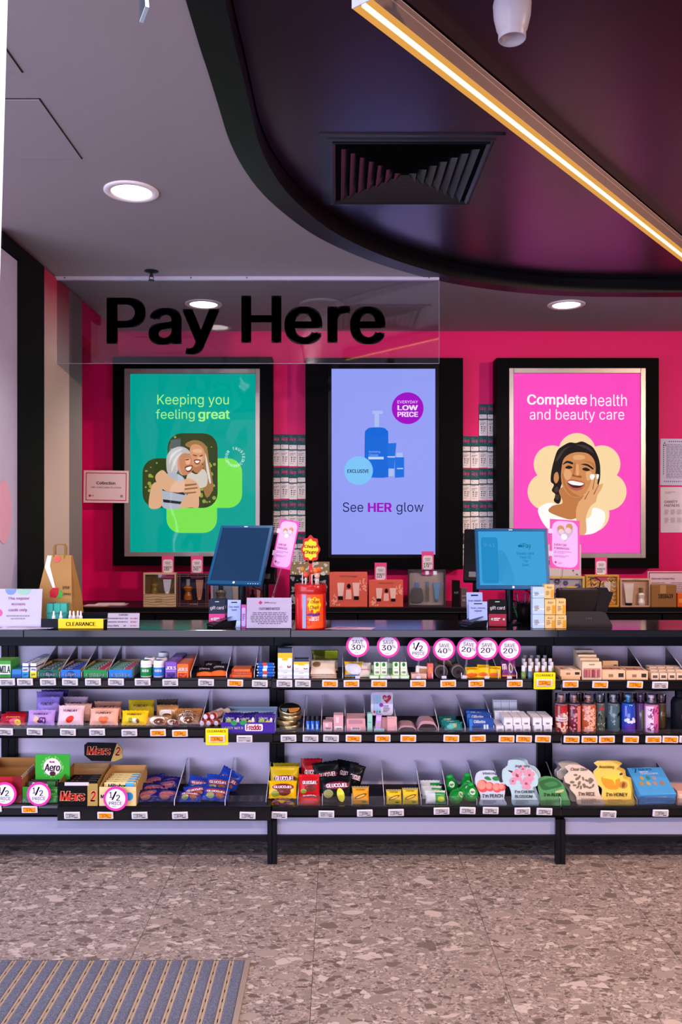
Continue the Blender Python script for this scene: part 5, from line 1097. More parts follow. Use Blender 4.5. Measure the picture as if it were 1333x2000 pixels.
mist('smoky teal body mist with fine line prints, fifth in the row', 1199, 25, 1354, 3.52, '#3f5a60', [('dots', '#7d98a0', 14, .0015, .0035, 12), ('disc', '#0d1626', .85, .6, .55)], pump='#b4b8bc')
mist('bright blue to violet body mist with a white cloud print, sixth in the row', 1228, 26, 1353, 3.50, '#1c3fa8', [('rect', '#4a2a94', -1, 1, .0, .30), ('dots', '#cfd4e8', 9, .004, .007, 22, .38, .5), ('text', '#dfe0ee', 'hydro', -.6, .4, .40, .46)], pump='#3a9ad0', cap='#2a7cc0')
mist('violet body mist with a green stripe, seventh in the row', 1252, 22, 1354, 3.53, '#5a3a70', [('rect', '#5a7a2c', -.2, .15, .10, .80)], pump='#8a6c9c', cap='#7a5a8c')
mist('pink and white printed body mist, eighth in the row', 1273, 27, 1354, 3.49, '#c0609a', [('rect', '#e6cfe0', -.95, -.05, .04, .96), ('dots', '#8a2a74', 20, .003, .008, 31), ('text', '#6a4a74', 'care', -.8, -.2, .6, .66)], pump='#c0b4c4')
mist('dark olive body mist behind the pink printed one', 1292, 20, 1356, 3.57, '#5c4a2c', [('disc', '#8a6c3c', .2, .6, .4)])
mist('purple tinted body mist at the back behind the amber one', 1136, 20, 1352, 3.60, '#4a2a50', [('rect', '#7a4a7c', -.5, .5, .3, .7)])
mist('dark grey body mist at the back behind the teal one', 1213, 20, 1353, 3.61, '#2c3440', [('rect', '#55606c', -.5, .5, .3, .7)])
t = TH('spray_bottle', 'tall matt black bottle at the right edge of the middle shelf', 'bottle', (X(1329, 3.5), 3.5, C2))
hh = hz(1335, 3.5, C2); smooth_angle(O('bottle', G().lathe([(.0005, 0), (.035, 0), (.037, .003), (.037, hh*.62), (.030, hh*.70), (.020, hh*.73)], 28), M('#0d0f18', .45), t)); smooth_angle(O('cap', G().lathe([(.021, hh*.73), (.021, hh-.003), (.018, hh), (.0005, hh)], 24), M('#0a0a12', .4), t))
O('label', G().rect(-.010, .012, hh*.30, hh*.40, -.0374), M('#2a2c38', .5), t)
# ---------- shelf 3 ----------
t, w_, hf, hb = openbox('empty tan carton with a red front and striped edge, bottom shelf left', -46, 42, 1517, 1479, 3.462, Z3, .22, '#a81424', '#b07a3c', [('#f0d8c0', 'snack', .1, .6, .2, .5, dict(bold=.04))], [('#7c0f1c', .8, 1, 0, 1)], side='#a86a34', cut=.7)
g = G()
for i in range(9):
    f_ = i/9; f2 = (i+.5)/9; y0_, y1_ = .003+(.22*.7-.003)*f_, .003+(.22*.7-.003)*f2; z0_, z1_ = hf+(hb*.92-hf)*f_, hf+(hb*.92-hf)*f2
    g.add([(w_-.004, y0_, z0_+.001), (w_+.001, y0_, z0_+.001), (w_+.001, y1_, z1_+.001), (w_-.004, y1_, z1_+.001), (w_+.001, y0_, z0_-.012), (w_+.001, y1_, z1_-.012)], [(0, 1, 2, 3), (1, 4, 5, 2)])
O('striped_edge', g, M('#e6dcd0', .5), t)
t, w_, hf, hb = openbox('green chocolate carton with a tall round-logo header board', 44, 112, 1537, 1516, 3.462, Z3, .20, '#2c8f2c', '#c08a3c', [('#f0ece4', 'Aero', .02, .30, .02, .22, dict(bold=.05)), ('#e4f4dc', 'MINT', .82, .98, .78, .90, dict(bold=.04))], [('#1f7a24', 0, 1, .0, .06)], side='#2a7a2a')
q = 3.52/F; hd = G(); zb_, zt_ = Z(1521, 3.52)-Z3, Z(1472, 3.52)-Z3; O('header_board', G().box(-17*q, 50*q, .05, .053, zb_, zt_), M('#2fa32c', .42), t); cxh, czh = 16*q, (zb_+zt_)/2
g = G(); rd = random.Random(5)
for i in range(70): a = rd.uniform(0, 2*pi); r_ = rd.gauss(20, 1.6)*q; g.disc(cxh+r_*cos(a), czh+r_*sin(a)*.9, rd.uniform(.7, 2.0)*q, .0494-.00002*i, 8)
O('bubble_ring', g, M('#7cc45a', .4), t)
g = G(); g.disc(cxh, czh, 17*q, .0478, 30, 1.0); O('white_cloud', g, M('#e4e0e8', .45), t)
g = G(); text(g, 'Aero', cxh-15.5*q, cxh+15.5*q, czh-8*q, czh+6*q, y=.0470, bold=.05, italic=.2, res=3); g.disc(cxh+1*q, czh-13*q, 5*q, .0472, 10, 1.2); O('header_lettering', g, M('#4a1f14', .45), t)
g = G(); text(g, 'Nestle', cxh-5*q, cxh+5*q, czh+8*q, czh+12*q, y=.0470, bold=.05); O('maker_lettering', g, M('#b01c24', .45), t)
g = G()
for i in range(40): g.disc(rd.uniform(.25, .98)*w_, rd.uniform(.1, .85)*hf, rd.uniform(.002, .006), -.0010-.00002*i, 9)
O('bubbles', g, M('#63b848', .4), t)
def barrow(n, px, d0, z, wpx, col, c2, txt, tcol, nm, step=.028, h_=.05):
    p0 = None
    for k in range(n):
        lab = '%s, %s from the front in its carton' % (nm, ORD[k]); L_ = (X(px, d0), d0+step*k, z+.0025)
        if p0 is None:
            w_ = wpx*d0/F/2; p0 = TH('chocolate_bar', lab, 'chocolate', L_, (R(-18), 0, 0), nm+'s filed in their carton')
            g = G(); g.box(-w_*.92, w_*.92, 0, .018, 0, h_, .004); O('bar', g, M(col, .3), p0)
            g = G(); g.box(-w_, -w_*.92, .007, .010, .002, h_-.002); g.box(w_*.92, w_, .007, .010, .002, h_-.002); O('crimped_end', g, M(col, .25, .3), p0)
            g = G(); g.rect(w_*.35, w_*.9, .003, h_-.004, -.0006); O('colour_panel', g, M(c2, .35), p0)
            g = G(); text(g, txt, -w_*.72, w_*.42, h_*.50, h_*.88, y=-.001, bold=.06); O('lettering', g, M(tcol, .4), p0)
        else: dup(p0, lab, L_)
barrow(5, 79, 3.475, Z3+.020, 60, '#3a2018', '#2c7a30', 'Aero', '#d8dcc8', 'brown and green bubble chocolate bar', .026, .064)
tray('black pull out tray holding the chocolate cartons and blue sweet bags', 112, 529, 1575, 1603, 3.425, 3.70)
T3 = Z(1575, 3.425); D3 = 3.432
t, w_, hf, hb = openbox('black Mars chocolate carton with a torn off header on top', 114, 191, 1528, 1490, D3, T3, .20, '#0e0c0d', '#b0885a', [('#c83a20', 'Mars', .04, .68, .22, .62, dict(bold=.09, italic=.15)), ('#c83a20', '2', .80, .96, .20, .62, dict(bold=.09, italic=.15))], [('#a88c48', .74, 1, 0, .95)], side='#8a6c34')
g = G(); g.box(-w_*.68, w_*.55, -.0008, .004, hf*.86, hf*1.0); O('torn_edge', g, M('#c9c2c4', .7), t)
g = G(); text(g, 'Mars', (.04-.5)*2*w_-.001, (.68-.5)*2*w_+.001, .22*hf-.001, .62*hf+.001, y=-.0011, bold=.12, italic=.15); text(g, '2', (.80-.5)*2*w_-.001, (.96-.5)*2*w_+.001, .20*hf-.001, .62*hf+.001, y=-.0011, bold=.12, italic=.15); O('lettering_outline', g, M('#e6c9a0', .4), t)
g = G(); zb_ = Z(1487, D3+.14)-T3; zt_ = Z(1450, D3+.14)-T3; q = (D3+.14)/F; pr = [(-14, 32), (-8, 37), (50, 36), (61, 24), (61, 7), (46, 0), (0, 1), (-14, 12)]
g.prism([(a*q+.014, zb_+b_*q) for a, b_ in pr], .14, .143); O('header_board', g, M('#0f0d0e', .45), t)
O('header_stripe', G().flat([(a*q+.014, zb_+b_*q) for a, b_ in ((50, 36), (61, 24), (61, 7), (46, 0), (38, 0))], .1392), M('#a88c48', .4), t)
for nm, bo, yy, c in (('header_outline', .11, .1386, '#e6c9a0'), ('header_lettering', .08, .1380, '#c83a20')):
    g = G(); e = .0008 if nm == 'header_outline' else 0; text(g, 'Mars', -9*q+.014-e, 38*q+.014+e, zb_+13*q-e, zb_+29*q+e, y=yy, bold=bo, italic=.15, res=3); text(g, '2', 46*q+.014-e, 57*q+.014+e, zb_+12*q-e, zb_+28*q+e, y=yy-.0002, bold=bo, italic=.15); O(nm, g, M(c, .4), t)
O('header_strut', G().box(.0, .035, .143, .198, hb*.5, hb*.54), M('#8a6c34', .6), t)
barrow(5, 152, D3+.012, T3+.030, 62, '#171214', '#3a2c2a', 'Mars', '#d04a28', 'black wrapped chocolate bar', .028, .056)
t, w_, hf, hb = openbox('cream Milkybar carton with white chocolate bars', 194, 266, 1537, 1494, D3, T3, .20, '#e0c88a', '#b98a4c', [('#23306c', 'Milkybar', .04, .5, .36, .6, dict(bold=.05))], (), side='#c09a5c')
g = G(); g.disc(w_*.62, hf*.5, .017, -.001, 20); O('blue_spot', g, M('#2a8ccc', .4), t)
barrow(5, 232, D3+.012, T3+.030, 62, '#e4cc84', '#4aa4dc', 'Milkybar', '#1c2048', 'cream wrapped white chocolate bar', .030, .060)
DKB = '#1a1c62'
for i, (a, b_, pt, dd, ln_, yw, ro) in enumerate(((272, 322, 1516, 3.60, .30, .1, -.1), (305, 356, 1519, 3.60, .35, 0, .08), (296, 350, 1526, 3.55, .5, 0, -.1), (270, 322, 1533, 3.52, .55, .1, .1), (264, 312, 1544, 3.46, .7, .15, -.06), (300, 348, 1545, 3.46, .7, 0, .1))):
    bag('dark blue chocolate sweet bag, %s' % ('back left of its heap', 'back right of its heap', 'middle right of its heap', 'middle left of its heap', 'front left, by the cream carton', 'front right, by the divider')[i], a, b_, pt, dd, T3+.004*(i < 4), DKB, ln_, .032, [('#c8684c', 'picnic', .2, .8, .48, .66, dict(bold=.05, italic=.2))], [('#7a4a6c', .5, .57, .36, .14, .2), ('#9a5a4a', .4, .3, .2, .1)], yaw=yw, roll=ro, r=.22)
for i, (a, b_, pt, dd, ln_, yw, ro) in enumerate(((412, 458, 1503, 3.60, .25, -.1, .5), (398, 448, 1516, 3.56, .4, 0, .1), (362, 408, 1519, 3.56, .4, .1, .2), (358, 406, 1536, 3.48, .65, .1, -.15), (392, 446, 1540, 3.46, .7, 0, .1), (346, 392, 1549, 3.45, .9, 0, 0))):
    bag('bright blue jelly sweet bag, %s' % ('propped highest against the divider', 'upper right of its heap', 'upper left of its heap', 'middle of its heap', 'front right of its heap', 'front left of its heap')[i], a, b_, pt, dd, T3+.003, '#1c3a9c', ln_, .034, [('#e8dce4', 'GLUCOJEL', .16, .84, .50, .63, dict(bold=.06))], [('#8c3040', .5, .57, .42, .11), ('#8c9a5c', .3, .3, .15, .1), ('#9a5a3c', .65, .32, .15, .1)], yaw=yw, roll=ro, r=.22)
dividers('3', T3, .108, [(341, 'clear divider between dark blue and bright blue sweet bags'), (440, 'clear divider right of the bright blue sweet bags')], d0=3.435)
dividers('3', B3, .108, [(520, 'clear divider left of the yellow jelly bags'), (582, 'clear divider between yellow and red jelly bags'), (630, 'clear divider between red and black jelly bags'), (688, 'clear divider right of the black jelly bags'), (751, 'clear divider left of the two yellow snake bags'), (823, 'clear divider left of the green and white packets'), (875, 'clear divider left of the green bottles'), (932, 'clear divider left of the peach sheet mask'), (984, 'clear divider between peach and cherry blossom masks')])
def gl(lab, a, b_, pt, dd, z, col, ln_, pic, **kw):
    bag(lab, a, b_, pt, dd, z, col, ln_, .034, [('#f0e4e4', 'GLUCOJEL', .2, .84, .56, .70, dict(bold=.07))], [('#7c2038', .52, .63, .38, .11), *pic], r=.25, **kw)
BN = [('#6a2c20', .55, .38, .24, .14), ('#8c9a2c', .25, .26, .14, .10)]
gl('olive yellow jelly bag, rearmost of the yellow bags', 532, 585, 1493, 3.59, B3, '#a8900c', .15, BN)
gl('yellow jelly bag standing second from the back', 526, 584, 1500, 3.55, B3, '#c4a60e', .2, BN)
gl('bright yellow jelly bag, standing at the front of its slot', 523, 580, 1528, 3.49, B3+.016, '#e8b80c', .4, BN)
gl('bright yellow jelly bag lying lowest at the front', 521, 577, 1563, 3.462, B3, '#e0ac0c', 1.25, ())
gl('dark red jelly bag, rearmost of the red bags', 587, 630, 1484, 3.60, B3, '#a0121c', .1, BN)
gl('red jelly bag, standing at the front of its slot', 582, 626, 1515, 3.50, B3+.018, '#c81a22', .35, BN)
gl('bright red jelly bag lying lowest at the front', 582, 626, 1553, 3.462, B3, '#d8241c', 1.1, ())
YL = [('#d8d83a', .62, .28, .11, .2, .2), ('#8a8c4a', .25, .35, .15, .12)]
for i, (a, b_, pt, dd, ln_, ro) in enumerate(((600, 654, 1488, 3.60, .2, -.5), (618, 672, 1490, 3.57, .2, -.15), (648, 690, 1488, 3.60, .2, .2), (666, 698, 1493, 3.55, .2, .3), (626, 692, 1518, 3.48, .40, -.05))):
    gl('black jelly bag with a yellow flash, %s' % ('tilted furthest back beside the red bags', 'upper left of its group', 'upper right of its group', 'by the divider', 'large one at the front')[i], a, b_, pt, dd, B3, '#101216', ln_, YL, roll=ro)
SN = [('#7a4a14', .5, .45, .38, .10, .35), ('#e8c02c', .5, .44, .28, .05, .35), ('#4a8a2c', .7, .14, .14, .05)]
for i, (a, b_, pt, c) in enumerate(((688, 722, 1538, '#e09a12'), (755, 786, 1544, '#dcc01a'), (787, 819, 1541, '#d8bc1a'))):
    bag('small %s snack bag with brown pod print, %s' % (('orange yellow', 'yellow', 'yellow')[i], ('alone right of the black jelly bags', 'left of the pair', 'right of the pair')[i]), a, b_, pt, DP, B3, c, .35, .022, [('#4a3410', 'mango' if i else 'honey', .25, .75, .76, .86)], SN, bands=[('#8c8070', 0, 1, .9, .99)], r=.3)
for i, (a, b_, pt, dd, ln_) in enumerate(((822, 862, 1526, 3.60, .3), (825, 866, 1537, 3.54, .5), (832, 873, 1546, DP+.01, .55))):
    bag('green and white wipes packet, %s in its slot' % ('rearmost', 'middle one', 'front one')[i], a, b_, pt, dd, B3, '#cdd6d6', ln_, .022, [('#f0f4f0', 'eucalyptus', .36, .76, .60, .68)], [('#a8c41c', .75, .3, .18, .12)], bands=[('#1c9a3c', .48, 1, .03, .82)], name='wipes_packet', kind='packet')
for i, (px, zz, dd, ro, tl) in enumerate(((886, 0, 3.58, -.15, -.5), (913, 0, 3.60, .1, -.35), (908, .006, 3.50, .45, -.9), (923, 0, 3.475, .05, -.6), (887, 0, 3.475, .9, -.95))):
    t = TH('green_bottle', 'bright green pear shaped bottle, %s' % ('back left of its heap', 'back right, highest of its heap', 'lying across the middle of its heap', 'front right beside the peach mask', 'front left, lying low')[i], 'bottle', (X(px, dd), dd+.012, B3+.012+zz), (tl, ro, 0))
    GM = M('#0f8c2c', .2, coat=.6)
    smooth_angle(O('body', G().lathe([(.0005, 0), (.014, .0), (.023, .008), (.030, .026), (.029, .040), (.022, .054), (.015, .062), (.0005, .064)], 20), GM, t), 80)
    O('cap', G().lathe([(.0155, .061), (.016, .072), (.013, .077), (.0005, .077)], 14), M('#15a03a', .3), t, True)
    g = G(); g.disc(0, .032, .014, 0, 18, .9); g.v = [(x, -math.sqrt(max(.0306**2-x*x, 0)), z) for x, y, z in g.v]; O('label', g, M('#b9d8b4', .4), t)
    g = G(); text(g, 'aloe', -.009, .009, .028, .036, bold=.05); g.v = [(x, -math.sqrt(max(.0311**2-x*x, 0)), z) for x, y, z in g.v]; O('lettering', g, M('#1c6a2c', .4), t)
# sheet masks
def mask(lab, px, d, z, s, outline, col, words, pics, lean=.42, yaw=0, stroke=None, roll=0.):
    """outline in photo-pixel offsets from the bottom middle; s corrects for lean"""
    q = d/F; k = 1/cos(lean)*1.05; t = TH('sheet_mask', lab, 'sheet mask', (X(px, d), d, z), (-lean, roll, yaw))
    P_ = smooth_poly([(a*q, b_*q*k) for a, b_ in outline], 4)
    O('sachet', G().prism(P_, 0, .004), M(col, .35), t)
    O('foil_back', G().prism([(x*1.015, zz*1.008) for x, zz in P_], .0042, .0055), M('#b9bcc4', .3, .6), t)
    by = {}
    for j, (nm, c, kind, *a) in enumerate(pics):
        g = by.setdefault((nm, c), G()); yy = -.0004-.00015*j
        if kind == 'disc': g.disc(a[0]*q, a[1]*q*k, a[2]*q, yy, 18, *(a[3:] or ()))
        elif kind == 'poly': g.flat(smooth_poly([(x*q, zz*q*k) for x, zz in a[0]], 3), yy)
        elif kind == 'scrib': scrib(g, a[0]*q, a[1]*q, a[2]*q*k, a[3]*q*k, a[4], yy, 3)
    for (nm, c), g in by.items(): O(nm, g, M(c, .4), t)
    g = G()
    for s_, a, b_, c, e, *kw in words: text(g, s_, a*q, b_*q, c*q*k, e*q*k, y=-.004, **(kw[0] if kw else {}))
    O('lettering', g, M('#23201c', .5), t); return t
OUTP = [(-24, 0), (24, 0), (22.6, 12), (25.4, 23), (25, 38), (17, 38), (10, 52), (4, 57.5), (-15, 57.5), (-27, 54), (-32, 43.5), (-30.6, 33), (-23, 15.5)]
def peach(cx, cz, r): return [('fruit', '#d8484c', 'disc', cx, cz, r), ('fruit_light', '#ec8a78', 'disc', cx-r*.2, cz+r*.15, r*.72)]
fr = peach(-18, 32, 12)+peach(-4, 31, 9)+peach(10, 29, 9)+peach(20, 30, 7)+[('leaf', '#1f7a34', 'poly', [(-14, 46), (-6, 48), (0, 42), (-8, 42)]), ('leaf', '#1f7a34', 'poly', [(2, 46), (12, 48), (16, 42), (6, 41)]), ('small_print', '#77737c', 'scrib', -20, 14, 3, 9, 3)]
mask('pale blue sheet mask printed with peaches and I\'m PEACH', 964, DP, B3, 1, OUTP, '#b7c6d4', [('Vitalizing', -16, 12, 50, 55, dict(italic=.3, bold=.02)), ("I'm PEACH", -20, 20, 13, 19, dict(bold=.04))], fr)
OUTC = [(-23, 0), (24, 0), (19, 19), (17, 30), (26, 33), (28.5, 48.5), (19, 60), (7.5, 64), (3, 72), (-12, 75.6), (-26, 74), (-30, 65), (-40, 58), (-41.4, 41.5), (-34.4, 33), (-29, 30), (-26, 19)]
def blossom(cx, cz, r): return [('blossom', '#e88aa0', 'disc', cx+r*cos(a), cz+r*sin(a), r*.62) for a in [2*pi*i/5+.3 for i in range(5)]]+[('blossom_heart', '#b03050', 'disc', cx, cz, r*.35)]
cb = [('twig', '#3a2420', 'poly', [(-30, 58), (-20, 52), (-8, 44), (-6, 46), (-18, 56)])]+blossom(-12, 50, 7)+blossom(12, 50, 7)+blossom(4, 36, 7)+blossom(-22, 40, 4)+blossom(0, 60, 4)+[('small_print', '#8a98a4', 'scrib', -20, 12, 2, 9, 3)]
for k in range(2): mask('pale blue sheet mask behind the front cherry blossom mask' if k == 0 else 'pale blue sheet mask printed with cherry blossoms, in front', 1028-(0 if k else -5), DP+.02-.02*k+.012*(1-k), B3, 1, OUTC, '#a9c8cf', [('Brightening', -15, 14, 62, 67, dict(italic=.3, bold=.02)), ("I'm CHERRY", -20, 20, 20, 25, dict(bold=.04)), ('BLOSSOM', -20, 14, 12.5, 17.5, dict(bold=.04))] if k else [], cb if k else [])
mask('green sheet mask printed with an aloe leaf, right of the cherry blossom mask', 1086, DP, B3-.0, 1, [(-24, 0), (26, 0), (26, 16), (20, 34), (4, 44), (-16, 45), (-28, 38), (-28, 14)], '#3d8a4c', [("I'm ALOE", -20, 14, 14, 19, dict(bold=.04))], [('leaf', '#155c2c', 'poly', [(-26, 36), (-6, 42), (10, 40), (18, 30), (0, 26), (-20, 24)]), ('leaf_light', '#2c7a3c', 'poly', [(-16, 34), (4, 37), (10, 32), (-8, 29)]), ('cut_leaf', '#a8b47c', 'poly', [(4, 22), (20, 25), (18, 21), (6, 19)]), ('small_print', '#246a34', 'scrib', -18, 14, 3, 10, 3)], lean=.6)
OUTR = [(-23.5, 0), (24, 0), (17, 21), (15.6, 35), (8.6, 52), (-1, 60), (-15, 66), (-32, 67), (-44.5, 63), (-39, 55), (-47.3, 48), (-47.3, 38), (-37.5, 34), (-39, 27), (-29, 15.5)]
def ears(c): return [('rice_ears', c, 'disc', -34+8*i+3*sin(i*2), 38+6*sin(i*1.7), 2.6, 1.8, .5*i) for i in range(6)]+[('rice_ears', c, 'disc', -26+7*i, 50-3*i, 2.0, 2., .9*i) for i in range(5)]+[('rice_ears', c, 'disc', -30+6*i, 31+2*cos(i*2), 1.8, 2.2, .7*i) for i in range(7)]
for k, (px, dd, c) in enumerate(((1128, 3.56, '#8c8a8c'), (1143, 3.52, '#a89c88'), (1157, DP, '#cdbba4'))):
    mask(('silver grey sheet mask sachet, rearmost behind the rice mask', 'beige sheet mask sachet between the grey and the rice mask', 'beige sheet mask printed with rice ears and I\'m RICE')[k], px, dd, C3, 1, OUTR if k else [(a*.8, b_*.95) for a, b_ in OUTR], c, [('Clear Skin', -35, -2, 57, 62, dict(italic=.3, bold=.02)), ("I'm RICE", -24, 8, 16, 22, dict(bold=.04))] if k == 2 else [], (ears('#6a6250')+[('small_print', '#8c8272', 'scrib', -20, 18, 3, 12, 4)]) if k else [], yaw=-.04)
OUTH = [(-28, 0), (28, 0), (26.6, 13), (28, 27), (25, 41), (15.4, 45), (14, 55), (4, 60.3), (9.8, 66), (-5.6, 71.5), (-25, 71.5), (-38, 70), (-32, 63), (-40.5, 56), (-42, 46), (-36.4, 35), (-28, 27), (-31, 13)]
hp = [('honey_pot', '#c98c14', 'poly', [(-28, 46), (-22, 30), (-8, 26), (6, 30), (8, 46), (-6, 50)]), ('honey', '#f0c43c', 'poly', [(-26, 46), (-6, 51), (8, 46), (0, 42), (-2, 34), (-6, 42)]), ('dipper', '#b4781c', 'disc', 14, 34, 7, 1.2, .4), ('dipper_rings', '#6a4410', 'disc', 14, 34, 3, 1.8, 1.2), ('bee', '#3a2c14', 'disc', 12, 52, 2.2, 1.6, .5), ('small_print', '#b4923c', 'scrib', -20, 16, 3, 11, 4)]
for k in range(3): mask(('yellow sheet mask sachet, rearmost behind the honey mask', 'yellow sheet mask sachet just behind the honey mask', 'yellow sheet mask printed with a honey pot and I\'m HONEY')[k], 1215-3*k, DP+.03-.015*k, C3, 1, OUTH, ('#c9a838', '#d0ae3a', '#dcbc4c')[k], [('Nourishing', -30, 0, 60, 66, dict(italic=.3, bold=.02)), ("I'm HONEY", -22, 20, 15, 21, dict(bold=.04))] if k == 2 else [], hp if k == 2 else [], yaw=-.04)
for k in range(2):
    L_ = .62; d = DP; q = d/F; t = TH('mask_box', 'blue sheet mask box with seven little pouches printed, %s of the two' % ('lower', 'upper')[k], 'box', (X(1285, d)-.002*k, d+.010-.0135*k, C3+.0265*k+.002), (R(27), 0, R(4)))
    w_ = 36*q; dep = .155; h_ = .028
    v = G().box(-w_, w_, 0, dep, 0, h_, .001); O('box', v, M('#4a9ad4', .4), t)
    if k:
        def top(g): g.v = [(x, z_, h_+.0008-y_) for x, y_, z_ in g.v]; return g
        g = G(); text(g, '7', -w_*.75, -w_*.48, dep*.80, dep*.96, bold=.05); text(g, 'DAYS', -w_*.40, w_*.35, dep*.88, dep*.96, bold=.06); O('heading_lettering', top(g), M('#1c5aa8', .4), t)
        g = G(); text(g, 'MASK', -w_*.40, w_*.10, dep*.80, dep*.86, bold=.05); text(g, 'CHALLENGE', -w_*.40, w_*.62, dep*.73, dep*.79, bold=.05); text(g, 'sheet masks', -w_*.2, w_*.4, dep*.98, dep*.995); O('lettering', top(g), M('#e4eef8', .4), t)
        for i in range(7): r_, c = (0, i) if i < 3 else (1, i-3); g = G(); x = (-w_*.45+c*w_*.34) if r_ == 0 else (-w_*.62+c*w_*.38); zz = dep*(.60-.20*r_); g.flat(smooth_poly([(x-.006, zz-.010), (x+.006, zz-.010), (x+.008, zz+.006), (x, zz+.011), (x-.008, zz+.006)], 3), 0); O('pouch_picture', top(g), M(['#a89a4c', '#2c8a74', '#9a8ca8', '#b08a3c', '#b89a5c', '#b4806c', '#a8704c'][i], .4), t)
    g = G(); g.rect(-w_*.7, w_*.5, h_*.42, h_*.50, -.0005); O('side_line', g, M('#b9d8f0', .4), t)
carton('peach coloured box cut off at the right edge of the bottom shelf', 1324, 1360, 1545, DP, C3, .10, '#d0a08c', None, (), [('#e4c4b0', .1, .9, .2, .8)], name='peach_box')
dividers('3', C3, .108, [(1096, 'clear divider left of the rice masks'), (1245, 'clear divider between honey masks and the blue mask box'), (1327, 'clear divider right of the blue mask box')], d0=3.475)
# =============== PRICE TAGS ===============
T = [  # px, py, kind, text, what it sits under
(14, 1332, 'g', 'split', 'under the green mint carton'), (49, 1332, 'g', '11.99', 'under the slim white gum packs'), (94, 1332, 'g', '2.50', 'under the dark green gum carton'), (137, 1332, 'g', '3.80', 'under the bright blue gum carton'), (182, 1332, 'g', '3.20', 'under the mid green gum carton'), (227, 1332, 'g', '3.20', 'under the royal blue gum carton'), (279, 1332, 'g', 'split', 'under the green labelled gum bottles'), (333, 1333, 'g', 'split', 'under the purple lozenge cartons'), (403, 1333, 'g', '5.99', 'under the black and orange chews'), (460, 1334, 'o', '1.50', 'under the orange gum stick packets'), (508, 1335, 'g', '2.52', 'under the blue lozenge rolls'),
(556, 1335, 'g', '11.49', 'under the tall supplement stack'), (592, 1335, 'g', '11.49', 'under the short supplement stack'), (645, 1335, 'o', '8.29', 'under the printed pouches'), (687, 1335, 'o', '5.25', 'under the yellow plaster packet'), (741, 1335, 'o', 'split', 'under the green cream cartons'), (817, 1335, 'o', '12.49', 'under the tilted white cream box'), (876, 1335, 'o', '6.40', 'under the lint rollers'), (931, 1335, 'o', '3.75', 'under the yellow throat sweet sachets'), (1006, 1335, 'o', '4.55', 'under the purple card packet'),
(1115, 1336, 'o', '10.50', 'under the cream makeup palette box'), (1173, 1337, 'o', '9.50', 'under the stepped lipstick sets'), (1241, 1337, 'o', '7.50', 'under the pair of eyeshadow palettes'), (1290, 1338, 'g', 'split', 'under the small cream compact boxes'),
(10, 1429, 'g', '10.00', 'under the red sweet bags'), (68, 1429, 'g', '10.00', 'under the lilac sweet bag'), (133, 1430, 'g', '10.00', 'under the pale pink sweet bag'), (190, 1430, 'g', '10.00', 'under the peach sweet bag'), (253, 1431, 'g', '10.00', 'under the bright yellow sweet bag'), (309, 1431, 'o', '4.00', 'under the cream and brown chocolate bags'), (352, 1432, 'o', '3.50', 'under the tan chocolate bags'),
(564, 1442, 'g', '8.99', 'under the balm tins'), (607, 1442, 'g', '17.00', 'under the slim blue tubes'), (647, 1442, 'g', '19.00', 'under the small pink cosmetics boxes'), (691, 1442, 'o', '14.00', 'under the wide pink box'), (748, 1442, 'o', '4.00', 'under the lavender stick'), (798, 1442, 'o', 'split', 'under the dark fronted pad cases'), (882, 1442, 'o', '11.10', 'under the teal mask packets'), (934, 1442, 'o', '13.33', 'under the blue razor packs'), (990, 1443, 'o', '16.80', 'under the first white skincare cartons'), (1024, 1443, 'o', '9.25', 'under the middle white skincare cartons'), (1061, 1443, 'o', '12.75', 'under the last white skincare cartons'),
(1117, 1444, 'o', '9.00', 'under the dark red body mists'), (1152, 1444, 'o', '9.00', 'under the amber body mist'), (1186, 1444, 'o', '9.00', 'under the grey green body mist'), (1233, 1444, 'o', 'split', 'under the bright blue body mist'), (1277, 1444, 'o', 'split', 'under the pink printed body mist'), (1310, 1444, 'o', '17.50', 'under the dark olive body mist'), (1343, 1444, 'g', '19.50', 'cut off at the right edge under the black bottle'),
(58, 1581, 'o', '1.75', 'under the green chocolate carton'), (-12, 1579, 'g', '1.90', 'cut off at the left edge under the empty carton'),
(546, 1592, 'g', '4.49', 'under the yellow jelly bags'), (638, 1590, 'g', 'split', 'between the red and black jelly bags'), (713, 1588, 'g', '2.99', 'under the orange yellow snack bag'), (774, 1587, 'g', '2.99', 'under the pair of yellow snack bags'), (863, 1584, 'g', '3.99', 'under the green and white wipes'), (914, 1583, 'g', '4.99', 'under the green pear shaped bottles'), (959, 1583, 'g', '5.99', 'under the peach sheet mask'), (1021, 1584, 'g', '5.99', 'under the cherry blossom mask'), (1064, 1585, 'g', '5.99', 'under the green aloe mask'), (1189, 1590, 'g', 'split', 'under the rice and honey masks'), (1291, 1588, 'g', '27.99', 'under the blue sheet mask box')]
for px, py, k, s_, de in T: ptag(px, py, k, s_, de, rot=random.uniform(-.03, .03))
for px, s_, k, de in ((141, '3.49', 'g', 'under the black chocolate carton'), (206, '1.75', 'o', 'under the cream chocolate carton'), (273, '2.29', 'g', 'under the dark blue sweet bags'), (352, '4.49', 'g', 'under the bright blue sweet bags'), (484, '17.00', 'g', 'under the empty slot of the bottom shelf')): ptag(px, 1592.5, k, s_, de, d=3.418, rot=random.uniform(-.03, .03))
ptag(478, 1443, 'g', '', 'with no figures, under the blue chocolate carton', d=3.428)
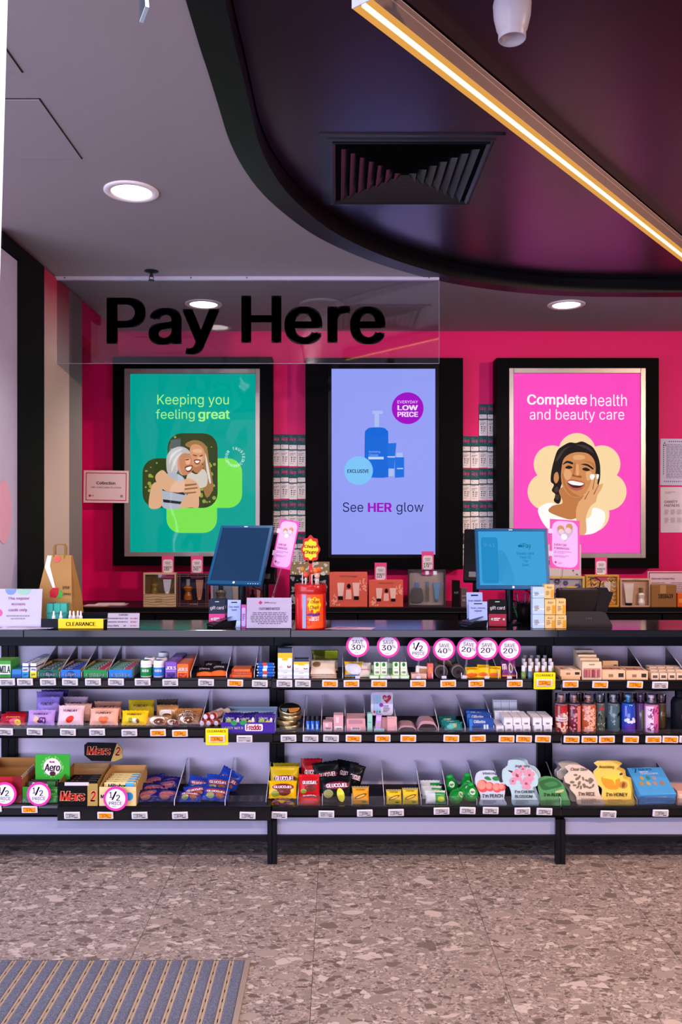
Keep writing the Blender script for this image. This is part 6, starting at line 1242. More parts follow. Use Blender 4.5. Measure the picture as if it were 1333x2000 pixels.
def clearance(lab, a, b_, c, e, d, tagdesc):
    q = d/F; w_ = (b_-a)*q/2; h_ = (e-c)*q; t = TH('clearance_card', lab, 'sign', W((a+b_)/2, e, d), (R(4), 0, 0))
    O('card', G().prism(rrect(-w_, w_, 0, h_, .004), 0, .0015), M('#f4dc10', .4), t); lettering(t, [('CLEARANCE', -w_*.84, w_*.84, h_*.76, h_*.90, dict(bold=.02))], INK)
    ptag((a+b_)/2, (c+e)/2+4, 'o', '4.00', tagdesc, d=d-.0085)
clearance('yellow Clearance card under the white capped vials', 1043, 1085, 1313, 1346, 3.438, 'on the yellow card under the white capped vials'); clearance('yellow Clearance card under the red capped tubes', 402, 446, 1422, 1455, 3.425, 'on the yellow card under the red capped tubes')
# =============== ROUND SIGNS ===============
FZ = SZ['B'][0]; ds = 3.462
for px, py, n_, lab, rr_ in ((699, 1261, 30, 'round SAVE 30 percent sign, first from the left', 22.5), (759, 1262, 30, 'round SAVE 30 percent sign, second from the left', 22.5), (868, 1268, 40, 'round SAVE 40 percent sign over the lint rollers', 22), (915, 1266, 20, 'round SAVE 20 percent sign, tilted and half behind its neighbour', 22), (952, 1267, 20, 'round SAVE 20 percent sign overlapping the tilted one', 22), (996, 1268, 20, 'round SAVE 20 percent sign over the purple card packet', 22)):
    roundsign(px, py, rr_, ds+(.006 if px == 915 else 0), save(n_), lab, .12 if px == 915 else 0, FZ)
roundsign(818, 1268, 22.5, ds, HALF, 'round half price sign between the SAVE signs above the top shelf', 0, FZ)
roundsign(9, 1551, 23.5, 3.437, HALF, 'round half price sign cut off at the left edge', R(2), Z3); roundsign(76, 1551, 23.5, 3.437, HALF, 'round half price sign on the green chocolate carton', R(-2), Z3); roundsign(226, 1560, 24, 3.413, HALF, 'round half price sign on the cream chocolate carton', 0, T3)

# =============== COUNTER TOP THINGS ===============
def cz(py, d): return Z(py, d)
def stand(name, lab, a, b_, c, d_, d, mat, cat='sign', lean=.12, yaw=0, base=True, z=None):
    z = CTZ if z is None else z; q = d/F; w_ = (b_-a)*q/2; h_ = hz(c, d, z, lean)
    t = TH(name, lab, cat, (X((a+b_)/2, d), d, z), (0, 0, yaw)); m4 = Matrix.Rotation(-lean, 4, 'X')
    O('holder', G().box(-w_, w_, 0, .0025, .001, h_).xf(m4), CLR, t)
    O('printed_sheet', G().box(-w_+.001, w_-.001, .0006, .0016, .003, h_-.001).xf(m4), mat, t)
    if base: O('foot', G().box(-w_, w_, 0, .055, 0, .0025), CLR, t)
    return t, w_, h_, m4
def lp(t, fn, mat, m4, name='lettering'):
    g = G(); fn(g); g.v = [(x, y-.0008, z) for x, y, z in g.v]; g.xf(m4); return O(name, g, mat, t)
PAPER = M('#cfc3d6', .4)
t, w_, h_, m4 = stand('register_sign', 'white card holder saying this register accepts cards only, left edge', -12, 80, 1150, 1222, 3.50, M('#c4b8cc', .35))
lp(t, lambda g: [text(g, s_, a*w_, b_*w_, c*h_, e*h_, bold=.025) for s_, a, b_, c, e in (('This register', -.46, .46, .70, .79), ('accepts', -.30, .30, .56, .64), ('cards only.', -.42, .42, .40, .50))], M('#a02458', .4), m4)
lp(t, lambda g: scrib(g, -.5*w_, .5*w_, .20*h_, .34*h_, 2, 0, 2, True), GREYT, m4, 'small_print')
lp(t, lambda g: g.flat([(w_*(-.35+.24*cos(a)), h_-.002+w_*.24*sin(a)) for a in [R(180+180*i/12) for i in range(13)]], 0), M('#6c86c4', .4), m4, 'blue_blob'); lp(t, lambda g: g.flat([(w_*(.2+.3*cos(a)), h_-.002+w_*.24*sin(a)) for a in [R(180+180*i/12) for i in range(13)]], 0), M('#8cb49c', .4), m4, 'green_blob'); lp(t, lambda g: g.disc(-w_*.82, .38*h_, .016, 0, 20), M('#d0508c', .4), m4, 'pink_blob')
for k in range(3):
    t = TH('leaflet', 'loose white leaflet on the counter, %s of the pile under the card sign' % ('bottom', 'middle', 'top')[k], 'leaflet', (-1.33+.02*k, 3.450+.004*k, CTZ+.0021*k+.0001), (0, 0, .12-.15*k))
    O('paper', G().box(-.10, .10, 0, .036, 0, .0018), M(('#b8b0c0', '#cfc8d4', '#a8a0b0')[k], .5), t); g = G(); g.rect(-.02, .02, .010, .016, 0); g.v = [(x, z, .0022) for x, y, z in g.v]; O('red_print', g, MAG, t)
# clearance tray
q = 3.47/F; cxp = 140; t = TH('clearance_tray', 'black tray with a yellow Clearance label on the counter', 'tray', (X(141, 3.465), 3.465, CTZ)); w_ = 61*q; TR = M('#14161f', .4)
O('base', G().box(-w_, w_, .003, .16, 0, .003), TR, t)
hf = .042
O('front_wall', G().box(-w_, w_, 0, .003, 0, hf, .0008), TR, t); O('back_wall', G().box(-w_, w_, .157, .16, 0, .05), TR, t)
for s_ in (-1, 1): O('side_wall', G().box(s_*w_, s_*(w_-.003), .003, .157, 0, .0272), TR, t)
O('yellow_label', G().box(-27*q, 61*q, -.0015, -.0003, .002, hf+.001), M('#f2c80e', .4), t)
lettering(t, [('CLEARANCE', -12*q, 46*q, .013, .029, dict(bold=.045))], INK, y=-.002)
TZ = CTZ+.0032
for i, px in enumerate((97, 111, 124)):
    carton('teal skincare box in the black tray, %s' % ('left one', 'middle one', 'right one')[i], px-6.4, px+6.4, 1179, 3.545, TZ, .05, '#2c9c8c', '#2c4a8c' if i == 0 else None, [('#bfe8dc', 'serum', .35, .65, .35, .8, dict(rot=pi/2, bold=.02))], [('#1f8474', 0, .12, 0, 1)], name='skincare_box')
dp = [('glass', [(.0005, 0), (.010, 0), (.011, .002), (.011, .022), (.005, .028)]), ('collar', [(.0068, .027), (.0072, .029), (.0072, .038), (.005, .041)]), ('dropper_bulb', [(.0042, .040), (.0042, .050), (.0030, .056), (.0005, .058)])]
for i, (px, dd) in enumerate(((105, 3.515), (119, 3.515), (137, 3.53), (144, 3.515), (152, 3.53), (158, 3.515))):
    bottle('small dropper bottle with a white bulb, %s from the left in the black tray' % ORD[i], px, dd, TZ, [(n_, [(r_*1.0, z_*1.15) for r_, z_ in p]) for n_, p in dp], [M('#8c9aa0', .1, coat=.6), M('#dcd8dc', .35), M('#e4e0e2', .4)], 'dropper_bottle', n=14)
for i in range(8):
    px = 163+3.0*i; t = TH('lip_pencil', 'cosmetic pencil fanned in the black tray, %s from the left' % ORD[i], 'pencil', (X(px, 3.50), 3.485, TZ+.012), (R(-6), 0, R(-35+3*i)))
    O('barrel', G().lathe([(.0033, 0), (.0033, .085), (.0028, .09)], 8, ax='y'), M(['#8c8494', '#4a4478', '#a89ab0', '#6a3c4c', '#c09a60', '#8c6a94', '#b98a5c', '#d0a070'][i], .35), t)
    O('cap', G().lathe([(.0036, -.018), (.0038, -.016), (.0036, .002)], 8, ax='y'), M('#cfc8d0', .35), t)
t = TH('cosmetic_card', 'orange and cream printed strip lying across the pencils in the tray', 'packet', (X(190, 3.52), 3.50, TZ+.026), (R(-4), R(-10), R(-12))); O('strip', G().box(-.035, .045, 0, .022, 0, .003), M('#d0a070', .4), t); g = G(); scrib(g, -.025, .035, .004, .018, 2); g.v = [(x, z, .0034) for x, y, z in g.v]; O('print', g, M('#8c5a2c', .4), t)
t, w_, h_, m4 = stand('price_card', 'white flash sale price card in a clear holder on the counter', 209, 272, 1197, 1228, 3.47, M('#cdc0c6', .4), lean=.18)
lp(t, lambda g: [text(g, s_, a*w_, b_*w_, c*h_, e*h_, bold=.03) for s_, a, b_, c, e in (('FLASH SALE', -.30, .28, .82, .93), ('EYESHADOW PALLET $38', -.96, .28, .60, .70), ('MASCARA, SERUM $16', -.96, .28, .38, .48), ('KAJAL PENCIL', -.96, -.25, .14, .24), ('$8', .02, .16, .14, .24))], INK, m4)
lp(t, lambda g: [text(g, s_, a*w_, b_*w_, c*h_, e*h_, bold=.03) for s_, a, b_, c, e in (('$15 ONLY', .42, .90, .60, .70), ('$8 ONLY', .44, .84, .38, .48), ('$3 ONLY', .44, .86, .14, .24))], M('#b02438', .4), m4, 'red_lettering')
# paper bag
d = 3.64; q = d/F; t = TH('paper_bag', 'brown paper carrier bag with twisted handles at the counter end', 'bag', (X(117, d), d, CTZ), (0, 0, R(-8)))
KR = M('#9a7440', .75, var=.10, bump=.3); hB = hz(1082, d+.03, CTZ)
bw, bd = .088, .055; w2 = .055
v = [(-bw, -bd, 0), (bw, -bd, 0), (bw, bd, 0), (-bw, bd, 0), (-bw*.92, -bd*.9, hB*.38), (bw*.90, -bd*.9, hB*.38), (bw*.9, bd*.9, hB*.4), (-bw*.98, bd*.9, hB*.4), (-w2, -.006, hB), (w2, -.004, hB-.004), (w2, .008, hB-.004), (-w2, .010, hB), (-bw*1.03, 0, hB*.35), (bw*.80, 0, hB*.38), (-w2*1.0, .002, hB), (w2*.95, .003, hB-.004)]
O('bag_body', G().add(v, [(0, 1, 5, 4), (4, 5, 9, 8), (1, 2, 6, 13, 5), (5, 13, 15, 9), (13, 6, 10, 15), (2, 3, 7, 6), (6, 7, 11, 10), (3, 0, 4, 12, 7), (4, 8, 14, 12), (12, 14, 11, 7), (3, 2, 1, 0)]), KR, t)
g = G()
for yy in (-.006, .010): g.tube([(-.024, yy, hB-.025), (-.025, yy, hB+.030), (-.019, yy, hB+.043), (.022, yy, hB+.043), (.027, yy, hB+.030), (.024, yy, hB-.025)], .0032, 6)
O('handles', g, M('#8a6634', .8), t)
def onbag(name, pts, c, k=0):   # flat print on the sloping upper front face
    a, b_, cc = Vector(v[4]), Vector(v[5]), Vector(v[8]); nrm = (b_-a).cross(cc-a).normalized(); g = G(); P3 = []
    for u, w in pts:
        lo = a.lerp(b_, u); hi = Vector(v[8]).lerp(Vector(v[9]), u); P3.append(tuple(lo.lerp(hi, w)+nrm*(.0012+.0004*k)))
    g.add(P3, [tuple(range(len(P3)))]); O(name, g, M(c, .5), t)
onbag('receipt', [(.02, .97), (.20, .97), (.20, .74), (.50, .24), (.44, .20), (.02, .70)], '#d8cccc', 0)
onbag('heart_sticker', [(.45+.13*cos(2*pi*i/14), .90+.07*sin(2*pi*i/14)) for i in range(14)], '#d8504c', 2)
onbag('red_print', [(.42, .24), (.60, .24), (.64, .10), (.56, .01), (.38, .03), (.34, .16)], '#b0182c', 1); onbag('green_print', [(.62, .22), (.74, .12), (.72, .02), (.56, .0), (.62, .10)], '#3c9a34', 3)
g = G(); 
for u0, u1, w0, w1, s_ in ((.72, .95, .20, .28, 'your'), (.76, .98, .06, .14, 'pharmacy')):
    gg = G(); text(gg, s_, u0, u1, w0, w1, bold=.03); a, b_, cc = Vector(v[4]), Vector(v[5]), Vector(v[8]); nrm = (b_-a).cross(cc-a).normalized()
    g.add([tuple(a.lerp(b_, x).lerp(cc.lerp(Vector(v[9]), x), z)+nrm*.002) for x, y, z in gg.v], gg.f)
O('lettering', g, M('#4a3420', .6), t)
# card racks, terminals
def giftrack(lab, a, b_, pt, d, c1, c2, yaw=0):
    h_ = hz(pt, d, CTZ); w_ = (b_-a)*d/F/2; t = TH('gift_card', lab, 'gift card', (X((a+b_)/2, d), d, CTZ), (-.08, 0, yaw))
    O('card', G().box(-w_, w_, 0, .004, 0, h_, .0008), M(c1, .35), t); O('lower_panel', G().rect(-w_*.97, w_*.97, .003, h_*.47, -.0004), M(c2, .35), t)
    lettering(t, [('gift card', -w_*.82, w_*.82, h_*.60, h_*.76, dict(bold=.02))], M('#e0dce4', .4)); g = G(); scrib(g, -w_*.4, w_*.5, h_*.22, h_*.34, 2, -.0008, 3); O('small_print', g, M('#f0d8e8', .4), t)
    g = G(); g.disc(-w_*.6, h_*.28, .005, -.0010, 10); g.disc(w_*.7, h_*.28, .005, -.001, 10); g.box(-w_*.25, w_*.25, -.0006, 0, h_*.90, h_*.93); O('icons', g, M('#7cc8a8', .4), t)
def scan(lab, a, b_, pt, d, yaw=0, z=None):
    z = CTZ if z is None else z; h_ = hz(pt, d, z); w_ = (b_-a)*d/F/2; t = TH('reward_card', lab, 'card', (X((a+b_)/2, d), d, z), (-.1, 0, yaw))
    O('card', G().box(-w_, w_, 0, .002, 0, h_, .0006), M('#96a8dc', .35), t); g = G(); g.box(-w_*.45, w_*.45, -.0006, .0, h_*.89, h_*.93); O('hang_slot', g, M('#1c1c24', .5), t)
    lettering(t, [('Scan, reward,', -w_*.8, w_*.8, h_*.70, h_*.78, dict(bold=.02)), ('repeat', -w_*.4, w_*.4, h_*.58, h_*.67, dict(bold=.02))], M('#26305c', .4)); O('pale_panel', G().rect(-w_, w_, 0, h_*.22, -.0004), M('#b9cdee', .4), t)
giftrack('navy and pink gift card standing left of the left card terminal', 408, 440, 1171, 3.54, '#141c34', '#b83478', .1)
giftrack('navy gift card just behind the front navy and pink one', 413, 444, 1169, 3.56, '#141c34', '#b83478', .1)
scan('lilac reward card behind the left card terminal', 444, 470, 1172, 3.53, -.05)
def terminal(lab, px, d, yaw):
    t = TH('card_terminal', lab, 'card terminal', (X(px, d), d, CTZ+.001), (0, 0, yaw)); BK = M('#101218', .3)
    pr = [(-.075, 0), (.075, 0), (.075, .032), (.02, .0272), (-.060, .020), (-.075, .014)]
    v = [(-.036, y, z) for y, z in pr]+[(.036, y, z) for y, z in pr]; n = 6
    O('body', G().add(v, [tuple(range(n))[::-1], tuple(range(n, 2*n))]+[(i, (i+1) % n, n+(i+1) % n, n+i) for i in range(n)]), BK, t)
    g = G(); g.add([(-.029, -.052, .0232), (.029, -.052, .0232), (.029, .012, .0440), (-.029, .012, .0440)], [(0, 1, 2, 3)]); O('screen', g, M('#1c2530', .08), t)
    g = G(); g.box(-.034, .034, .03, .07, .036, .040, .001); O('printer_lid', g, M('#1a1c22', .35), t); g = G(); g.box(-.020, .020, -.0765, -.075, .006, .009); O('card_slot', g, M('#3c4048', .3), t)
terminal('black card terminal lying on the counter below the dark tilted monitor', 443, 3.545, R(-55)); terminal('black card terminal lying on the counter below the blue screen', 932, 3.545, R(-55))
t, w_, h_, m4 = stand('notice_card', 'white Customer Notice card standing beside the lollipop tub', 481, 570, 1167, 1228, 3.47, M('#cbbfd0', .4))
lp(t, lambda g: text(g, 'CUSTOMER NOTICE', -w_*.44, w_*.48, h_*.60, h_*.68, bold=.03), INK, m4); lp(t, lambda g: (text(g, 'priceline', -w_*.20, .0, h_*.80, h_*.87, bold=.03), text(g, 'pharmacy', w_*.02, w_*.32, h_*.79, h_*.86)), M('#4a3c50', .4), m4, 'heading'); lp(t, lambda g: [g.disc(-w_*.38+a, h_*.835+b_, .0045, -.00001*i, 4, 1., R(0)) for i, (a, b_) in enumerate(((0, .004), (0, -.004), (.004, 0), (-.004, 0)))], M('#b0204c', .4), m4, 'pink_logo'); lp(t, lambda g: scrib(g, -w_*.82, w_*.85, h_*.14, h_*.54, 7, 0, 5, True), M('#6c6478', .5), m4, 'small_print')
t = TH('promotion_slip', 'narrow pink slip standing left of the Customer Notice card', 'card', (X(476, 3.5), 3.5, CTZ), (-.1, 0, 0)); O('slip', G().box(-.010, .010, 0, .0015, 0, .098), M('#b84890', .4), t); O('pale_panel', G().prism(rrect(-.008, .008, .006, .085, .006), -.0005, 0), M('#b4a4d8', .4), t); g = G(); scrib(g, -.006, .006, .03, .06, 4, -.0008, 2); O('small_print', g, M('#5a4c80', .4), t)
# monitors
def monitor(name, lab, px, py, d, w_, h_, yaw, tilt, screen_parts, scr, frame):
    t = TH(name, lab, 'monitor', (X(px, d), d, CTZ), (0, 0, 0)); c = Vector((0, 0, Z(py, d)-CTZ))
    m4 = Matrix.Translation(c) @ Matrix.Rotation(yaw, 4, 'Z') @ Matrix.Rotation(-tilt, 4, 'X'); a, b_ = w_/2, h_/2; FR = M(frame, .3)
    O('casing', G().box(-a, a, 0, .020, -b_, b_, .003).xf(m4), FR, t)
    bz = G(); e = .013; bz.box(-a, a, -.003, 0, b_-e, b_, .001); bz.box(-a, a, -.003, 0, -b_, -b_+e*1.3, .001); bz.box(-a, -a+e, -.003, 0, -b_+e*1.3, b_-e); bz.box(a-e, a, -.003, 0, -b_+e*1.3, b_-e); O('bezel', bz.xf(m4), FR, t)
    s_ = O('screen', G().box(-a+e, a-e, -.0008, 0, -b_+e*1.3, b_-e).xf(m4), scr, t)
    for nm, fn, mt in screen_parts:
        g = G(); fn(g, a-e, b_-e); g.v = [(x, y-.0012, z) for x, y, z in g.v]; O(nm, g.xf(m4), mt, s_ if nm.startswith('screen') else t)
    g = G(); g.box(-.010, .006, -.0036, -.003, b_-.009, b_-.005); g.box(-.005, .004, -.0036, -.003, -b_+.004, -b_+.013); O('maker_mark', g.xf(m4), M('#d0d8e4', .4), t)
    g = G()
    for i in range(5): g.box(a-.060+i*.011, a-.056+i*.011, -.0036, -.003, -b_+.003, -b_+.006)
    O('buttons', g.xf(m4), M('#b0c0d0', .4), t)
    g = G(); g.box(-.045, .045, .020, .045, -.05, .05, .004); O('mount', g.xf(m4), FR, t)
    top = (m4 @ Vector((0, .045, 0))); g = G(); g.tube([(0, .06, .004), (0, .06, top.z-.02), tuple(top)], .017, 16); O('pole', g, M('#0f141c', .25), t)
    O('foot', G().lathe([(.0005, 0), (.055, 0), (.055, .006), (.02, .012)], 28, 0, .06), M('#0f141c', .3), t)
    g = G(); g.tube([(.03, .04, top.z-.09), (.05, .02, top.z-.12), (.09, .05, top.z-.14), (.10, .08, top.z-.20), (.02, .08, .10)], .0025, 6); O('cable', g, M('#101014', .5), t)
    return t
BLU = E('#0a78bc', .55)
monitor('customer_monitor', 'dark customer monitor tilted back, showing only faint reflections', 470, 1083, 3.60, .250, .288, R(-17), R(30), (), M('#0a2c48', .06, coat=1.), '#0e4468')
monitor('customer_monitor', 'bright blue customer monitor with a contactless payment screen', 1001, 1091, 3.58, .312, .268, R(-2), R(15), [
    ('screen_phone', lambda g, a, b_: g.flat(rrect(-a*.92, -a*.42, -b_*.9, b_*.78, .012), 0), E('#2a98d4', .62)), ('screen_hand', lambda g, a, b_: g.flat(smooth_poly([(-a*.5, b_*.2), (-a*.3, b_*.3), (-a*.1, -b_*.1), (a*.05, -b_*.85), (-a*.35, -b_*.88), (-a*.48, -b_*.4)], 4), .0004), E('#3aa6de', .62)),
    ('screen_lettering', lambda g, a, b_: [text(g, s_, p*a, q_*a, r_*b_, u*b_, y=-.0004, bold=bo) for s_, p, q_, r_, u, bo in (('Pay', .34, .58, .34, .56, .01), ('Double-click', .14, .66, .14, .24, 0), ('Face ID', .24, .56, .0, .10, 0), ('Tap', .33, .47, -.14, -.04, 0), ('Done.', .30, .50, -.28, -.18, 0))], E('#1478a8', .6)),
    ('screen_fruit_mark', lambda g, a, b_: (g.disc(.26*a-.004, .46*b_, .0058, -.0004, 14), g.disc(.26*a+.004, .46*b_, .0058, -.0005, 14), g.disc(.26*a+.002, .46*b_+.0105, .0028, -.0005, 8, .6, -.6)), E('#1478a8', .6)),
    ('screen_clock', lambda g, a, b_: text(g, '9:41', -.84*a, -.50*a, .42*b_, .56*b_, y=-.0004, bold=.01), E('#58b4e4', .62))], E('#46b0ea', .62), '#0e4a74')
def backunit(lab, a, b_, c, e, d, yaw, tilt):
    q = d/F; w_, h_ = (b_-a)*q, (e-c)*q; t = TH('register_screen', lab, 'monitor', (X((a+b_)/2, d), d+.02, CTZ)); m4 = Matrix.Translation((0, 0, Z((c+e)/2, d)-CTZ)) @ Matrix.Rotation(yaw, 4, 'Z') @ Matrix.Rotation(-tilt, 4, 'X')
    O('casing', G().box(-w_/2, w_/2, 0, .03, -h_/2, h_/2, .004).xf(m4), M('#0a0a0e', .35), t); O('maker_plate', G().box(-w_*.3, w_*.3, -.0008, 0, -h_*.42, -h_*.32).xf(m4), M('#5a5658', .3, .6), t)
    g = G(); g.tube([(0, .05, 0), (0, .05, .12), (0, .04, Z((c+e)/2, d)-CTZ)], .014, 12); O('pole', g, M('#0a0a0e', .35), t); O('foot', G().lathe([(.0005, 0), (.042, 0), (.042, .006), (.016, .010)], 24, 0, .05), M('#0a0a0e', .35), t)
backunit('black staff register screen behind the dark tilted monitor', 492, 541, 1040, 1140, 3.66, R(-12), R(18)); backunit('black staff register screen behind the blue monitor', 908, 962, 1030, 1138, 3.66, R(-12), R(20))
def lucky(lab, px, py0, py1, w_px, d, yaw, roll):
    q = d/F; h_ = (py1-py0)*q; w_ = w_px*q/2; z0 = Z(py1, d); t = TH('fundraiser_card', lab, 'card', (X(px, d), d, z0), (-.25, roll, yaw)); h_ /= .96
    O('card', G().box(-w_, w_, 0, .002, 0, h_), M('#d0409c', .4), t); O('pale_panel', G().prism(rrect(-w_*.86, w_*.86, h_*.03, h_*.97, w_*.5), -.0006, 0), M('#d8a4dc', .4), t)
    g = G(); s_ = w_*.55
    g.flat([(s_*x+.0, h_*.72+s_*z) for x, z in ((0, -1.1), (-1.0, .1), (-1., .7), (-.6, 1.), (-.2, .8), (0, .5), (.2, .95), (.6, 1.25), (1., .9), (1., .2))], -.0009); O('heart_photo', g, M('#a8a4b4', .5), t)
    g = G(); g.disc(-s_*.5, h_*.72+s_*.55, s_*.42, -.0012, 12); g.disc(s_*.55, h_*.72+s_*.85, s_*.42, -.0012, 12); O('hair_picture', g, M('#a8864c', .5), t); g = G(); g.disc(-s_*.45, h_*.72+s_*.2, s_*.32, -.0014, 12); g.disc(s_*.4, h_*.72+s_*.4, s_*.36, -.0014, 12); O('face_picture', g, M('#c8b4bc', .5), t); g = G(); g.disc(-s_*.1, h_*.72-s_*.45, s_*.4, -.0013, 10); O('shirt_picture', g, M('#d4d8e4', .5), t)
    g = G(); text(g, 'LUCKY DIP', -w_*.72, w_*.12, h_*.455, h_*.500, y=-.001, bold=.05); text(g, 'FUNDRAISER', -w_*.72, w_*.30, h_*.385, h_*.430, y=-.001, bold=.03); O('lettering', g, M('#8c1c5c', .4), t)
    g = G(); scrib(g, -w_*.72, w_*.45, h_*.30, h_*.355, 2, -.001, 2); scrib(g, -w_*.72, w_*.55, h_*.22, h_*.27, 2, -.001, 3); scrib(g, -w_*.45, -w_*.1, h_*.08, h_*.13, 2, -.001, 4); O('small_print', g, M('#9a6ca8', .4), t); g = G(); g.disc(-w_*.62, h_*.12, .006, -.001, 4); O('diamond_logo', g, M('#a81c54', .4), t)
    g = G(); g.box(-w_*1.12, -w_*.8, -.0012, .004, h_*.70, h_*.80); g.box(-w_*1.12, -w_*.8, -.0012, .004, h_*.24, h_*.34); O('clip', g, M('#d0b8dc', .3), t)
    g = G(); g.tube([(0, .004, h_*.3), (0, .03, h_*.1), (-.02, .05, CTZ-z0+.10), (-.03, .05, CTZ-z0+.003)], .004, 8); O('support_arm', g, CLR, t)
lucky('pink Lucky Dip Fundraiser card tilted beside the dark monitor', 548, 1016, 1110, 39, 3.60, R(-8), R(9)); lucky('pink Lucky Dip Fundraiser card standing upright beside the blue monitor', 1104, 1016, 1111, 59, 3.585, R(0), R(4))
# lollipop tub
d = 3.50; h_ = hz(1140, d, CTZ); r_ = 30*d/F; t = TH('lollipop_tub', 'red lollipop tub with a flower shaped yellow label on the counter', 'tub', (X(607, d), d, CTZ))
smooth_angle(O('drum', G().lathe([(.0005, 0), (r_*.96, 0), (r_, .004), (r_, h_*.80), (r_*.98, h_*.83)], 36), M('#c0181c', .3, coat=.5), t)); smooth_angle(O('lid', G().lathe([(r_*1.03, h_*.80), (r_*1.05, h_*.82), (r_*1.05, h_*.97), (r_*1.0, h_), (.0005, h_)], 36), M('#a81416', .3, coat=.4), t))
def wrapc(g, rr_, y0=0): g.v = [(rr_*sin(x/rr_), -rr_*cos(x/rr_)-y+y0*0, z) for x, y, z in g.v]; return g
g = G()
for i in range(14): x = -.014+i*.0055; g.rect(x, x+.0056, .006, h_*.78, .0003)
O('orange_label', wrapc(g, r_), M('#e4541c', .4), t); g = G()
for i in range(3): x = -.034+i*.0055; g.rect(x, x+.0056, .006, h_*.78, .0003)
O('clear_stripe', wrapc(g, r_), M('#8c90b0', .15), t)
def flower(g, x, z, R_, y, n=8, ex=.8):
    g.flat([(x+R_*ex*(1+.09*cos(n*a))*cos(a), z+R_*(1+.09*cos(n*a))*sin(a)) for a in [2*pi*i/64 for i in range(64)]], y)
YE = M('#f4c818', .4)
g = G(); flower(g, .020, h_*.55, .031, .0006, ex=.9); O('flower_label', wrapc(g, r_), YE, t)
RDT = M('#8c1c14', .4)
g = G(); text(g, 'Chupa', .002, .040, h_*.57, h_*.66, y=.0010, bold=.05, italic=.25); text(g, 'Chups', .000, .038, h_*.44, h_*.54, y=.0010, bold=.05, italic=.25); O('lettering', wrapc(g, r_), RDT, t)
g = G(); text(g, 'BEST', .006, .040, h_*.20, h_*.29, y=.0010, bold=.06); text(g, 'THE', -.006, .004, h_*.20, h_*.25, y=.001, bold=.04); O('slogan_lettering', wrapc(g, r_), M('#ece4ec', .4), t)
g = G(); 
for i in range(5): g.disc(-.006+.011*i, h_*.335+.002*sin(i*2), .006, .0008, 8, 1.3)
O('purple_splash', wrapc(g, r_), M('#5a2c7c', .4), t); g = G(); g.disc(-.006, h_*.16, .012, .0008, 16); g.disc(.008, h_*.42, .006, .0008, 10); O('orange_swirl', wrapc(g, r_), M('#c82418', .4), t)
g = G(); text(g, 'mini', -.012, .002, h_*.66, h_*.72, y=.001, bold=.05, rot=.25); O('mini_lettering', wrapc(g, r_), M('#8cc0b4', .4), t)
q = d/F; zc = Z(1073, d)-CTZ; g = G(); g.prism([(.85*26*q*(1+.08*cos(8*a))*cos(a)*.8-.0, zc+26*q*(1+.08*cos(8*a))*sin(a)) for a in [2*pi*i/64 for i in range(64)]], .0, .003); g.prism([(-.006, h_), (.006, h_), (.008, zc-22*q), (-.008, zc-22*q)], .0, .003); O('flower_topper', g, M('#b01c1c', .35), t)
g = G(); flower(g, 0, zc, 19*q, -.0006, ex=.74); O('topper_yellow', g, YE, t)
g = G(); text(g, 'Chupa', -.026, .026, zc+.003, zc+.019, y=-.0012, bold=.05, italic=.25); text(g, 'Chups', -.028, .027, zc-.022, zc-.004, y=-.0012, bold=.05, italic=.25); O('topper_lettering', g, RDT, t)
for i, (dx, dz, c, dy) in enumerate(((-.034, .060, '#a8782c', 0), (-.020, .038, '#c8482c', -.01), (.006, .052, '#b43a20', .0), (.022, .056, '#e0682c', -.006), (.034, .058, '#d8541c', .004), (.028, .034, '#c4a08c', -.014))):
    tt = TH('lollipop', '%s wrapped lollipop stuck in the tub lid, %s from the left' % (('brown', 'dark red', 'red', 'orange', 'bright orange', 'cream')[i], ORD[i]), 'lollipop', (X(607, d)+dx, d+dy, CTZ+h_))
    O('stick', G().tube([(0, 0, 0), (0, 0, dz)], .0022, 8), M('#dcd8d8', .4), tt); O('sweet', G().lathe([(.0005, dz-.012), (.008, dz-.010), (.0125, dz), (.008, dz+.010), (.0005, dz+.012)], 14), M(c, .25, coat=.5), tt, True); O('twist', G().lathe([(.003, dz-.012), (.0045, dz-.020), (.002, dz-.022)], 10), M('#d8ccc4', .4), tt)
t = TH('leaflet', 'pink printed leaflet lying flat on the counter right of the lollipop tub', 'leaflet', (X(683, 3.49), 3.445, CTZ+.0003), (0, 0, R(0))); q = 3.47/F; O('paper', G().prismz([(-48*q, .02), (42*q, 0), (52*q, .055), (-24*q, .085)], 0, .0010), M('#cfa0b0', .45), t); g = G(); scrib(g, -25*q, 30*q, .025, .060, 4); g.v = [(x, z, .0014) for x, y, z in g.v]; O('small_print', g, M('#a06078', .5), t)
scan('lilac reward card standing behind the front one, left of the dark gift card', 913, 945, 1157, 3.56, .1); scan('front lilac reward card behind the right card terminal', 917, 953, 1175, 3.53, -.02)
t0 = giftrack('black and crimson gift card standing right of the lilac reward cards', 955, 990, 1171, 3.53, '#100e12', '#8c1430', -.1)
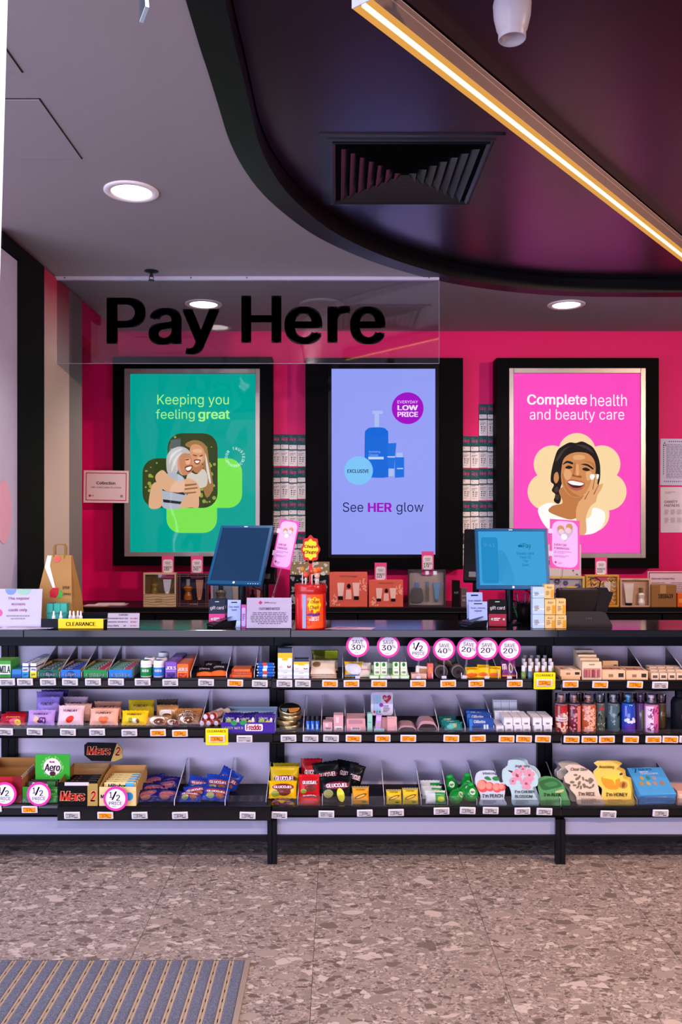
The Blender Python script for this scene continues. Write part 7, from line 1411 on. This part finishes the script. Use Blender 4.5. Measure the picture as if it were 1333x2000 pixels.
# small boxes stack
def yb(lab, a, b_, pt, pb, d, col, dep=.035):
    z = CTZ+max(0, (Z(pb, d)-CTZ)); t = carton(lab, a, b_, pt, d, z+.0002, dep, col, None, [('#4a3c24', 'Azo', .25, .78, .72, .88)] if col != '#a8c4e0' else (), [('#c89018', .66, .96, .06, .62)] if col != '#a8c4e0' else [('#d8e4f0', .0, 1, .3, .36)], name='remedy_box')
    w_ = (b_-a)*d/F/2; g = G(); h2 = (pb-pt)*d/F; scrib(g, -w_*.7, w_*.2, h2*.22, h2*.55, 4, -.0012, 4); O('small_print', g, M('#7a6a4c', .5), t)
for i, (pt, pb) in enumerate(((1200, 1232), (1168, 1200), (1146, 1168))): yb('pale blue remedy box, %s of the left column' % ('bottom', 'middle', 'top')[i], 1041, 1064, pt+.6, pb, 3.478, '#a8c4e0')
for i, (a, b_, pt, pb, nm) in enumerate(((1065, 1085, 1201, 1232, 'bottom left'), (1086, 1107, 1201, 1232, 'bottom right'), (1065, 1086, 1170, 1200.5, 'middle left'), (1087, 1106, 1169, 1200.5, 'middle right'), (1064, 1083, 1141, 1169, 'topmost'))): yb('yellow and cream remedy box, %s of the yellow stack' % nm, a, b_, pt+.6, pb, 3.478, '#e0b878')
# pos terminal back
t = TH('till_screen', 'charcoal back of a till screen and its wide foot, right of the yellow boxes', 'till', (X(1140, 3.60), 3.60, CTZ)); q = 3.58/F; PM = M('#2a2422', .35)
pr = [(-.11, 0), (.10, 0), (.105, .004), (.075, .06), (.055, .066), (-.09, .066), (-.10, .06)]
O('foot', G().prism([(x, z) for x, z in pr], -.07, .04), PM, t); g = G(); g.box(-.125, .055, -.02, .02, .060, .165, .006); O('screen_back', g.xf(Matrix.Rotation(.25, 4, 'X')), M('#231d1c', .4), t)
g = G(); g.prism([(.035, .055), (.085, .06), (.115, .145), (.095, .150), (.088, .165), (.050, .165), (.045, .10)], -.05, .0); O('card_reader', g, M('#1a1718', .35), t)
lettering(t, [('TILL', -.012, .018, .032, .040, dict(bold=.03))], M('#a89c98', .4), y=-.0715); g = G(); g.tube([(.035, .0, .17), (.03, .0, .20), (.055, .0, .205), (.075, .0, .19), (.07, .0, .165)], .003, 8); O('cable_loop', g, M('#151213', .4), t)
t = TH('pen_cup', 'dark pen cup behind the pole of the blue monitor', 'cup', (X(1024, 3.70), 3.70, CTZ)); O('cup', G().lathe([(.0005, 0), (.032, 0), (.035, .085), (.032, .085), (.030, .004)], 20), M('#121014', .4), t, True)
for i, (c, nm) in enumerate((('#1c7a4c', 'green'), ('#20242c', 'black'), ('#2c3c8c', 'blue'), ('#b02c34', 'red'), ('#8c8470', 'grey'))):
    p = TH('pen', '%s pen standing in the dark cup behind the blue monitor' % nm, 'pen', (X(1024, 3.70)+.012*(i-2), 3.70+.008*((i % 2)*2-1), CTZ+.006), (.08*(i % 3-1), .16*(i-2), 0)); O('barrel', G().lathe([(.002, 0), (.0038, .012), (.0038, .12), (.0032, .125)], 8), M(c, .35), p); O('clip', G().box(-.001, .001, -.0055, -.004, .085, .118), M('#c0c0c4', .3, .8), p)
# =============== REAR BENCH GOODS ===============
DB = 5.16
def mini(parent, kind, x, z, h_, r_, col, cap, y=.014):
    if kind == 'bottle': g = G().box(x-r_, x+r_, y-.012, y+.012, z, z+h_*.66, .004); n = 'bottle'
    elif kind == 'round': g = G().lathe([(.0005, z), (r_*.8, z), (r_, z+h_*.15), (r_*.75, z+h_*.4), (r_, z+h_*.62), (r_*.5, z+h_*.72)], 16, x, y); n = 'bottle'
    elif kind == 'torso': g = G().lathe([(.0005, z), (r_*.9, z), (r_*.85, z+h_*.2), (r_*.6, z+h_*.38), (r_, z+h_*.58), (r_*.3, z+h_*.74)], 16, x, y, ex=1.1, ey=.7); n = 'bottle'
    else:
        v = [(x-r_*.6, y-.008, z+.014), (x+r_*.6, y-.008, z+.014), (x+r_*.6, y+.008, z+.014), (x-r_*.6, y+.008, z+.014), (x-r_, y-.001, z+h_), (x+r_, y-.001, z+h_), (x+r_, y+.001, z+h_), (x-r_, y+.001, z+h_)]
        g = G().add(v, [(0, 1, 5, 4), (1, 2, 6, 5), (2, 3, 7, 6), (3, 0, 4, 7), (0, 3, 2, 1), (4, 5, 6, 7)]); n = 'tube'
    b = O(n, g, M(col, .25, coat=.5), parent)
    if kind == 'tube': g = G().lathe([(.0005, z), (r_*.62, z), (r_*.62, z+.015)], 14, x, y)
    else: g = G().lathe([(r_*.38, z+h_*.66), (r_*.42, z+h_*.68), (r_*.42, z+h_), (.0005, z+h_)], 14, x, y)
    O('cap', g, M(cap, .3), b)
def giftset(lab, a, b_, pt, outer, inner, items, d=DB, prints=(), dep=.036, window=(.07, .93, .08, .93), z=None, extra=None):
    z = BZ if z is None else z; w_ = (b_-a)*d/F/2; h_ = hz(pt, d, z); t = TH('gift_set', lab, 'gift set', (X((a+b_)/2, d), d, z)); OM = M(outer, .4); x0, x1 = -w_+2*w_*window[0], -w_+2*w_*window[1]; z0, z1 = h_*window[2], h_*window[3]
    g = G(); g.box(-w_, x0, 0, dep, 0, h_, .001); g.box(x1, w_, 0, dep, 0, h_, .001); g.box(x0, x1, 0, dep, z1, h_); g.box(x0, x1, 0, dep, 0, z0); O('box_frame', g, OM, t)
    O('lining', G().box(x0, x1, dep-.008, dep-.0005, z0, z1), M(inner, .5), t)
    for kd, fx, fh, fr_, c, cp in items: mini(t, kd, (fx-.5)*2*w_, z0+.001, h_*fh, 2*w_*fr_, c, cp)
    for nm, c, fn in prints: g = G(); fn(g, w_, h_); O(nm, g, M(c, .4), t)
    O('window', G().box(x0, x1, .001, .0016, z0, z1), CLR, t); return t
def waves(g, w_, h_):
    for k in range(5): z = h_*(.06+.075*k); g.add([p for i in range(13) for p in ((-w_+2*w_*i/12, -.0006, z+.003*sin(i*1.1+k)), (-w_+2*w_*i/12, -.0006, z+.0032+.003*sin(i*1.1+k)))], [(2*i, 2*i+2, 2*i+3, 2*i+1) for i in range(12)])
giftset('gold and cream gift set with a wave pattern, leftmost on the bench', 280, 344, 1119, '#bfa987', '#7a6234', [('torso', .33, .44, .10, '#a8862c', '#8c6c24'), ('tube', .72, .42, .13, '#e0d4c8', '#d8ccc0')], prints=[('wave_print', '#8c7038', waves), ('lettering', '#5c4a28', lambda g, w_, h_: (text(g, 'DIVINE', -w_*.25, w_*.15, h_*.12, h_*.17, y=-.0012), text(g, 'GAULTIER', -w_*.25, w_*.15, h_*.19, h_*.23, y=-.0012)))], window=(.05, .95, .38, .95))
def tartan(g, w_, h_):
    for f in (.02, .09, .91, .98): g.rect(-w_+2*w_*f-.001, -w_+2*w_*f+.001, 0, h_, -.0005); g.rect(-w_, w_, h_*f-.001, h_*f+.001, -.0006)
    for f in (.35, .65): g.rect(-w_+2*w_*f-.0008, -w_+2*w_*f+.0008, 0, h_*.18, -.0005); g.rect(-w_+2*w_*f-.0008, -w_+2*w_*f+.0008, h_*.90, h_, -.0005)
giftset('dark tartan gift set with an amber bottle and a peach tube', 346, 408, 1120, '#2c1620', '#1c1a34', [('torso', .34, .62, .15, '#8c4a14', '#b0a8a8'), ('tube', .70, .60, .12, '#d08c64', '#c8845c')], prints=[('tartan_lines', '#8c5a50', tartan), ('lettering', '#c8b0a8', lambda g, w_, h_: text(g, 'LE MALE', -.2*w_, .3*w_, h_*.06, h_*.10, y=-.001))], window=(.13, .90, .20, .90))
giftset('silver gift set with two bottles, behind the dark monitor', 412, 480, 1124, '#8c8c9c', '#9aa4ac', [('round', .28, .62, .16, '#5a5450', '#2c2828'), ('tube', .74, .66, .14, '#c8b49c', '#a89880')], prints=[('lettering', '#3a3a4c', lambda g, w_, h_: text(g, 'COLOGNE', -.4*w_, .4*w_, h_*.05, h_*.10, y=-.001))])
giftset('dark red gift set half hidden behind the dark monitor', 482, 514, 1128, '#3c1420', '#8c2c3c', [('bottle', .35, .5, .14, '#1c1a24', '#101014'), ('tube', .72, .5, .12, '#c88c7c', '#a86c5c')], prints=[('stripe', '#8c3444', lambda g, w_, h_: g.rect(-w_, w_, .0, h_*.06, -.0006))])
def floral(g, w_, h_, n=26, s=3):
    rd = random.Random(s)
    for i in range(n): g.disc(rd.uniform(-.9, .9)*w_, rd.uniform(.06, .94)*h_, rd.uniform(.004, .011), -.0006-.00002*i, 6, rd.uniform(.5, 2), rd.uniform(0, 3))
t = carton('black and white floral gift box behind the lollipop tub, lower one', 566, 642, 1123, DB, BZ, .06, '#16161c', None, (), (), name='floral_box', kind='gift box'); w_ = 38*DB/F; g = G(); floral(g, w_, hz(1123, DB, BZ), 60, 4); O('floral_print', g, M('#8c8c90', .5), t)
z2 = BZ+hz(1123, DB, BZ); t = carton('gold and white floral gift box behind the lollipop tub, upper one', 567, 644, 1098, DB, z2+.0003, .06, '#8c7c54', None, (), (), name='floral_box', kind='gift box'); g = G(); floral(g, w_, hz(1098, DB, z2), 34, 8); O('floral_print', g, M('#d8d0c8', .5), t)
def coral(lab, a, b_, pt):
    t = carton(lab, a, b_, pt, DB, BZ, .06, '#d8604c', '#e0705c', [('#f4dcd8', 'GIORGIO ARMANI', .27, .73, .86, .91, dict(bold=.01))], (), name='perfume_box', kind='gift box'); w_ = (b_-a)*DB/F/2; h_ = hz(pt, DB, BZ)
    g = G(); rd = random.Random(6)
    for i in range(60):
        cx, cz_ = ((.82, .62), (-.72, .16))[i % 2]; r_ = rd.uniform(0, .28); a_ = rd.uniform(0, 6.28); x = cx*w_+r_*w_*1.1*cos(a_); z_ = h_*cz_+r_*h_*.7*sin(a_)
        if abs(x) < w_*.96 and .02*h_ < z_ < .96*h_: g.disc(x, z_, .0035, -.0006-.00002*i, 5, 2.4, rd.uniform(0, 3))
    O('blossom_print', g, M('#f0a890', .4), t)
    g = G()
    for s_ in (-1, 1): g.flat([(s_*w_*.42-w_*.12, h_*.22), (s_*w_*.42+w_*.12, h_*.22), (s_*w_*.40+w_*.19, h_*.70), (s_*w_*.40-w_*.19, h_*.70)], -.0022)
    O('tube_picture', g, M('#ecc4b8', .4), t); g = G(); g.flat([(-w_*.15, h_*.22), (w_*.17, h_*.22), (w_*.14, h_*.50), (-w_*.12, h_*.50)], -.0026); O('bottle_picture', g, M('#f0b8ac', .4), t)
    g = G()
    for s_ in (-1, 1): g.rect(s_*w_*.42-w_*.13, s_*w_*.42+w_*.13, h_*.20, h_*.31, -.0028)
    g.disc(.02*w_, h_*.60, w_*.13, -.0030, 14, .8); O('black_caps_picture', g, M('#16141c', .4), t)
coral('larger coral perfume gift box printed with tubes and a bottle', 644, 718, 1118); coral('smaller coral perfume gift box beside the larger one', 721, 788, 1133)
giftset('pale gift set with grey bottle and two blue items', 798, 871, 1113, '#3c3434', '#c8b4a8', [], prints=[('lettering', '#4a4444', lambda g, w_, h_: text(g, 'DOLCE GABBANA', -.40*w_, .40*w_, h_*.89, h_*.92, y=.030))], window=(.03, .97, .03, .97), dep=.05)
gs = [o for o in bpy.data.objects if o.get('label') == 'pale gift set with grey bottle and two blue items'][0]; w_ = 36.5*DB/F; h_ = hz(1113, DB, BZ)
O('bottle', G().prism(smooth_poly([(-.80*w_, h_*.13), (-.22*w_, h_*.13), (-.22*w_, h_*.42), (-.34*w_, h_*.50), (-.68*w_, h_*.50), (-.80*w_, h_*.42)], 3), .02, .035), M('#7a7470', .2, coat=.5), gs); O('bottle_cap', G().box(-.62*w_, -.42*w_, .02, .035, h_*.50, h_*.64, .001), M('#6a9cc4', .3), gs)
O('spray_wand', G().box(.0, .13*w_, .02, .032, h_*.14, h_*.55, .001), M('#8c7c6c', .3), gs); O('wand_cap', G().box(.0, .13*w_, .02, .032, h_*.55, h_*.67, .001), M('#6a9cc4', .3), gs); O('tube', G().prism([(.46*w_, h_*.20), (.64*w_, h_*.20), (.76*w_, h_*.64), (.36*w_, h_*.64)], .02, .034), M('#7cacd0', .3), gs); O('tube_cap', G().box(.48*w_, .62*w_, .02, .034, h_*.13, h_*.20, .001), M('#5a8cb8', .3), gs)
carton('slim black perfume box right of the pale gift set', 885, 899, 1134, DB, BZ, .05, '#0c0a0e', None, [('#8c8488', 'noir', .2, .8, .5, .6)], name='perfume_box'); carton('small clear and grey perfume box beside the slim black one', 901, 913, 1149, DB, BZ, .04, '#5c4c50', None, [('#c8b8b8', 'eau', .2, .8, .3, .42)], [('#8c7c7c', .1, .9, .55, .62)], name='perfume_box')
t = carton('cream floral perfume box standing behind the upright fundraiser card', 1070, 1136, 1064, DB+.10, BZ, .05, '#c8c0bc', None, [('#2c5a8c', 'DAISY', .3, .7, .22, .28, dict(bold=.04))], (), name='floral_box', kind='gift box'); g = G(); floral(g, 33*(DB+.1)/F, hz(1064, DB+.1, BZ), 40, 12); O('floral_print', g, M('#7a4a6c', .5), t)
t = giftset('white gift set with purple and grey flowers and a yellow tube', 1072, 1143, 1126, '#c4a860', '#c0bcc4', [('bottle', .28, .5, .12, '#3c8cb4', '#e0e0e4'), ('tube', .66, .62, .14, '#e8c830', '#d8b820')], window=(.03, .94, .05, .93))
g = G()
for x, z_, r_, in ((-.5, .75, .022), (.0, .70, .018), (.72, .6, .02), (-.7, .35, .014)):
    for i in range(6): a = i*1.05; g.disc(x*33*DB/F+r_*.6*cos(a), h_*.9*z_+r_*.6*sin(a), r_*.45, .0272, 8)
O('flower_print', g, M('#7c6c94', .5), t)
def chev(g, w_, h_):
    for c in range(5):
        for r_ in range(7):
            x = -w_*.8+c*w_*.4; z_ = h_*.1+r_*h_*.125; g.flat([(x-w_*.17, z_+h_*.07), (x, z_), (x+w_*.17, z_+h_*.07), (x+w_*.17, z_+h_*.095), (x, z_+h_*.035), (x-w_*.17, z_+h_*.095)], .0272)
t = giftset('yellow gift set with a white and black chevron lining', 1146, 1210, 1123, '#cc942c', '#d0962c', [('tube', .66, .72, .10, '#e0d4cc', '#c8b8b0')], prints=[('chevron_print', '#ecdcc0', chev)], window=(.05, .95, .05, .95))
g = G()
for x, z_ in ((-.45, .55), (.35, .35), (-.1, .25), (.6, .65), (-.6, .15)): w_ = 32*DB/F; g.flat([(x*w_-.012, z_*h_+.012), (x*w_, z_*h_), (x*w_+.012, z_*h_+.012), (x*w_+.012, z_*h_+.02), (x*w_, z_*h_+.008), (x*w_-.012, z_*h_+.02)], .0268)
O('dark_chevrons', g, M('#2c1c14', .5), t)
t = giftset('cream gift set with a white tube and an ornate round bottle', 1213, 1271, 1130, '#c8a488', '#cda27c', [('tube', .30, .78, .17, '#e4d8cc', '#151214'), ('round', .72, .62, .13, '#d8ccc0', '#7c6c50')], prints=[('lettering', '#6a4c3c', lambda g, w_, h_: text(g, 'JOOP', -.2*w_, .3*w_, h_*.96, h_*.99, y=-.0008)), ('bottle_scroll', '#4c3c2c', lambda g, w_, h_: [g.disc(.44*w_+.010*cos(i), h_*(.18+.045*i), .004, .002, 6, 2.) for i in range(5)])], window=(.04, .96, .04, .94))
t = carton('taped brown cardboard box marked 1858439 at the right of the bench', 1274, 1322, 1143, DB-.02, BZ, .10, '#8c6236', '#9a7044', [('#1c1814', '1858439', .26, .86, .40, .60, dict(bold=.04))], (), name='cardboard_box', r=.75); O('packing_tape', G().rect(-.025, .012, hz(1143, DB-.02, BZ)*.62, hz(1143, DB-.02, BZ), -.0006), M('#b08c5c', .15), t)
carton('bright orange box cut off at the right edge of the bench', 1324, 1350, 1159, DB, BZ, .06, '#e0601c', None, (), [('#f09a4c', .1, .9, .3, .6)], name='orange_box')
t, w_, h_ = sheet('policy_notice', 'framed Returns and Exchange Policy notice behind the cardboard box', 'notice', 1266, 1352, 1115, 1180, DB+.12, M('#d0b8c0', .3), (M('#8c1438', .5), .006, .006)); t.location.z = BZ+.001
lettering(t, [('Returns and Exchange Policy', -w_+.024, w_*.22, h_*.74, h_*.81, dict(bold=.03))], M('#5c1430', .5)); g = G(); scrib(g, -w_+.024, -.004, .03, h_*.68, 10, -.0006, 3); scrib(g, .006, w_-.02, .03, h_*.68, 10, -.0006, 4); O('small_print', g, M('#8c7484', .5), t)
def pricecard(px, pt, pb, s_, lab, d=DB+.02):
    q = d/F; w_ = 11.8*q; h_ = (pb-pt)*q; t = TH('price_card', lab, 'price card', W(px, pb, d)); O('card', G().box(-w_, w_, 0, .0012, -.03, h_), M('#d84a80', .4), t); O('white_patch', G().prism(rrect(-w_*.80, w_*.80, h_*.05, h_*.78, w_*.35), -.0005, 0), M('#d8ccd0', .4), t)
    g = G(); text(g, s_, -w_*.66, w_*.20, h_*.16, h_*.40, y=-.001, bold=.03); text(g, '00', w_*.26, w_*.66, h_*.30, h_*.41, y=-.001, bold=.02); O('lettering', g, INK, t); g = G(); scrib(g, -w_*.6, w_*.6, h_*.50, h_*.66, 2, -.001, 3, True); O('small_print', g, GREYT, t)
for a in ((328, 1085, 1120, '185', 'pink price card reading 185 above the gold gift set'), (385, 1085, 1120, '245', 'pink price card reading 245 above the tartan gift set'), (744, 1099, 1134, '225', 'pink price card reading 225 above the smaller coral box'), (836, 1077, 1114, '175', 'pink price card reading 175 above the pale gift set'), (1175, 1088, 1124, '235', 'pink price card reading 235 above the yellow gift set')): pricecard(*a)
# loose papers on the bench, left
for i, (a, b_, dd, z_, c, nm) in enumerate(((183, 245, 5.22, .005, '#c8a8b4', 'pale pink plastic wallet lying on the bench by the crimson wall'), (160, 210, 5.16, 0, '#b08c74', 'brown and white papers lying at the left end of the bench'))):
    w_ = (b_-a)*dd/F/2; t = TH('papers', nm, 'paper', (X((a+b_)/2, dd), dd, BZ+.0005), (0, 0, .05*(1-2*i))); O('sheet', G().box(-w_, w_, 0, .10, 0, .004), M(c, .3), t); O('top_sheet', G().box(-w_*.9, w_*.8, .004, .09, .004, .010 if i == 0 else .006), M('#d8ccd0', .4), t)
# =============== FLOOR MAT ===============
xr = -.284; x_l = -1.75; y0, y1 = 1.5, 2.703
t = TH('entrance_mat', 'ribbed entrance mat with grey blue carpet strips and metal rails', 'mat', ((xr+x_l)/2, (y0+y1)/2, 0)); cxm, cym = (xr+x_l)/2, (y0+y1)/2; HY = (y1-y0)/2
O('metal_edge', G().box(xr-.018-cxm, xr-cxm, -HY, HY, 0, .006, .001), M('#a8968a', .35, .3), t); O('end_edge', G().box(x_l-cxm, xr-.018-cxm, HY-.003, HY, 0, .005), M('#7c6c60', .35, .5), t)
def carpet():
    mt = bpy.data.materials.new('carpet_strip'); mt.use_nodes = True; nt = mt.node_tree; b = nt.nodes['Principled BSDF']; b.inputs['Roughness'].default_value = .95
    n = nt.nodes.new('ShaderNodeTexNoise'); n.inputs['Scale'].default_value = 420; n.inputs['Detail'].default_value = 3; tc = nt.nodes.new('ShaderNodeNewGeometry'); nt.links.new(tc.outputs['Position'], n.inputs['Vector'])
    r = nt.nodes.new('ShaderNodeValToRGB'); e = r.color_ramp.elements; e[0].position = .35; e[0].color = (*lin('#3d4152'), 1); e[1].position = .65; e[1].color = (*lin('#7b7f92'), 1); nt.links.new(n.outputs['Fac'], r.inputs[0]); nt.links.new(r.outputs[0], b.inputs['Base Color'])
    bp = nt.nodes.new('ShaderNodeBump'); bp.inputs['Strength'].default_value = .6; bp.inputs['Distance'].default_value = .003; nt.links.new(n.outputs['Fac'], bp.inputs['Height']); nt.links.new(bp.outputs[0], b.inputs['Normal']); return mt
CM = carpet(); RM = M('#b5a18b', .38, .2); pitch = .0506; cm = rm = sm_ = None; x = xr-.018-pitch; i = 0
while x > x_l:
    if cm is None:
        g = G(); n = 6; prf = [(-.0165, 0), (-.0165, .0045), (-.012, .0065), (.012, .0065), (.0165, .0045), (.0165, 0)]; g.add([(a, -HY, z) for a, z in prf]+[(a, HY-.003, z) for a, z in prf], [(j, (j+1) % 6, 6+(j+1) % 6, 6+j)[::-1] for j in range(6)]+[tuple(range(6)), tuple(range(11, 5, -1))])
        o = O('carpet_strip', g, CM, t, loc=(x+.0330-cxm, 0, 0)); cm = o.data
        g = G(); g.box(-.0085, -.0015, -HY, HY-.003, 0, .0055, .001); g.box(.0015, .0085, -HY, HY-.003, 0, .0055, .001); g.box(-.0015, .0015, -HY, HY-.003, 0, .003); o = O('metal_rail', g, RM, t, loc=(x+.0082-cxm, 0, 0)); rm = o.data
        g = G(); y = -HY+.02
        while y < HY-.03: g.box(-.0016, .0016, y, y+.016, .0030, .0034); y += .050
        o = O('drain_slots', g, M('#0c0a0a', .8), t, loc=(x+.0082-cxm, 0, 0)); sm_ = o.data
    else:
        O('carpet_strip', None, None, t, loc=(x+.0330-cxm, 0, 0), mesh=cm); O('metal_rail', None, None, t, loc=(x+.0082-cxm, 0, 0), mesh=rm); O('drain_slots', None, None, t, loc=(x+.0082-cxm, .0*i, 0), mesh=sm_)
    x -= pitch; i += 1
O('base_sheet', G().box(x_l-cxm, xr-.018-cxm, -HY, HY-.003, .0001, .0012), M('#3c342e', .8), t)
# drop helper text curves' leftovers
for c in list(bpy.data.curves):
    if c.users == 0: bpy.data.curves.remove(c)
bpy.data.scenes.remove(TS)
